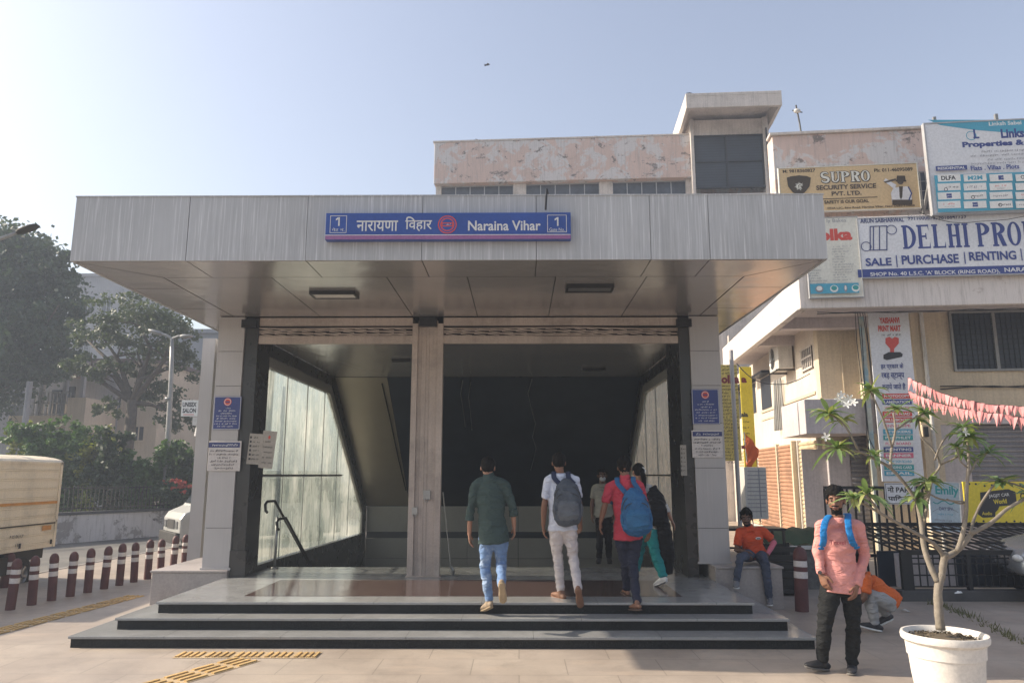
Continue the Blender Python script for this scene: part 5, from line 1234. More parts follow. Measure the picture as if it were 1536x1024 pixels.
# boards down the passage at the left of the shop building
b = Board('shop_sign', 'speckled tall sign with big red letters seen just right of the right pillar', 'shop sign', 1082, 546, 1109, 690, Y=17.5, face=mk('speckled_board', (.60, .48, .14), .6, 0, .4, 30, 60, .05), thick=.06)
b.text('olka', 1082, 562, 1109, 575, 0, .05)
for i in range(26): b.scrib(1083, 549 + i * 5.2 + (14 if i > 2 else 0), 1108, 3.2, 1, i)
b.done([mk('maroon_print', (.2, .03, .04), .6), M_brown])
b = Board('banner', 'narrow yellow banner hanging in the side passage', 'banner', 1113, 549, 1131, 700, Y=19.5, face=M_yel, thick=.03)
b.text('a', 1112, 566, 1120, 574, 0, .05); b.text('ala', 1112, 618, 1122, 625, 1, .04)
for i in range(6): b.scrib(1114, 632 + i * 9, 1125, 3, 1, i)
b.rect(1112, 668, 1127, 673, 0); b.done([mk('maroon_print', (.2, .03, .04), .6), M_ink])
o = thing('flag', 'small orange flag drooping from a pole in front of the yellow banner', 'flag', P(1132, 800, Y=18.6) * 1.0); bz = o.location.z; o.location.z = 0
m = MB(); m.tube([(0, 0, 0), (-.12, 0, P(1127, 648, Y=18.6).z)], .015, 6); m.build('pole', M_galv, o)
m = MB(); z1 = P(1127, 650, Y=18.6).z; pts = []
for i in range(9):
    for j in range(6):
        u = j / 5; pts.append((-.1 + .34 * u * (1 - i / 9.5) + .03 * math.sin(i * 1.2 + j), .04 * math.sin(j * 2 + i), z1 - i * .085 - u * .38))
m.add(pts, [(i * 6 + j, i * 6 + j + 1, i * 6 + j + 7, i * 6 + j + 6) for i in range(8) for j in range(5)]); m.build('cloth', mk('orange_cloth', (.62, .13, .04), .8, 0, .1), o, smooth=True)
b = Board('louvred_box', 'white louvred metal cabinet with drips of rust standing in the passage', 'cabinet', 1118, 700, 1151, 778, Y=16.8, face=M_dirtyw, thick=.35)
for i in range(11): b.rect(1121, 706 + i * 6, 1149, 707.2 + i * 6, 0)
b.rect(1139, 703, 1140.5, 775, 0); b.done([M_greyink])
# lattice mast between pillar and passage
o = thing('pole', 'slim steel pole standing beside the speckled sign', 'pole', (P(1111, 800, Y=15.5).x, 15.5, 0)); m = MB(); m.tube([(0, 0, 0), (0, 0, 4.4)], .045, 10); m.build('shaft', M_pillar, o)

# bunting: two strings of pink pennants
M_bunt = mk('pink_pennant', (.66, .27, .27), .6, 0, .3, 3, 20, .05)
def bunting(label, pts, n, seed):
    r_ = random.Random(seed); o = thing('bunting', label, 'bunting', (0, 0, 0), 0, 'strings of pink pennants'); W = [P(a, b_, Y=y) for a, b_, y in pts]
    o.location = W[0]; m = MB(); m.tube([w_ - W[0] for w_ in W], .006, 5); m.build('string', M_blackm, o)
    L = [0]
    for i in range(len(W) - 1): L.append(L[-1] + (W[i + 1] - W[i]).length)
    def at(s):
        for i in range(len(W) - 1):
            if s <= L[i + 1]: return W[i] + (W[i + 1] - W[i]) * ((s - L[i]) / (L[i + 1] - L[i])) - W[0]
        return W[-1] - W[0]
    for k in range(n):
        a = at(L[-1] * k / n); b_ = at(L[-1] * (k + 1.75) / n); t = (a + b_) / 2 + Vector((r_.uniform(-.05, .05), r_.uniform(-.07, .07), -r_.uniform(.17, .27)))
        m = MB(); mid = (a + b_) / 2 + Vector((0, r_.uniform(-.05, .05), 0)); m.add([a, mid, b_, t], [(0, 3, 1), (1, 3, 2)]); m.build('pennant', M_bunt, o)
bunting('upper string of pink pennants sagging across the cream shop front', [(1362, 566, 15), (1400, 585, 14.5), (1440, 598, 14), (1480, 606, 13.6), (1536, 610, 13.2), (1600, 612, 13)], 46, 1)
bunting('lower string of pink pennants hanging below the first one', [(1362, 586, 15), (1400, 602, 14.4), (1440, 612, 13.9), (1480, 618, 13.5), (1536, 626, 13.1), (1600, 630, 13)], 44, 2)
for (a, b_) in (((1290, 334), (1150, 320)),): pass

def overhead(label, pts, r=.012):
    W_ = [P(a, b_, Y=y) for a, b_, y in pts]; m = MB(); c = crv0([w_ - W_[0] for w_ in W_]); m.tube(c, r, 5); tag(m.build('cable', M_blackm, loc=W_[0]), label, 'cable')
def crv0(p):
    out = []
    for i in range(len(p) - 1):
        for j in range(6): t = j / 6; q_ = p[i].lerp(p[i + 1], t); q_.z -= .12 * math.sin(PI * t); out.append(q_)
    return out + [p[-1]]
overhead('thin black cable running down across the tall billboard corner', [(1378, 318, 15.2), (1470, 332, 14.9), (1600, 300, 14)], .007)
overhead('black cable drooping across the side passage of the shop building', [(1105, 545, 19), (1150, 575, 18.6), (1215, 560, 18)], .012)
# ================================================================== street furniture on the right
# black grating enclosure
GY = 11.3; gx0, gx1 = P(1352, 850, Y=GY).x, P(1600, 850, Y=GY).x + 1.2
o = thing('grating_enclosure', 'low black metal enclosure with a sloping grille top in front of the shops', 'enclosure', (gx0, GY, 0)); MM = Matrix.Translation((-gx0, -GY, 0))
gz = P(1450, 828, Y=GY).z; GB = 13.6; gzb = P(1450, 786, Y=GB).z
def gm(): m = MB(); m.M = MM; return m
m = gm(); x = gx0
m.bar((gx0, GY, gz), (gx1, GY, gz), .07, .07); m.bar((gx0, GB, gzb), (gx1, GB, gzb), .06)
while x <= gx1: m.bar((x, GY + .03, gz + .02), (x, GB, gzb), .028, .02); x += .16
for k in range(1, 4): t = k / 4; m.bar((gx0, GY + (GB - GY) * t, gz + (gzb - gz) * t + .02), (gx1, GY + (GB - GY) * t, gz + (gzb - gz) * t + .02), .03)
m.build('grille', M_under, o)
m = gm(); x = gx0 + .05
while x < gx1: m.bar((x, GY, .2), (x, GY, gz - .03), .016); x += .105
for z in (.2, .36, .52, .6): m.bar((gx0, GY, z), (gx1, GY, z), .02)
k = 0; x = gx0
while x < gx1: m.box(x, x + (.06 if k % 2 else .16), GY - .02, GY + .05, .12, gz - .03); x += 1.0 if k % 2 else .95; k += 1
m.build('railing', M_blackm, o)
m = gm(); m.box(gx0 - .05, gx1, GY - .05, GY + .14, -.02, .15); m.build('kerb', mk('dark_wet_concrete', (.07, .068, .068), .7, 0, .3, 3, 30, .2, dirt=.3), o, bevel=.01)
m = gm(); m.box(gx0 + .1, gx0 + 1.0, GY + .35, GY + .4, .15, gz - .05); m.build('panel', M_lilac, o)
m = gm(); m.box(gx0, gx1, GY + .7, GY + .75, .1, gz - .05); m.build('back_panel', M_black, o)
# black bar railing behind the standing man
RY = 12.6; x0, x1 = P(1238, 760, Y=RY).x, P(1392, 760, Y=RY).x; zt = P(1300, 731, Y=RY).z
o = thing('iron_railing', 'tall black railing of upright bars behind the standing man', 'railing', (x0, RY, 0)); m = MB()
m.bar((0, 0, zt), (x1 - x0, 0, zt), .05, .05); m.bar((0, 0, .5), (x1 - x0, 0, .5), .05); m.build('rail', M_blackm, o)
x = 0
while x <= x1 - x0 + .01: m = MB(); m.bar((x, 0, 0.02), (x, 0, zt - .02), .026); m.build('bar', M_blackm, o); x += .125
# planter with green netting
PX0, PX1 = P(1150, 830, Y=12.4).x, P(1236, 830, Y=12.4).x + .2
o = thing('planter', 'long dark stone planter topped with green netting behind the seated man', 'planter', (PX0, 12.4, 0)); z = P(1190, 812, Y=12.4).z; M_gnet = leaf_mat('green_net', (.03, .07, .03), (.05, .11, .045))
m = MB(); m.box(0, PX1 - PX0, 0, .9, -.02, z - .12); m.build('trough', mk('rough_grey_stone', (.15, .145, .14), .9, 0, .3, 12, 40, .8, dirt=.4), o, bevel=.02)
m = MB(); m.box(-.04, PX1 - PX0 + .04, -.05, .95, z - .12, z - .06); m.build('rim', M_dirtyw, o, bevel=.01)
m = MB(); n = 12
pts = [(-.02 + (PX1 - PX0 + .04) * i / n, .0 + .9 * j / 4, z - .04 + .2 * math.sin(j / 4 * PI * .6) + .03 * math.sin(i * 2.1 + j)) for i in range(n + 1) for j in range(5)]
m.add(pts, [(i * 5 + j, i * 5 + 5 + j, i * 5 + 6 + j, i * 5 + 1 + j) for i in range(n) for j in range(4)]); m.build('netting', M_gnet, o, smooth=True)
q = P(1140, 800, Y=12.0); o = thing('table', 'dark metal counter with a thin flat top behind the seated man', 'table', (q.x, 12.0, 0)); zt2 = P(1120, 792, Y=12.0).z
m = MB(); m.box(-.72, .42, 0, .6, zt2 - .04, zt2); m.build('tabletop', M_blackm, o, bevel=.004)
for x in (-.70, .38):
    for y in (.03, .56): m = MB(); m.bar((x, y, 0), (x, y, zt2 - .041), .035); m.build('leg', M_blackm, o)
m = MB(); m.bar((-.7, .03, zt2 - .3), (.38, .03, zt2 - .3), .03); m.build('rail', M_blackm, o)
q = P(1153, 880, Y=11.6); o = thing('crate', 'dark slatted crate standing between the plinth and the bollard', 'crate', (q.x + .25, 11.7, 0)); m = MB(); 
for k in range(6):
    for a_ in (0, .5): m.box(-.3, .3, a_, a_ + .02, .04 + k * .12, .12 + k * .12)
for x in (-.3, .28):
    for a_ in (0, .5): m.box(x - .011, x + .03, a_ - .012, a_ + .035, 0, .74)
m.build('frame', M_blackm, o)
m = MB(); m.box(-.27, .27, .03, .49, .03, .5); m.build('contents', M_under, o)
# weedy crack and litter
M_dryg = leaf_mat('dry_weeds', (.10, .11, .04), (.17, .15, .07))
r_ = random.Random(8); m = MB()
for i in range(280):
    t = r_.random(); p = P(1395 + 141 * t, 905 + 62 * t ** 1.3, Z=0); p += Vector((r_.gauss(0, .05), r_.gauss(0, .05), 0)); h = r_.uniform(.02, .09); a_ = r_.uniform(0, 6.3); d = Vector((math.cos(a_), math.sin(a_), 0)) * .008
    m.add([p - d, p + d, p + Vector((r_.uniform(-.04, .04), r_.uniform(-.04, .04), h))], [(0, 1, 2)])
tag(m.build('weeds', M_dryg), kind='stuff')
for i, (px, py) in enumerate(((1437, 889), (1472, 892), (1358, 915), (1516, 893))):
    p = P(px, py, Z=.02 if i else .16); m = MB(); m.add([(-.06, -.02, 0), (.05, -.03, .01), (.06, .03, .03), (-.03, .03, .012)], [(0, 1, 2, 3)]); m.add([(-.06, -.02, 0.002), (.05, -.03, .012), (.0, .0, .04)], [(0, 1, 2)])
    o = m.build('litter', M_white, loc=(p.x, p.y, .155 if i == 0 else .003), rz=i * 1.3); tag(o, ['scrap of white litter on the dark ledge of the enclosure', 'scrap of white litter on the ground before the enclosure', 'scrap of white litter near the crouching man', 'scrap of white litter near the silver car'][i], 'litter')

# silver car at the right edge
M_silver = mk('silver_car_paint', (.42, .44, .46), .25, .6, .04, 2, 60, .01)
q = P(1522, 915, Z=0)
CR = thing('parked_car', 'silver car whose front corner shows at the right edge of the photo', 'car', (q.x + .74, q.y + .2, 0), R(-16))
pr = [(-.40, .28), (-.44, .48), (-.40, .68), (-.22, .82), (.45, .95), (1.15, 1.38), (1.6, 1.46), (2.5, 1.42), (3.1, 1.05), (3.45, .95), (3.5, .5), (3.45, .28)]
m = MB(); secs = [(0, .84), (.05, .97), (.18, 1.0), (1.5, 1.0), (1.63, .97), (1.68, .84)]; vs = []
for y, s in secs:
    for (x, z) in pr: vs.append((1.4 + (x - 1.4) * (s if s < 1 else 1), y + (.10 if z > 1.0 and y < .5 else (-.10 if z > 1.0 and y > 1 else 0)), .28 + (z - .28) * (s if z > .6 else 1)))
n = len(pr); fs = [tuple(range(n))[::-1], tuple(range(5 * n, 6 * n))]
for k in range(5):
    for i in range(n): fs.append((k * n + i, k * n + (i + 1) % n, (k + 1) * n + (i + 1) % n, (k + 1) * n + i)[::-1])
m.add(vs, [f[::-1] for f in fs]); bd = m.build('body', M_silver, CR, smooth=True)
ss = bd.modifiers.new('s', 'SUBSURF'); ss.levels = 2; ss.render_levels = 2
for x in (.12, 2.75):
    m = MB(); m.M = Matrix.Translation((x, .01, .33)) @ Matrix.Rotation(PI / 2, 4, 'X'); m.lathe([(.02, .012), (.36, .015), (.37, .0)], seg=28); m.build('wheel_arch', M_under, CR)
    for y in (-.035, 1.62): wheel(CR, (x, y + .03, .3), .3, .19, 'y')
m = MB(); m.add([(.6, -.0, 1.0), (1.2, .03, 1.32), (2.4, .03, 1.36), (2.9, 0, 1.05)], [(0, 3, 2, 1)]); m.build('window', M_wind, CR)
m = MB(); m.ball((-.33, .25, .62), (.08, .17, .06)); m.ball((-.33, 1.43, .62), (.08, .17, .06)); m.build('headlight', M_white, CR, smooth=True)

# ================================================================== potted frangipani
PY = 5.75; M_pot = mk('cream_plastic_pot', (.72, .68, .63), .5, 0, .05, 2, 40, .04, dirt=.22)
pc = P(1416, 950, Y=PY); zr = P(1416, 948, Y=PY).z; pr0 = .345
o = thing('potted_tree', 'frangipani tree with bare forking branches in a large cream plastic pot', 'potted tree', (pc.x, PY, 0)); PT = o; h = zr
KP = .83; m = MB(); m.lathe([(r_ * KP, z_) for r_, z_ in [(.20, 0), (.225, .015), (.25, h * .25), (.285, h * .55), (.298, h * .74), (.302, h * .76), (.31, h * .765), (.318, h * .90), (.33, h * .91), (.348, h * .93), (.352, h * .965), (.345, h), (.325, h), (.305, h * .96), (.30, h * .9), (.0, h * .88)]], seg=56)
m.build('pot', M_pot, o, smooth='auto')
m = MB(); n = 900; r_ = random.Random(3); m.lathe([(.302 * KP, h * .925), (.2 * KP, h * .945), (.01, h * .96)], seg=30)
for i in range(n):
    a_ = r_.uniform(0, 6.28); q_ = .29 * KP * r_.random() ** .5; p = Vector((q_ * math.cos(a_), q_ * math.sin(a_), h * .935 + .012 * r_.random())); s = r_.uniform(.006, .02); d = Vector((r_.gauss(0, 1), r_.gauss(0, 1), r_.gauss(0, .5))).normalized() * s; e = d.cross(Vector((r_.gauss(0, 1), r_.gauss(0, 1), 1))).normalized() * s * .5
    m.add([p - d, p + e, p + d, p - e], [(0, 1, 2, 3)])
m.build('soil', mk('pot_soil', (.11, .085, .055), .95, 0, .5, 30, 60, .8), o)
M_fbark = mk('frangipani_bark', (.22, .19, .155), .8, 0, .2, 9, 40, .5, c2=(.20, .17, .13))
rel = lambda a, b_, dy: P(a, b_, Y=PY + dy) - Vector((pc.x, PY, 0))
def crv(pts, k=4):
    out = []
    for i in range(len(pts) - 1):
        p0, p1, p2, p3 = pts[max(i - 1, 0)], pts[i], pts[i + 1], pts[min(i + 2, len(pts) - 1)]
        for j in range(k):
            t = j / k; out.append(.5 * ((2 * p1) + (p2 - p0) * t + (2 * p0 - 5 * p1 + 4 * p2 - p3) * t * t + (3 * p1 - p0 - 3 * p2 + p3) * t ** 3))
    return out + [pts[-1]]
br = [([(1411, 944, 0), (1408, 915, 0), (1407, 885, 0), (1412, 862, 0)], .050, .042),
      ([(1407, 872, 0), (1396, 850, .02), (1386, 820, .05), (1382, 785, .08), (1376, 752, .1)], .036, .024),
      ([(1411, 868, 0), (1415, 845, 0), (1418, 832, -.02)], .042, .036),
      ([(1417, 838, 0), (1402, 816, -.06), (1361, 792, -.14), (1320, 769, -.2), (1282, 748, -.22)], .026, .012),
      ([(1416, 836, 0), (1432, 828, .04), (1448, 812, .06), (1458, 798, .08)], .036, .028),
      ([(1436, 826, 0), (1444, 800, .0), (1449, 770, .02), (1450, 735, .05), (1453, 690, .06), (1451, 662, .05)], .028, .014),
      ([(1456, 800, .06), (1486, 784, .1), (1512, 762, .12), (1545, 744, .14)], .027, .016),
      ([(1456, 800, .06), (1462, 775, .16), (1478, 745, .2), (1500, 722, .2), (1540, 732, .2)], .018, .010),
      ([(1378, 756, .1), (1358, 726, .08), (1336, 702, .05), (1312, 688, 0), (1288, 677, -.05), (1258, 674, -.1)], .022, .012),
      ([(1336, 702, .05), (1337, 676, .08), (1343, 645, .1), (1340, 618, .12)], .018, .010),
      ([(1338, 670, .08), (1325, 630, .02), (1312, 600, 0), (1306, 588, 0)], .013, .009),
      ([(1288, 677, -.05), (1275, 650, -.1), (1262, 632, -.1), (1245, 622, -.1)], .014, .009),
      ([(1343, 645, .1), (1365, 630, .15), (1386, 620, .15)], .013, .009),
      ([(1376, 752, .1), (1392, 742, .05), (1393, 726, .02)], .018, .011),
      ([(1385, 790, .1), (1398, 720, .22), (1410, 697, .25), (1398, 672, .25), (1382, 655, .25), (1378, 630, .25)], .017, .009),
      ([(1410, 697, .25), (1430, 688, .22), (1443, 682, .2)], .012, .008), ([(1402, 690, .25), (1412, 665, .2), (1430, 645, .18), (1444, 640, .16)], .012, .008),
      ([(1320, 769, -.2), (1308, 752, -.25), (1300, 742, -.25)], .014, .009), ([(1420, 748, .05), (1440, 755, .05), (1450, 752, .05)], .010, .010), ([(1388, 736, .05), (1410, 748, .03), (1445, 752, .04)], .010, .010),
      ([(1452, 715, .06), (1466, 690, .1), (1480, 680, .1)], .011, .008), ([(1450, 700, .06), (1440, 690, .0), (1436, 672, 0)], .01, .008)]
for pts, r0, r1 in br:
    p = crv([rel(*q_) for q_ in pts]); n = len(p); m = MB(); r0 *= .66; r1 *= .66; m.tube(p, [(r0 + (r1 - r0) * i / (n - 1)) * (1 + .05 * math.sin(i * 2.3)) for i in range(n)], 10); m.ball(p[-1], r1 * 1.15, seg=8, rings=5); m.build('branch' if pts[0][0] != 1411 or r0 < .045 else 'trunk', M_fbark, o, smooth=True)
M_fleaf = leaf_mat('frangipani_leaf', (.10, .16, .07), (.20, .28, .12), .4, .3); M_fleafy = leaf_mat('young_frangipani_leaf', (.24, .29, .10), (.36, .36, .16), .4, .3)
def leaf(m, p, d, l, w, mi, droop, r_):
    up = Vector((0, 0, 1)); s = d.cross(up).normalized(); 
    if s.length < .1: s = Vector((1, 0, 0))
    s = (s + up * r_.uniform(-.4, .4)).normalized(); n = 7; vs = []; nn = s.cross(d).normalized()
    for i in range(n):
        t = i / (n - 1); c = p + d * (l * t) - up * (droop * l * t * t); hw = w / 2 * math.sin(PI * min(1, t * .93 + .05)) ** .8 if t < .99 else .001
        vs += [c - s * hw + nn * hw * .35, c, c + s * hw + nn * hw * .35]
    m.add(vs, [f for i in range(n - 1) for f in ((3 * i, 3 * i + 1, 3 * i + 4, 3 * i + 3), (3 * i + 1, 3 * i + 2, 3 * i + 5, 3 * i + 4))], mi)
tips = [(1306, 586, 0, 11, 1), (1344, 614, .12, 9, 1), (1386, 619, .15, 9, .9), (1243, 620, -.1, 12, 1.05), (1222, 662, -.12, 0, 1), (1256, 672, -.1, 13, 1.1), (1313, 683, 0, 7, .9), (1393, 722, .02, 12, 1.1), (1376, 748, .1, 10, 1), (1300, 741, -.25, 9, 1), (1281, 747, -.22, 8, .95), (1452, 655, .05, 14, 1.1), (1444, 640, .16, 9, .9), (1443, 682, .2, 8, .9), (1480, 680, .1, 9, 1), (1436, 672, 0, 8, .9), (1500, 722, .2, 9, 1), (1378, 630, .25, 8, .9), (1545, 742, .14, 9, 1), (1262, 632, -.1, 6, .9)]
r_ = random.Random(21)
for (a, b_, dy, n, s) in tips:
    if not n: continue
    m = MB(); p = rel(a, b_, dy)
    for i in range(int(n * 2.1)):
        a_ = 6.283 * i / n + r_.uniform(-.4, .4); el = r_.uniform(-.35, 1.0); d = Vector((math.cos(a_) * math.cos(el), math.sin(a_) * math.cos(el), math.sin(el)))
        leaf(m, p, d, s * r_.uniform(.08, .205), s * r_.uniform(.024, .046), 1 if r_.random() < .3 else 0, r_.uniform(.1, .75), r_)
    m.build('leaves', [M_fleaf, M_fleafy], o, smooth=True)
M_petal = mk('white_petal', (.75, .75, .70), .5, 0, .04)
for (a, b_, dy, n) in ((1239, 655, -.14, 1), (1266, 601, -.1, 1), (1274, 597, -.08, 1), (1280, 603, -.12, 1), (1258, 598, -.05, 1), (1270, 606, -.14, 1), (1449, 648, 0, 1), (1262, 592, -.1, 1)):
    m = MB(); p = rel(a, b_, dy); f = Vector((r_.uniform(-.4, .4), -1, r_.uniform(-.2, .5))).normalized(); u = f.cross(Vector((0, 0, 1))).normalized(); v = u.cross(f)
    for i in range(5):
        t = 6.283 * i / 5 + a; d = u * math.cos(t) + v * math.sin(t); q_ = u * math.cos(t + 1.57) + v * math.sin(t + 1.57)
        m.add([p, p + d * .014 + q_ * .008, p + d * .030 + q_ * .007 + f * .006, p + d * .036, p + d * .029 - q_ * .009 + f * .004, p + d * .012 - q_ * .006], [(0, 1, 2, 3, 4, 5)])
    m.build('flower', M_petal, o)
# ================================================================== people
def remesh(mb, voxel, smooth=3, disp=None, fac=.5):
    me = mb.mesh('tmp', []); o = bpy.data.objects.new('tmp', me); tmp.collection.objects.link(o)
    r_ = o.modifiers.new('r', 'REMESH'); r_.mode = 'VOXEL'; r_.voxel_size = voxel
    if smooth: s = o.modifiers.new('s', 'SMOOTH'); s.factor = fac; s.iterations = smooth
    out = evaluate(o); bpy.data.objects.remove(o); bpy.data.meshes.remove(me)
    if disp:
        co = [v.co.copy() for v in out.vertices]; no = [v.normal.copy() for v in out.vertices]
        for v, c, n_ in zip(out.vertices, co, no): v.co = c + n_ * disp(c)
    out.materials.clear(); out.shade_smooth(); out.update()
    return out
def skin_mat(name, c):
    t = NT(name); cc = t.mix(t.ramp(t.noise(9, 4), .3, .7), tuple(x * .82 for x in c), c)
    b = t.bsdf(cc, .5, 0, t.bump(t.noise(90, 3), .08, .003), .4); b.inputs['Subsurface Weight'].default_value = .12; b.inputs['Subsurface Scale'].default_value = .01
    b.inputs['Subsurface Radius'].default_value = (1, .4, .25)
    return t.mat
SK1 = skin_mat('brown_skin', (.235, .115, .072)); SK2 = skin_mat('dark_brown_skin', (.135, .068, .045)); SK3 = skin_mat('light_brown_skin', (.32, .17, .115))
M_hair = mk('black_hair', (.006, .005, .005), .75, 0, .3, 60, 120, .6, spec=.15)
M_eye = mk('eye_white', (.45, .42, .40), .3, 0, .02); M_lip = mk('dark_lip', (.16, .06, .05), .5, 0, .1)
def cloth(name, c, var=.1, rough=.85, scale=4, c2=None): return mk(name, c, rough, 0, var, scale, 160, .12, 0, .25, c2, cloth_=True)
def folds(amp, seed, ax=(3, 3, 9)):
    o = Vector((seed * 3.1, seed * 1.7, seed))
    def f(c):
        a = noise.noise(Vector((c.x * ax[0], c.y * ax[1], c.z * ax[2])) * 1.0 + o); b_ = noise.noise(Vector((c.x * 14 + c.z * 9, c.y * 14, c.z * 22)) + o)
        return amp * 1.5 * ((abs(a) * -1.9 + .5) + .5 * b_ - .7 * abs(noise.noise(Vector((c.x * 5, c.y * 5, c.z * 17)) + o * 2)))
    return f
def vx(a, b, t): return a + (b - a) * t
def hand(m, w, d, pn, side, curl=.35, s=1.0, r_=None):
    """palm, four separate bent fingers of different lengths and a thumb from the side of the palm"""
    d = d.normalized(); pn = (pn - d * pn.dot(d)).normalized(); x = d.cross(pn).normalized() * side      # x points to the thumb side
    m.tube([w - d * .02, w + d * .02 * s, w + d * .055 * s, w + d * .088 * s], [(.024 * s, .018 * s), (.032 * s, .0165 * s), (.040 * s, .0155 * s), (.038 * s, .013 * s)], 12, side=x, rnd_end=1)
    for k, (off_, ln) in enumerate(((.028, .070), (.0095, .079), (-.0095, .073), (-.027, .058))):
        p = w + d * (.084 - abs(off_) * .18) * s + x * off_ * s; dd = (d + x * off_ * 2.2).normalized(); pts = [p]; a = curl * (.5 + .18 * k)
        for seg_ in (.45, .3, .25):
            dd = (Matrix.Rotation(0, 3, 'X') @ dd); dd = (dd * math.cos(a) + pn * math.sin(a)).normalized(); p = p + dd * ln * seg_ * s; pts.append(p); a = curl * 1.0
        m.tube(pts, [.0098 * s, .0092 * s, .0085 * s, .0072 * s], 8, side=x, rnd_end=1)
    p = w + d * .022 * s + x * .027 * s; dd = (d * .62 + x * .72 + pn * .25).normalized(); q = p + dd * .038 * s; dd2 = (d * .93 + x * .25 + pn * .25).normalized()
    m.tube([p, q, q + dd2 * .03 * s, q + dd2 * .048 * s], [.0145 * s, .0115 * s, .0105 * s, .0085 * s], 8, rnd_end=1)
def shoe_parts(ank, toe, up, s=1.0, bare=False):
    f = (toe - ank); up = (up - f.normalized() * up.dot(f.normalized()) * .0).normalized(); base = ank - up * .075 * s; f = (toe - base); L = max(.16 * s, f.length); f = f.normalized(); up = (up - f * up.dot(f)).normalized(); x = f.cross(up).normalized()
    h = base - f * .065 * s + up * .02 * s; L = .265 * s; P_ = lambda t, u: h + f * (L * t) + up * u * s
    up_m = MB(); k = .8 if bare else 1
    up_m.tube([P_(.03, .022), P_(.18, .028), P_(.42, .030), P_(.68, .022), P_(.88, .014), P_(.98, .010)], [(.030 * k * s, .030 * k * s), (.036 * k * s, .040 * k * s), (.037 * k * s, .038 * k * s), (.046 * k * s, .028 * k * s), (.042 * k * s, .020 * k * s), (.024 * k * s, .014 * k * s)], 14, side=x, rnd_end=1)
    up_m.tube([ank + up * .02, P_(.22, .03)], [.042 * k * s, .044 * k * s], 12, rnd_end=1)
    so_ = MB(); so_.tube([P_(.0, -.008), P_(.12, -.010), P_(.45, -.012), P_(.7, -.011), P_(.9, -.008), P_(1.0, -.003)], [(.026 * s, .010 * s), (.038 * s, .014 * s), (.036 * s, .013 * s), (.047 * s, .013 * s), (.042 * s, .012 * s), (.022 * s, .008 * s)], 14, side=x, rnd_end=.6)
    return up_m, so_
def human(label, Y0, K, J, f, u=(0, 0, 1), skin=SK1, s=1.0, group=None, back=False, face=True, beard=False, shirt=None, sleeve='short', trous=None, shoes=None, sole=None, ground=0.0, hems=.0, hair='short', pm=None, curl=.35, tail=.0, legr=1.0, collar=False, voxel=.0058, torso_w=1.0, hands_to=None, cuffs=False, trim=None):
    W = {k: P(*K(a, b_), Y=Y0 + c) for k, (a, b_, c) in J.items()}
    base = Vector((W['pel'].x, W['pel'].y, ground)); W = {k: v - base for k, v in W.items()}
    f = Vector(f).normalized(); u = Vector(u); u = (u - f * u.dot(f)).normalized(); rt = f.cross(u).normalized()
    J_ = W; H = W['head']
    nb, pel = W['neck'], W['pel']; shx = (W['shR'] - W['shL']).normalized(); hpx = (W['hipR'] - W['hipL']).normalized()
    tor = lambda t: vx(pel, nb, t)
    # ---- body
    m = MB(); rot = Matrix((rt, f, u)).transposed()
    E = lambda dx, df, du: H + rt * dx * s + f * df * s + u * du * s
    m.ball(E(0, -.012, .032), (.074 * s, .094 * s, .088 * s), rot, 20, 14); m.ball(E(0, .016, -.03), (.061 * s, .073 * s, .072 * s), rot, 18, 12); m.ball(E(0, .045, -.082), (.034 * s, .034 * s, .028 * s), rot)
    m.tube([E(0, .082, .028), E(0, .098, .0), E(0, .108, -.022)], [.008 * s, .011 * s, .013 * s], 8, rnd_end=1); m.ball(E(.012, .096, -.024), .009 * s); m.ball(E(-.012, .096, -.024), .009 * s)
    for q in (-1, 1):
        m.ball(E(q * .078, -.008, -.004), (.011 * s, .021 * s, .032 * s), rot); m.ball(E(q * .03, .070, .036), (.024 * s, .014 * s, .010 * s), rot); m.ball(E(q * .042, .058, -.018), (.02 * s, .018 * s, .02 * s), rot); m.ball(E(q * .030, .078, .012), (.011 * s, .009 * s, .008 * s), rot)
    m.ball(E(0, .084, -.052), (.024 * s, .010 * s, .010 * s), rot)
    m.tube([E(0, -.018, -.05), vx(E(0, -.02, -.06), nb, .6), nb - (nb - pel).normalized() * .02], [.051 * s, .052 * s, .054 * s], 14, rnd_end=.5)
    sr_ = s * torso_w
    m.tube([tor(-.05), tor(.1), tor(.35), tor(.62), tor(.84), tor(.95)], [(.10 * sr_, .06 * sr_), (.12 * sr_, .075 * sr_), (.11 * sr_, .07 * sr_), (.135 * sr_, .08 * sr_), (.105 * sr_, .045 * sr_), (.05 * sr_, .035 * sr_)], 16, side=[hpx, hpx, hpx, shx, shx, shx], rnd_end=1)
    for q in 'LR':
        sh, el, wr, tip = W['sh' + q], W['el' + q], W['wr' + q], W['tip' + q]
        ka = {'short': (.75, .8, .8, 1, 1, 1, 1), 'rolled': (.75, .8, .8, .8, .8, 1, 1), 'long': (.75, .8, .75, .7, .7, .75, 1)}[sleeve]
        m.tube([vx(nb, sh, .6), sh, vx(sh, el, .3), vx(sh, el, .72 if sleeve == 'short' else .7), el, vx(el, wr, .25), vx(el, wr, .7), wr], [.038 * s, .049 * s * ka[0], .046 * s * ka[1], .041 * s * ka[2], .037 * s * ka[3], .038 * s * ka[4], .029 * s * ka[5], .024 * s], 12, rnd_end=1)
        pn_ = Vector(pm[q]) if pm and q in pm else (pel - wr)
        hd = tip - wr; side_ = 1 if hd.cross(pn_).dot(f) > 0 else -1
        hand(m, wr, hd, pn_, side_, curl, s * 1.02)
        hp, kn, an = W['hip' + q], W['kn' + q], W['an' + q]
        m.tube([hp, vx(hp, kn, .5), kn, vx(kn, an, .3), vx(kn, an, .8), an], [.058 * s, .050 * s, .036 * s, .038 * s, .030 * s, .031 * s], 12, rnd_end=1)
    hl = {}
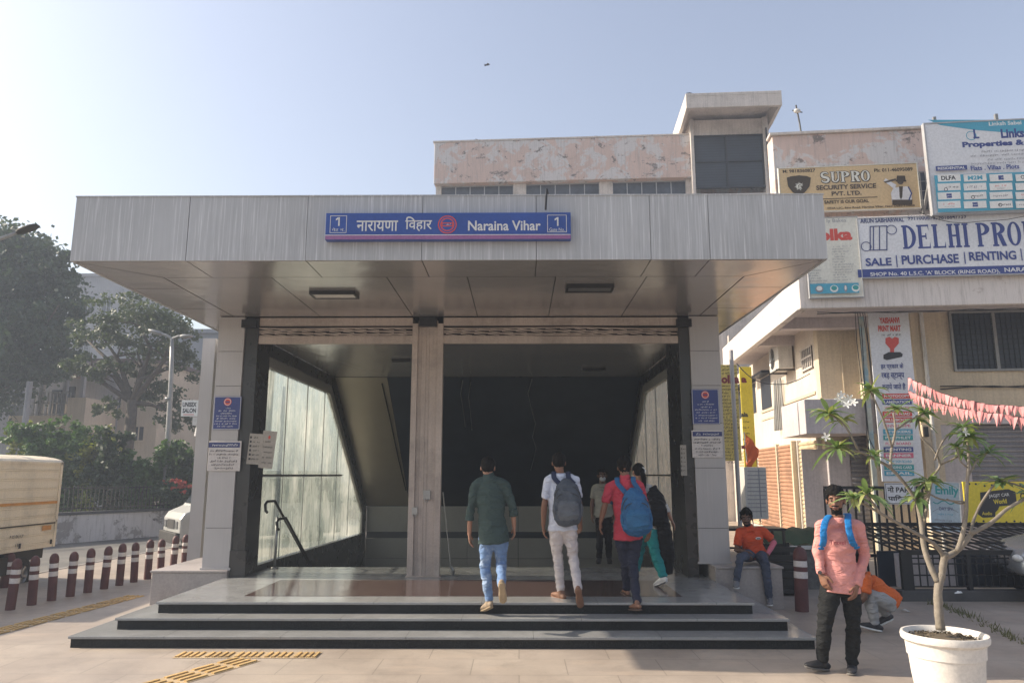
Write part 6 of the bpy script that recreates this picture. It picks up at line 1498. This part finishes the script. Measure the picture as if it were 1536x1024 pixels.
    for q in 'LR':
        an, toe = W['an' + q], W['toe' + q]; fu = Vector((0, 0, 1)); ft = (toe - an).normalized()
        if abs(ft.z) > .75: fu = -Vector((f.x, f.y, 0)) if ft.z > 0 else Vector((f.x, f.y, .2))
        hl[q] = fu; a, b_ = shoe_parts(an, toe, fu, s * .93, True); m.v += a.v and [] ; n0 = len(m.v); m.add(a.v, a.f)
    me = remesh(m, voxel * s, 2); me.materials.append(skin); me.materials.append(M_hair); me.materials.append(M_eye); me.materials.append(M_lip)
    if face:
        for p in me.polygons:
            c = p.center - H
            a, b_, d_ = c.dot(rt) / s, c.dot(f) / s, c.dot(u) / s
            if b_ > .03 and abs(d_) < .13 and abs(a) < .09:
                ax = abs(a); mi = 0
                if .012 < ax < .050 and abs(d_ - .034 + (ax - .03) ** 2 * 8) < .0052: mi = 1
                elif ((ax - .030) / .0135) ** 2 + ((d_ - .012) / .0062) ** 2 < 1: mi = 1 if ax < .036 and ax > .024 else 2
                elif (a / .023) ** 2 + ((d_ + .052) / .0075) ** 2 < 1 and b_ > .07: mi = 3
                elif beard and (d_ < -.056 - .0 and b_ < .2 and not (abs(a) < .02 and d_ > -.062) and (d_ < -.072 or ax > .026)): mi = 1
                elif beard and abs(d_ + .038) < .006 and ax < .032: mi = 1
                p.material_index = mi
            elif beard and b_ > -.005 and -.125 < d_ < -.03 and abs(a) < .085 and (d_ < -.07 or b_ < .03) and b_ > .0: p.material_index = 1
    body = bpy.data.objects.new('person', me); col.objects.link(body); body.location = base; tag(body, label, 'person', group)
    def child(name, me_, mats):
        for mt in (mats if isinstance(mats, (list, tuple)) else [mats]): me_.materials.append(mt)
        o_ = bpy.data.objects.new(name, me_); col.objects.link(o_); o_.parent = body; return o_
    # ---- hair
    hm = MB(); R0 = (.083 * s, .103 * s, .098 * s); c0 = E(0, -.014, .036); seed = H.x * 9
    hm.ball(c0, R0, rot, 44, 30); keep = []
    for fc in hm.f:
        c = sum((Vector(hm.v[i]) for i in fc), Vector()) / len(fc) - H; a, b_, d_ = c.dot(rt) / s, c.dot(f) / s, c.dot(u) / s
        lim = .062 - .0 if b_ > .055 else (.015 if b_ > .015 and abs(a) > .05 else (-.0 if b_ > -.02 else -.062))
        lim += .008 * math.sin(a * 170)
        if d_ > lim: keep.append(fc)
    hm.f = keep; hm.m = [0] * len(keep)
    for i, v in enumerate(hm.v):
        c = Vector(v) - c0; d_ = c.dot(u) / s; tuft = {'short': .006, 'curly': .018, 'full': .014}.get(hair, .006)
        k = 1 + (noise.noise(c * 55 + Vector((seed, 0, 0))) * tuft + noise.noise(c * 20 + Vector((seed, 3, 0))) * tuft) / .09 + (max(0, d_) * {'short': .35, 'curly': 2.0, 'full': 1.7}.get(hair, .35))
        hm.v[i] = tuple(c0 + c * k)
    if hair == 'bun':
        hm.ball(E(0, -.125, .02), (.04 * s, .035 * s, .045 * s), rot, 14, 10)
        hm.tube([E(0, -.13, -.0), E(.01, -.15, -.08), E(.02, -.14, -.18), E(.02, -.13, -.26)], [(.035 * s, .028 * s), (.04 * s, .03 * s), (.032 * s, .024 * s), (.012 * s, .01 * s)], 10)
    child('hair', hm.mesh('hair', []), M_hair).data.shade_smooth()
    # ---- trousers
    if trous:
        t = MB(); k = legr
        t.tube([tor(.09 - tail), tor(.04 - tail), tor(-.03 - tail * .5), tor(-.08 - tail * .5)], [(.148 * sr_, .104 * sr_), (.155 * sr_, .114 * sr_), (.165 * sr_, .122 * sr_), (.135 * sr_, .10 * sr_)], 18, side=hpx, rnd_end=.4)
        for q in 'LR':
            hp, kn, an = W['hip' + q], W['kn' + q], W['an' + q]; e = vx(kn, an, .97)
            t.tube([hp + (hp - kn).normalized() * .03, vx(hp, kn, .25), vx(hp, kn, .6), kn, vx(kn, an, .3), vx(kn, an, .7), e], [.094 * s, .090 * s * k ** .5, .074 * s * k, .063 * s * k, .062 * s * k, .053 * s * k, .050 * s * k], 14, rnd_end=.25)
        me_ = remesh(t, .009, 3, folds(.0075 * s, seed, (5, 5, 13))); child('trousers', me_, trous)
    # ---- shirt
    if shirt:
        t = MB(); hb_ = tail
        t.tube([tor(-.04 - hb_), tor(.1), tor(.32), tor(.6), tor(.8), tor(.93), tor(1.0)], [(.182 * sr_, .140 * sr_), (.170 * sr_, .130 * sr_), (.152 * sr_, .110 * sr_), (.172 * sr_, .122 * sr_), (.165 * sr_, .105 * sr_), (.112 * sr_, .095 * sr_), (.074 * s, .078 * s)], 20, side=[hpx, hpx, hpx, shx, shx, shx, shx], rnd_end=.12)
        for q in 'LR':
            sh, el, wr = W['sh' + q], W['el' + q], W['wr' + q]
            t.tube([vx(nb, sh, .25) - (nb - pel).normalized() * .035, vx(nb, sh, .75) - (nb - pel).normalized() * .004, sh], [.066 * s, .066 * s, .063 * s], 12, rnd_end=1)
            L_ = {'short': [sh, vx(sh, el, .35), vx(sh, el, .72)], 'long': [sh, vx(sh, el, .5), el, vx(el, wr, .3), vx(el, wr, .75), vx(el, wr, .97)], 'rolled': [sh, vx(sh, el, .5), el, vx(el, wr, .22), vx(el, wr, .38)]}[sleeve]
            rr = {'short': [.062, .060, .062], 'long': [.062, .054, .049, .047, .039, .035], 'rolled': [.062, .055, .050, .050, .047]}[sleeve]
            t.tube(L_, [x * s for x in rr], 14, rnd_end=.2)
            if sleeve == 'rolled': t.tube([vx(el, wr, .27), vx(el, wr, .40)], [.053 * s, .053 * s], 14, rnd_end=.2)
            if sleeve == 'long': t.tube([vx(el, wr, .90), vx(el, wr, .98)], [.037 * s, .037 * s], 14, rnd_end=.2)
        if collar: t.tube([vx(nb, H, .10) - f * .005, vx(nb, H, .32) - f * .01], [.066 * s, .061 * s], 16, rnd_end=.3)
        me_ = remesh(t, .0085, 3, folds(.0070 * s, seed + 2, (6, 6, 7))); child('shirt', me_, shirt)
    # ---- shoes
    for q in 'LR':
        if shoes:
            a, b_ = shoe_parts(W['an' + q], W['toe' + q], hl[q], s); sh_ = child('shoe', remesh(a, .007, 3), shoes)
            so2 = remesh(b_, .006, 2); so2.materials.append(sole or M_ink); o_ = bpy.data.objects.new('sole', so2); col.objects.link(o_); o_.parent = sh_
        elif sole:
            a, b_ = shoe_parts(W['an' + q], W['toe' + q], hl[q], s); child('sandal', remesh(b_, .006, 2), sole)
    def E_(dx, df, du): return E(dx, df, du)
    return dict(o=body, W=W, base=base, E=E_, rt=rt, f=f, u=u, child=child, shx=shx, s=s)
def crop(ox, oy, k): return lambda a, b_: (ox + a / k, oy + b_ / k)
def backpack(label, c, x, up, out, w, h, d, mat, mat2, straps=(), strap_mat=None, name='backpack'):
    """rounded pack: c is the middle of the face lying on the back; straps are lists of points from the shoulder"""
    x = x.normalized(); up = (up - x * up.dot(x)).normalized(); out = (out - x * out.dot(x) - up * out.dot(up)).normalized()
    o = thing(name, label, 'bag', c, 0); Q = lambda a, b_, e: x * a + up * b_ + out * e
    m = MB(); m.tube([Q(0, -h * .48, d * .45), Q(0, -h * .40, d * .52), Q(0, -h * .1, d * .54), Q(0, h * .2, d * .48), Q(0, h * .38, d * .38), Q(0, h * .48, d * .28)], [(w * .40, d * .36), (w * .49, d * .5), (w * .5, d * .52), (w * .46, d * .46), (w * .36, d * .36), (w * .2, d * .2)], 24, side=x, rnd_end=.8)
    me = remesh(m, .009, 4, folds(.006, c.x * 5, (8, 8, 8))); me.materials.append(mat); b_ = bpy.data.objects.new('bag_body', me); col.objects.link(b_); b_.parent = o
    m = MB(); m.tube([Q(0, -h * .40, d * .86), Q(0, -h * .30, d * .98), Q(0, -h * .05, d * .98), Q(0, h * .06, d * .84)], [(w * .30, d * .12), (w * .38, d * .18), (w * .37, d * .18), (w * .26, d * .12)], 20, side=x, rnd_end=.8)
    me = remesh(m, .008, 4); me.materials.append(mat2); p_ = bpy.data.objects.new('pocket', me); col.objects.link(p_); p_.parent = o
    m = MB(); m.tube([Q(w * .37 * math.cos(t), h * .09 + w * .18 * math.sin(t), d * (.98 - .12 * math.sin(t))) for t in [PI * i / 12 for i in range(13)]], .006, 5); m.tube([Q(w * .46 * math.cos(t), h * .06 + h * .32 * math.sin(t), d * (.86 - .22 * math.sin(t))) for t in [PI * i / 14 for i in range(15)]], .006, 5)
    m.build('zip', M_ink, o)
    for q in (-1, 1):
        m = MB(); m.tube([Q(q * w * .45, -h * .34, d * .42), Q(q * w * .475, -h * .2, d * .45), Q(q * w * .46, -h * .06, d * .45)], [(.05, .016), (.06, .02), (.055, .017)], 12, side=out, rnd_end=.5); m.build('side_pocket', mat2, o, smooth=True)
    m = MB(); m.tube([Q(-.035, h * .46, d * .1), Q(-.03, h * .53, d * .12), Q(.03, h * .53, d * .12), Q(.035, h * .46, d * .1)], .009, 6); m.build('handle', strap_mat or mat, o, smooth=True)
    for pts in straps:
        m = MB(); pts = crv([p - c for p in pts], 4); n = len(pts); out_h = []
        m.tube(pts, [(.034, .010)] * n, 10, side=[x] * n, rnd_end=.4); me = remesh(m, .007, 2); me.materials.append(strap_mat or mat); s_ = bpy.data.objects.new('strap', me); col.objects.link(s_); s_.parent = o
    return o
GW = 'people walking up the steps into the station'
# ---- man in dark green shirt and pale jeans
J = dict(head=(243, 124, .03), neck=(247, 172, .02), pel=(275, 520, 0), shL=(170, 228, 0), shR=(345, 226, 0), elL=(140, 375, .0), elR=(392, 362, .0), wrL=(134, 515, .02), wrR=(398, 470, .02), tipL=(142, 600, .06), tipR=(402, 562, .06),
         hipL=(236, 545, 0), hipR=(316, 545, 0), knL=(226, 705, .02), knR=(322, 690, .04), anL=(252, 915, -.02), anR=(326, 822, -.34), toeL=(212, 975, .14), toeR=(336, 940, -.30))
denim = mk('pale_blue_denim', (.13, .22, .40), .85, 0, .2, 9, 120, .15, c2=(.33, .42, .56), cloth_=True)
M_tan = mk('tan_shoe', (.30, .23, .16), .8, 0, .15, 12)
M_tansole = mk('tan_sole', (.36, .27, .17), .8, 0, .12, 12)
human('man in dark green shirt and pale blue jeans climbing the steps', 8.74, crop(670, 670, 3.9375), J, (-.05, 1, .0), skin=SK3, s=1.0, group=GW, face=False, shirt=cloth('dark_green_cotton', (.045, .07, .068)), sleeve='rolled', trous=denim, shoes=M_tan, sole=M_tansole, tail=.09, legr=.96, collar=True, ground=.24)
# ---- man in white with dark backpack
J = dict(head=(190, 96, .03), neck=(198, 160, .02), pel=(213, 478, 0), shL=(130, 200, 0), shR=(285, 200, 0), elL=(104, 345, -.02), elR=(312, 335, .06), wrL=(98, 468, .0), wrR=(318, 440, .14), tipL=(105, 545, .03), tipR=(316, 505, .18),
         hipL=(172, 500, 0), hipR=(255, 500, 0), knL=(184, 655, .08), knR=(276, 655, .03), anL=(203, 862, .02), anR=(306, 858, -.34), toeL=(160, 885, .16), toeR=(322, 962, -.30))
offw = cloth('off_white_trousers', (.58, .53, .53), .06); lightshirt = cloth('white_tshirt', (.62, .66, .78), .05)
M_brsh = mk('brown_leather', (.20, .10, .06), .6, 0, .15, 10)
h = human('man in white t-shirt and off-white trousers climbing the steps', 9.12, crop(790, 670, 3.9417), J, (-.02, 1, .0), skin=SK1, group=GW, face=False, shirt=lightshirt, trous=offw, shoes=M_brsh, sole=M_brsh, tail=.0, ground=.37, legr=.98)
b_ = h['base']; W = h['W']; c = b_ + vx(W['pel'], W['neck'], .50) + Vector((.06, -.125, 0)); M_bp1 = cloth('slate_nylon', (.075, .09, .115), .2, .6, 8); M_bp1b = cloth('navy_nylon', (.03, .04, .085), .2, .6, 8)
def st(q, sh, nb, out, c, x, hgt, wid): 
    a = vx(nb, sh, .55); return [c + x * q * wid * .25 + Vector((0, 0, hgt * .40)), b_ + a + Vector((0, -.09, .0)), b_ + a + Vector((0, -.02, .068)), b_ + a + Vector((0, .07, .03)), b_ + a + Vector((q * .02, .12, -.10)), b_ + a + Vector((q * .05, .12, -.25))]
backpack('dark grey backpack on the back of the man in white', c, Vector((1, 0, .03)), Vector((-.03, -.06, 1)), Vector((0, -1, 0)), .34, .50, .17, M_bp1, cloth('grey_nylon_pocket', (.12, .135, .16), .2, .6, 8), [st(-1, W['shL'], W['neck'], 0, c, Vector((1, 0, 0)), .5, .34), st(1, W['shR'], W['neck'], 0, c, Vector((1, 0, 0)), .5, .34)], M_bp1b)
# ---- man in red shirt with blue backpack
J = dict(head=(262, 124, .03), neck=(268, 188, .02), pel=(282, 520, 0), shL=(178, 240, .02), shR=(350, 232, -.02), elL=(142, 362, -.02), elR=(398, 400, .06), wrL=(122, 440, .0), wrR=(412, 490, .10), tipL=(118, 492, .02), tipR=(400, 552, .14),
         hipL=(248, 540, 0), hipR=(325, 540, 0), knL=(270, 690, .06), knR=(312, 700, -.02), anL=(278, 842, .16), anR=(338, 925, -.40), toeL=(255, 862, .34), toeR=(292, 962, -.26))
h = human('man in red polo shirt and dark navy jeans climbing the steps', 9.16, crop(870, 670, 3.9375), J, (.05, 1, .0), skin=SK1, group=GW, face=False, shirt=cloth('red_cotton', (.50, .055, .085)), trous=cloth('dark_navy_denim', (.025, .028, .05), .2), shoes=None, sole=mk('sandal_leather', (.10, .06, .045), .7), tail=.04, collar=True, hair='full', ground=.24, legr=1.0)
b_ = h['base']; W = h['W']; c = b_ + vx(W['pel'], W['neck'], .44) + Vector((.075, -.125, 0)); M_bp2 = cloth('blue_nylon', (.03, .12, .27), .15, .6, 8); M_bp2b = cloth('blue_nylon_panel', (.035, .14, .29), .15, .6, 8)
backpack('blue backpack on the back of the man in red', c, Vector((1, 0, .08)), Vector((-.08, -.06, 1)), Vector((0, -1, 0)), .36, .50, .19, M_bp2, M_bp2b, [st(-1, W['shL'], W['neck'], 0, c, Vector((1, 0, 0)), .5, .36), st(1, W['shR'], W['neck'], 0, c, Vector((1, 0, 0)), .5, .36)], M_bp2)
# ---- woman with teal trousers
J = dict(head=(342, 150, .03), neck=(365, 215, .02), pel=(410, 490, 0), shL=(315, 262, .04), shR=(425, 258, -.02), elL=(330, 370, .1), elR=(500, 350, -.02), wrL=(350, 450, .2), wrR=(540, 430, -.02), tipL=(360, 510, .22), tipR=(565, 480, -.02),
         hipL=(375, 505, .05), hipR=(430, 505, -.05), knL=(352, 600, .25), knR=(446, 630, -.05), anL=(326, 735, .25), anR=(494, 770, -.15), toeL=(300, 745, .40), toeR=(440, 828, .0))
M_blk = cloth('black_cotton', (.012, .012, .014), .3)
h = human('woman with tied black hair and teal trousers striding up beside the man in red', 10.1, crop(870, 670, 3.9375), J, (-.35, 1, .0), skin=SK3, s=.93, group=GW, face=False, shirt=cloth('white_kurta', (.50, .50, .50), .06), sleeve='rolled', trous=cloth('teal_cotton', (.02, .25, .26), .1), shoes=mk('white_shoe', (.66, .66, .66), .5), sole=mk('white_sole', (.60, .60, .60), .5), hair='bun', ground=.37, legr=1.25, torso_w=.85)
m = MB(); E = h['E']; m.ball(E(.02, -.12, .05), .022); m.ball(E(.045, -.115, .02), .02); m.ball(E(.03, -.13, -.01), .018); h['child']('hair_clip', m.mesh('hair_clip', []), M_white)
m = MB(); W = h['W']; a = W['neck']; m.tube([W['shR'] + Vector((0, -.05, .05)), W['shR'] + Vector((.06, -.1, -.15)), W['hipR'] + Vector((.14, -.08, .0)), W['hipR'] + Vector((.18, -.04, -.3)), W['hipR'] + Vector((.19, 0, -.52))], [(.06, .02), (.09, .03), (.10, .05), (.09, .04), (.05, .03)], 12, rnd_end=.5)
h['child']('scarf', remesh(m, .01, 3, folds(.01, 3, (12, 12, 3))), M_blk)
b_ = h['base']; c = b_ + vx(W['pel'], W['neck'], .52) + Vector((.09, -.12, 0)); backpack('black square backpack on the back of the woman', c, Vector((1, 0, 0)), Vector((0, -.04, 1)), Vector((.1, -1, 0)), .30, .44, .15, M_blk, M_blk, [])
# ---- man with a face mask coming up the stairs
J = dict(head=(131, 170, 0), neck=(133, 220, 0), pel=(143, 405, 0), shL=(180, 243, 0), shR=(90, 243, 0), elL=(198, 330, 0), elR=(72, 328, 0), wrL=(200, 395, -.03), wrR=(70, 395, -.03), tipL=(198, 430, -.05), tipR=(70, 434, -.05),
         hipL=(163, 420, 0), hipR=(122, 420, 0), knL=(168, 540, -.03), knR=(116, 540, -.03), anL=(172, 655, 0), anR=(113, 655, 0), toeL=(176, 690, -.14), toeR=(108, 690, -.14))
h = human('man in pale grey t-shirt and white face mask coming up from the stairs', 12.7, crop(870, 670, 3.9375), J, (0, -1, -.05), skin=SK2, s=.98, shirt=cloth('pale_grey_cotton', (.30, .29, .25)), trous=M_blk, shoes=M_ink, sole=M_ink, ground=.2)
m = MB(); E = h['E']; rot = Matrix((h['rt'], h['f'], h['u'])).transposed(); m.ball(E(0, .058, -.048), (.052, .052, .046), rot, 18, 12); h['child']('face_mask', m.mesh('face_mask', []), mk('mask_cloth', (.42, .44, .46), .9)).data.shade_smooth()
# ---- seated man in orange
J = dict(head=(224, 212, 0), neck=(246, 292, .06), pel=(300, 520, .12), shL=(372, 325, .10), shR=(160, 335, .04), elL=(465, 405, .08), elR=(140, 480, .0), wrL=(405, 520, -.04), wrR=(205, 492, -.16), tipL=(380, 575, -.08), tipR=(268, 580, -.22),
         hipL=(345, 525, .1), hipR=(255, 525, .08), knL=(385, 600, -.34), knR=(172, 545, -.36), anL=(422, 900, -.30), anR=(140, 745, -.38), toeL=(425, 960, -.48), toeR=(138, 815, -.56))
M_or = cloth('orange_polo', (.62, .085, .03), .08); SB_ = cloth('dark_blue_denim', (.065, .08, .12), .2)
h = human('man in orange polo shirt and dark jeans sitting on the stone plinth', 10.86, crop(1080, 740, 5.686), J, (-.30, -1, -.12), u=(-.05, -.1, 1), skin=SK2, s=1.0, shirt=M_or, trous=SB_, shoes=mk('grey_sneaker', (.16, .16, .17), .7), sole=M_white, hair='curly', collar=True, ground=0, curl=.5, beard=True, legr=.95)
m = MB(); W = h['W']; m.tube([vx(W['elL'], W['wrL'], t) for t in (.05, .4, .8, .97)], [.043, .042, .035, .031], 14, rnd_end=.3); h['child']('arm_sleeve', remesh(m, .008, 2, folds(.004, 5)), cloth('pink_stretch', (.60, .16, .22)))
# badge on the chest
m = MB(); ch = vx(W['pel'], W['neck'], .64) + Vector((.06, -.135, 0)); m.M = Matrix.Translation(ch) @ Matrix.Rotation(.12, 4, 'Z'); m.ball((0, 0, 0), (.042, .012, .018)); m.box(-.025, .025, -.016, -.010, -.008, .006, 1); h['child']('badge', m.mesh('badge', []), [M_white, M_ink])
# ---- man in pink standing in front
J = dict(head=(240, 134, 0), neck=(248, 218, .03), pel=(262, 548, 0), shL=(350, 262, .03), shR=(172, 258, -.03), elL=(382, 400, .04), elR=(152, 382, -.01), wrL=(345, 548, -.10), wrR=(168, 492, -.08), tipL=(322, 640, -.14), tipR=(205, 585, -.13),
         hipL=(312, 572, .02), hipR=(214, 572, -.02), knL=(326, 748, -.01), knR=(186, 740, -.03), anL=(320, 935, .05), anR=(172, 918, .03), toeL=(316, 990, -.14), toeR=(80, 950, -.06))
M_pk = cloth('salmon_pink_jersey', (.72, .31, .28), .06)
h = human('man in salmon pink long-sleeved top and black trousers standing right of the steps', 7.32, crop(1180, 710, 3.2611), J, (-.50, -.9, -.08), u=(0, 0, 1), skin=SK1, s=1.03, shirt=M_pk, sleeve='long', trous=cloth('black_trousers', (.012, .013, .014), .3), shoes=mk('black_shoe', (.02, .02, .024), .6), sole=mk('grey_sole', (.16, .15, .14), .7), hair='full', ground=0, beard=True, curl=.45, tail=.05, voxel=.005, legr=1.06)
b_ = h['base']; W = h['W']; wr = W['wrR']; d_ = (W['elR'] - wr).normalized(); m = MB(); m.tube([wr + d_ * .012, wr + d_ * .034], [.034, .034], 16); m.tube([wr + d_ * .022 + Vector((-.02, -.03, 0)), wr + d_ * .022 + Vector((-.026, -.04, 0))], [.018, .018], 12); h['child']('wristwatch', m.mesh('wristwatch', []), M_ink)
t = Letters(0); t.text('Travel', 0, 0, .14, .04, 0, .02); ch = vx(W['pel'], W['neck'], .66)
mm = MB(); mm.M = Matrix.Translation(ch + Vector((-.075, -.158, 0))) @ Matrix.Rotation(-.22, 4, 'Z'); mm.add(t.mb.v, t.mb.f); h['child']('shirt_print', mm.mesh('shirt_print', []), mk('dull_maroon_print', (.28, .06, .07), .8))
M_strap = cloth('bright_blue_strap', (.015, .19, .50), .1, .6)
fwd = Vector((-.22, -1, 0)).normalized(); xx = Vector((1, -.2, 0)).normalized()
c = b_ + vx(W['pel'], W['neck'], .48) - fwd * .13 + Vector((.07, 0, 0))
K = crop(1180, 710, 3.2611); q3 = lambda a, b2, dy: P(*K(a, b2), Y=7.32 + dy)
straps = [[q3(212, 205, .10), q3(205, 208, .0), q3(190, 232, -.105), q3(180, 275, -.155), q3(180, 330, -.15), q3(168, 370, -.09)], [q3(292, 198, .14), q3(300, 200, .03), q3(300, 232, -.08), q3(306, 282, -.135), q3(322, 335, -.13), q3(345, 365, -.06)]]
backpack('black backpack with bright blue straps worn by the man in pink', c, -xx, Vector((0, 0, 1)), -fwd, .32, .46, .18, M_blk, M_blk, straps, M_strap)
# ---- crouching person in orange behind
J = dict(head=(452, 2, .0), neck=(492, 22, .0), pel=(675, 170, .0), shL=(520, 40, -.17), shR=(520, 40, .17), elL=(505, 150, -.2), elR=(490, 150, .2), wrL=(440, 220, -.12), wrR=(440, 220, .12), tipL=(400, 250, -.08), tipR=(400, 250, .08),
         hipL=(672, 195, -.09), hipR=(672, 195, .09), knL=(528, 122, -.13), knR=(535, 118, .13), anL=(573, 325, -.12), anR=(655, 268, .12), toeL=(500, 350, -.12), toeR=(595, 338, .12))
human('person in orange shirt and pale grey trousers crouching behind the man in pink', 9.2, crop(1180, 860, 4.3146), J, (-1, 0, -.5), u=(-.4, 0, 1), skin=SK2, s=.98, shirt=cloth('orange_cotton', (.62, .13, .03), .08), trous=cloth('pale_grey_trousers', (.33, .33, .33), .08), shoes=mk('black_shoe', (.02, .02, .024), .6), sole=M_white, ground=0, legr=1.2, tail=.03)
# ================================================================== sky and light
SUN_EL, SUN_AZ = R(34), R(5)          # sun to the left, a little behind the entrance
sd = Vector((-math.cos(SUN_AZ) * math.cos(SUN_EL), math.sin(SUN_AZ) * math.cos(SUN_EL), math.sin(SUN_EL)))
sl = bpy.data.lights.new('sun', 'SUN'); sl.energy = 4.5; sl.angle = R(.6); sl.color = (1, .87, .70)
so = bpy.data.objects.new('sun', sl); col.objects.link(so); so.rotation_euler = sd.to_track_quat('Z', 'Y').to_euler(); so.location = (-20, 5, 20)
w = bpy.data.worlds.new('World'); scene.world = w; w.use_nodes = True; nt = w.node_tree; nt.nodes.clear()
sk = nt.nodes.new('ShaderNodeTexSky'); sk.sky_type = 'NISHITA'; sk.sun_disc = False; sk.sun_elevation = SUN_EL
sk.sun_rotation = math.atan2(sd.x, sd.y); sk.air_density = 1.3; sk.dust_density = 3.0; sk.ozone_density = 1.4
hs = nt.nodes.new('ShaderNodeHueSaturation'); hs.inputs['Saturation'].default_value = .72; hs.inputs['Hue'].default_value = .512; nt.links.new(sk.outputs[0], hs.inputs['Color'])
bg = nt.nodes.new('ShaderNodeBackground'); bg.inputs[1].default_value = .125; nt.links.new(hs.outputs[0], bg.inputs[0])
ow = nt.nodes.new('ShaderNodeOutputWorld'); nt.links.new(bg.outputs[0], ow.inputs[0])
m = MB(); m.box(-165, 165, -45, 205, -1.4, 24)
ht = NT('haze'); hv_ = ht.n('ShaderNodeVolumePrincipled'); hv_.inputs['Density'].default_value = .0031; hv_.inputs['Color'].default_value = (.70, .79, .95, 1); hv_.inputs['Anisotropy'].default_value = .2
ht.t.links.new(hv_.outputs[0], ht.out.inputs['Volume'])
tag(m.build('haze', ht.mat), kind='stuff')
bpy.data.scenes.remove(tmp)
scene.view_settings.view_transform = 'Standard'; scene.view_settings.look = 'None'; scene.view_settings.gamma = 1
scene.view_settings.exposure = .8
scene.cycles.max_bounces = 8; scene.cycles.transparent_max_bounces = 12; scene.cycles.use_denoising = True
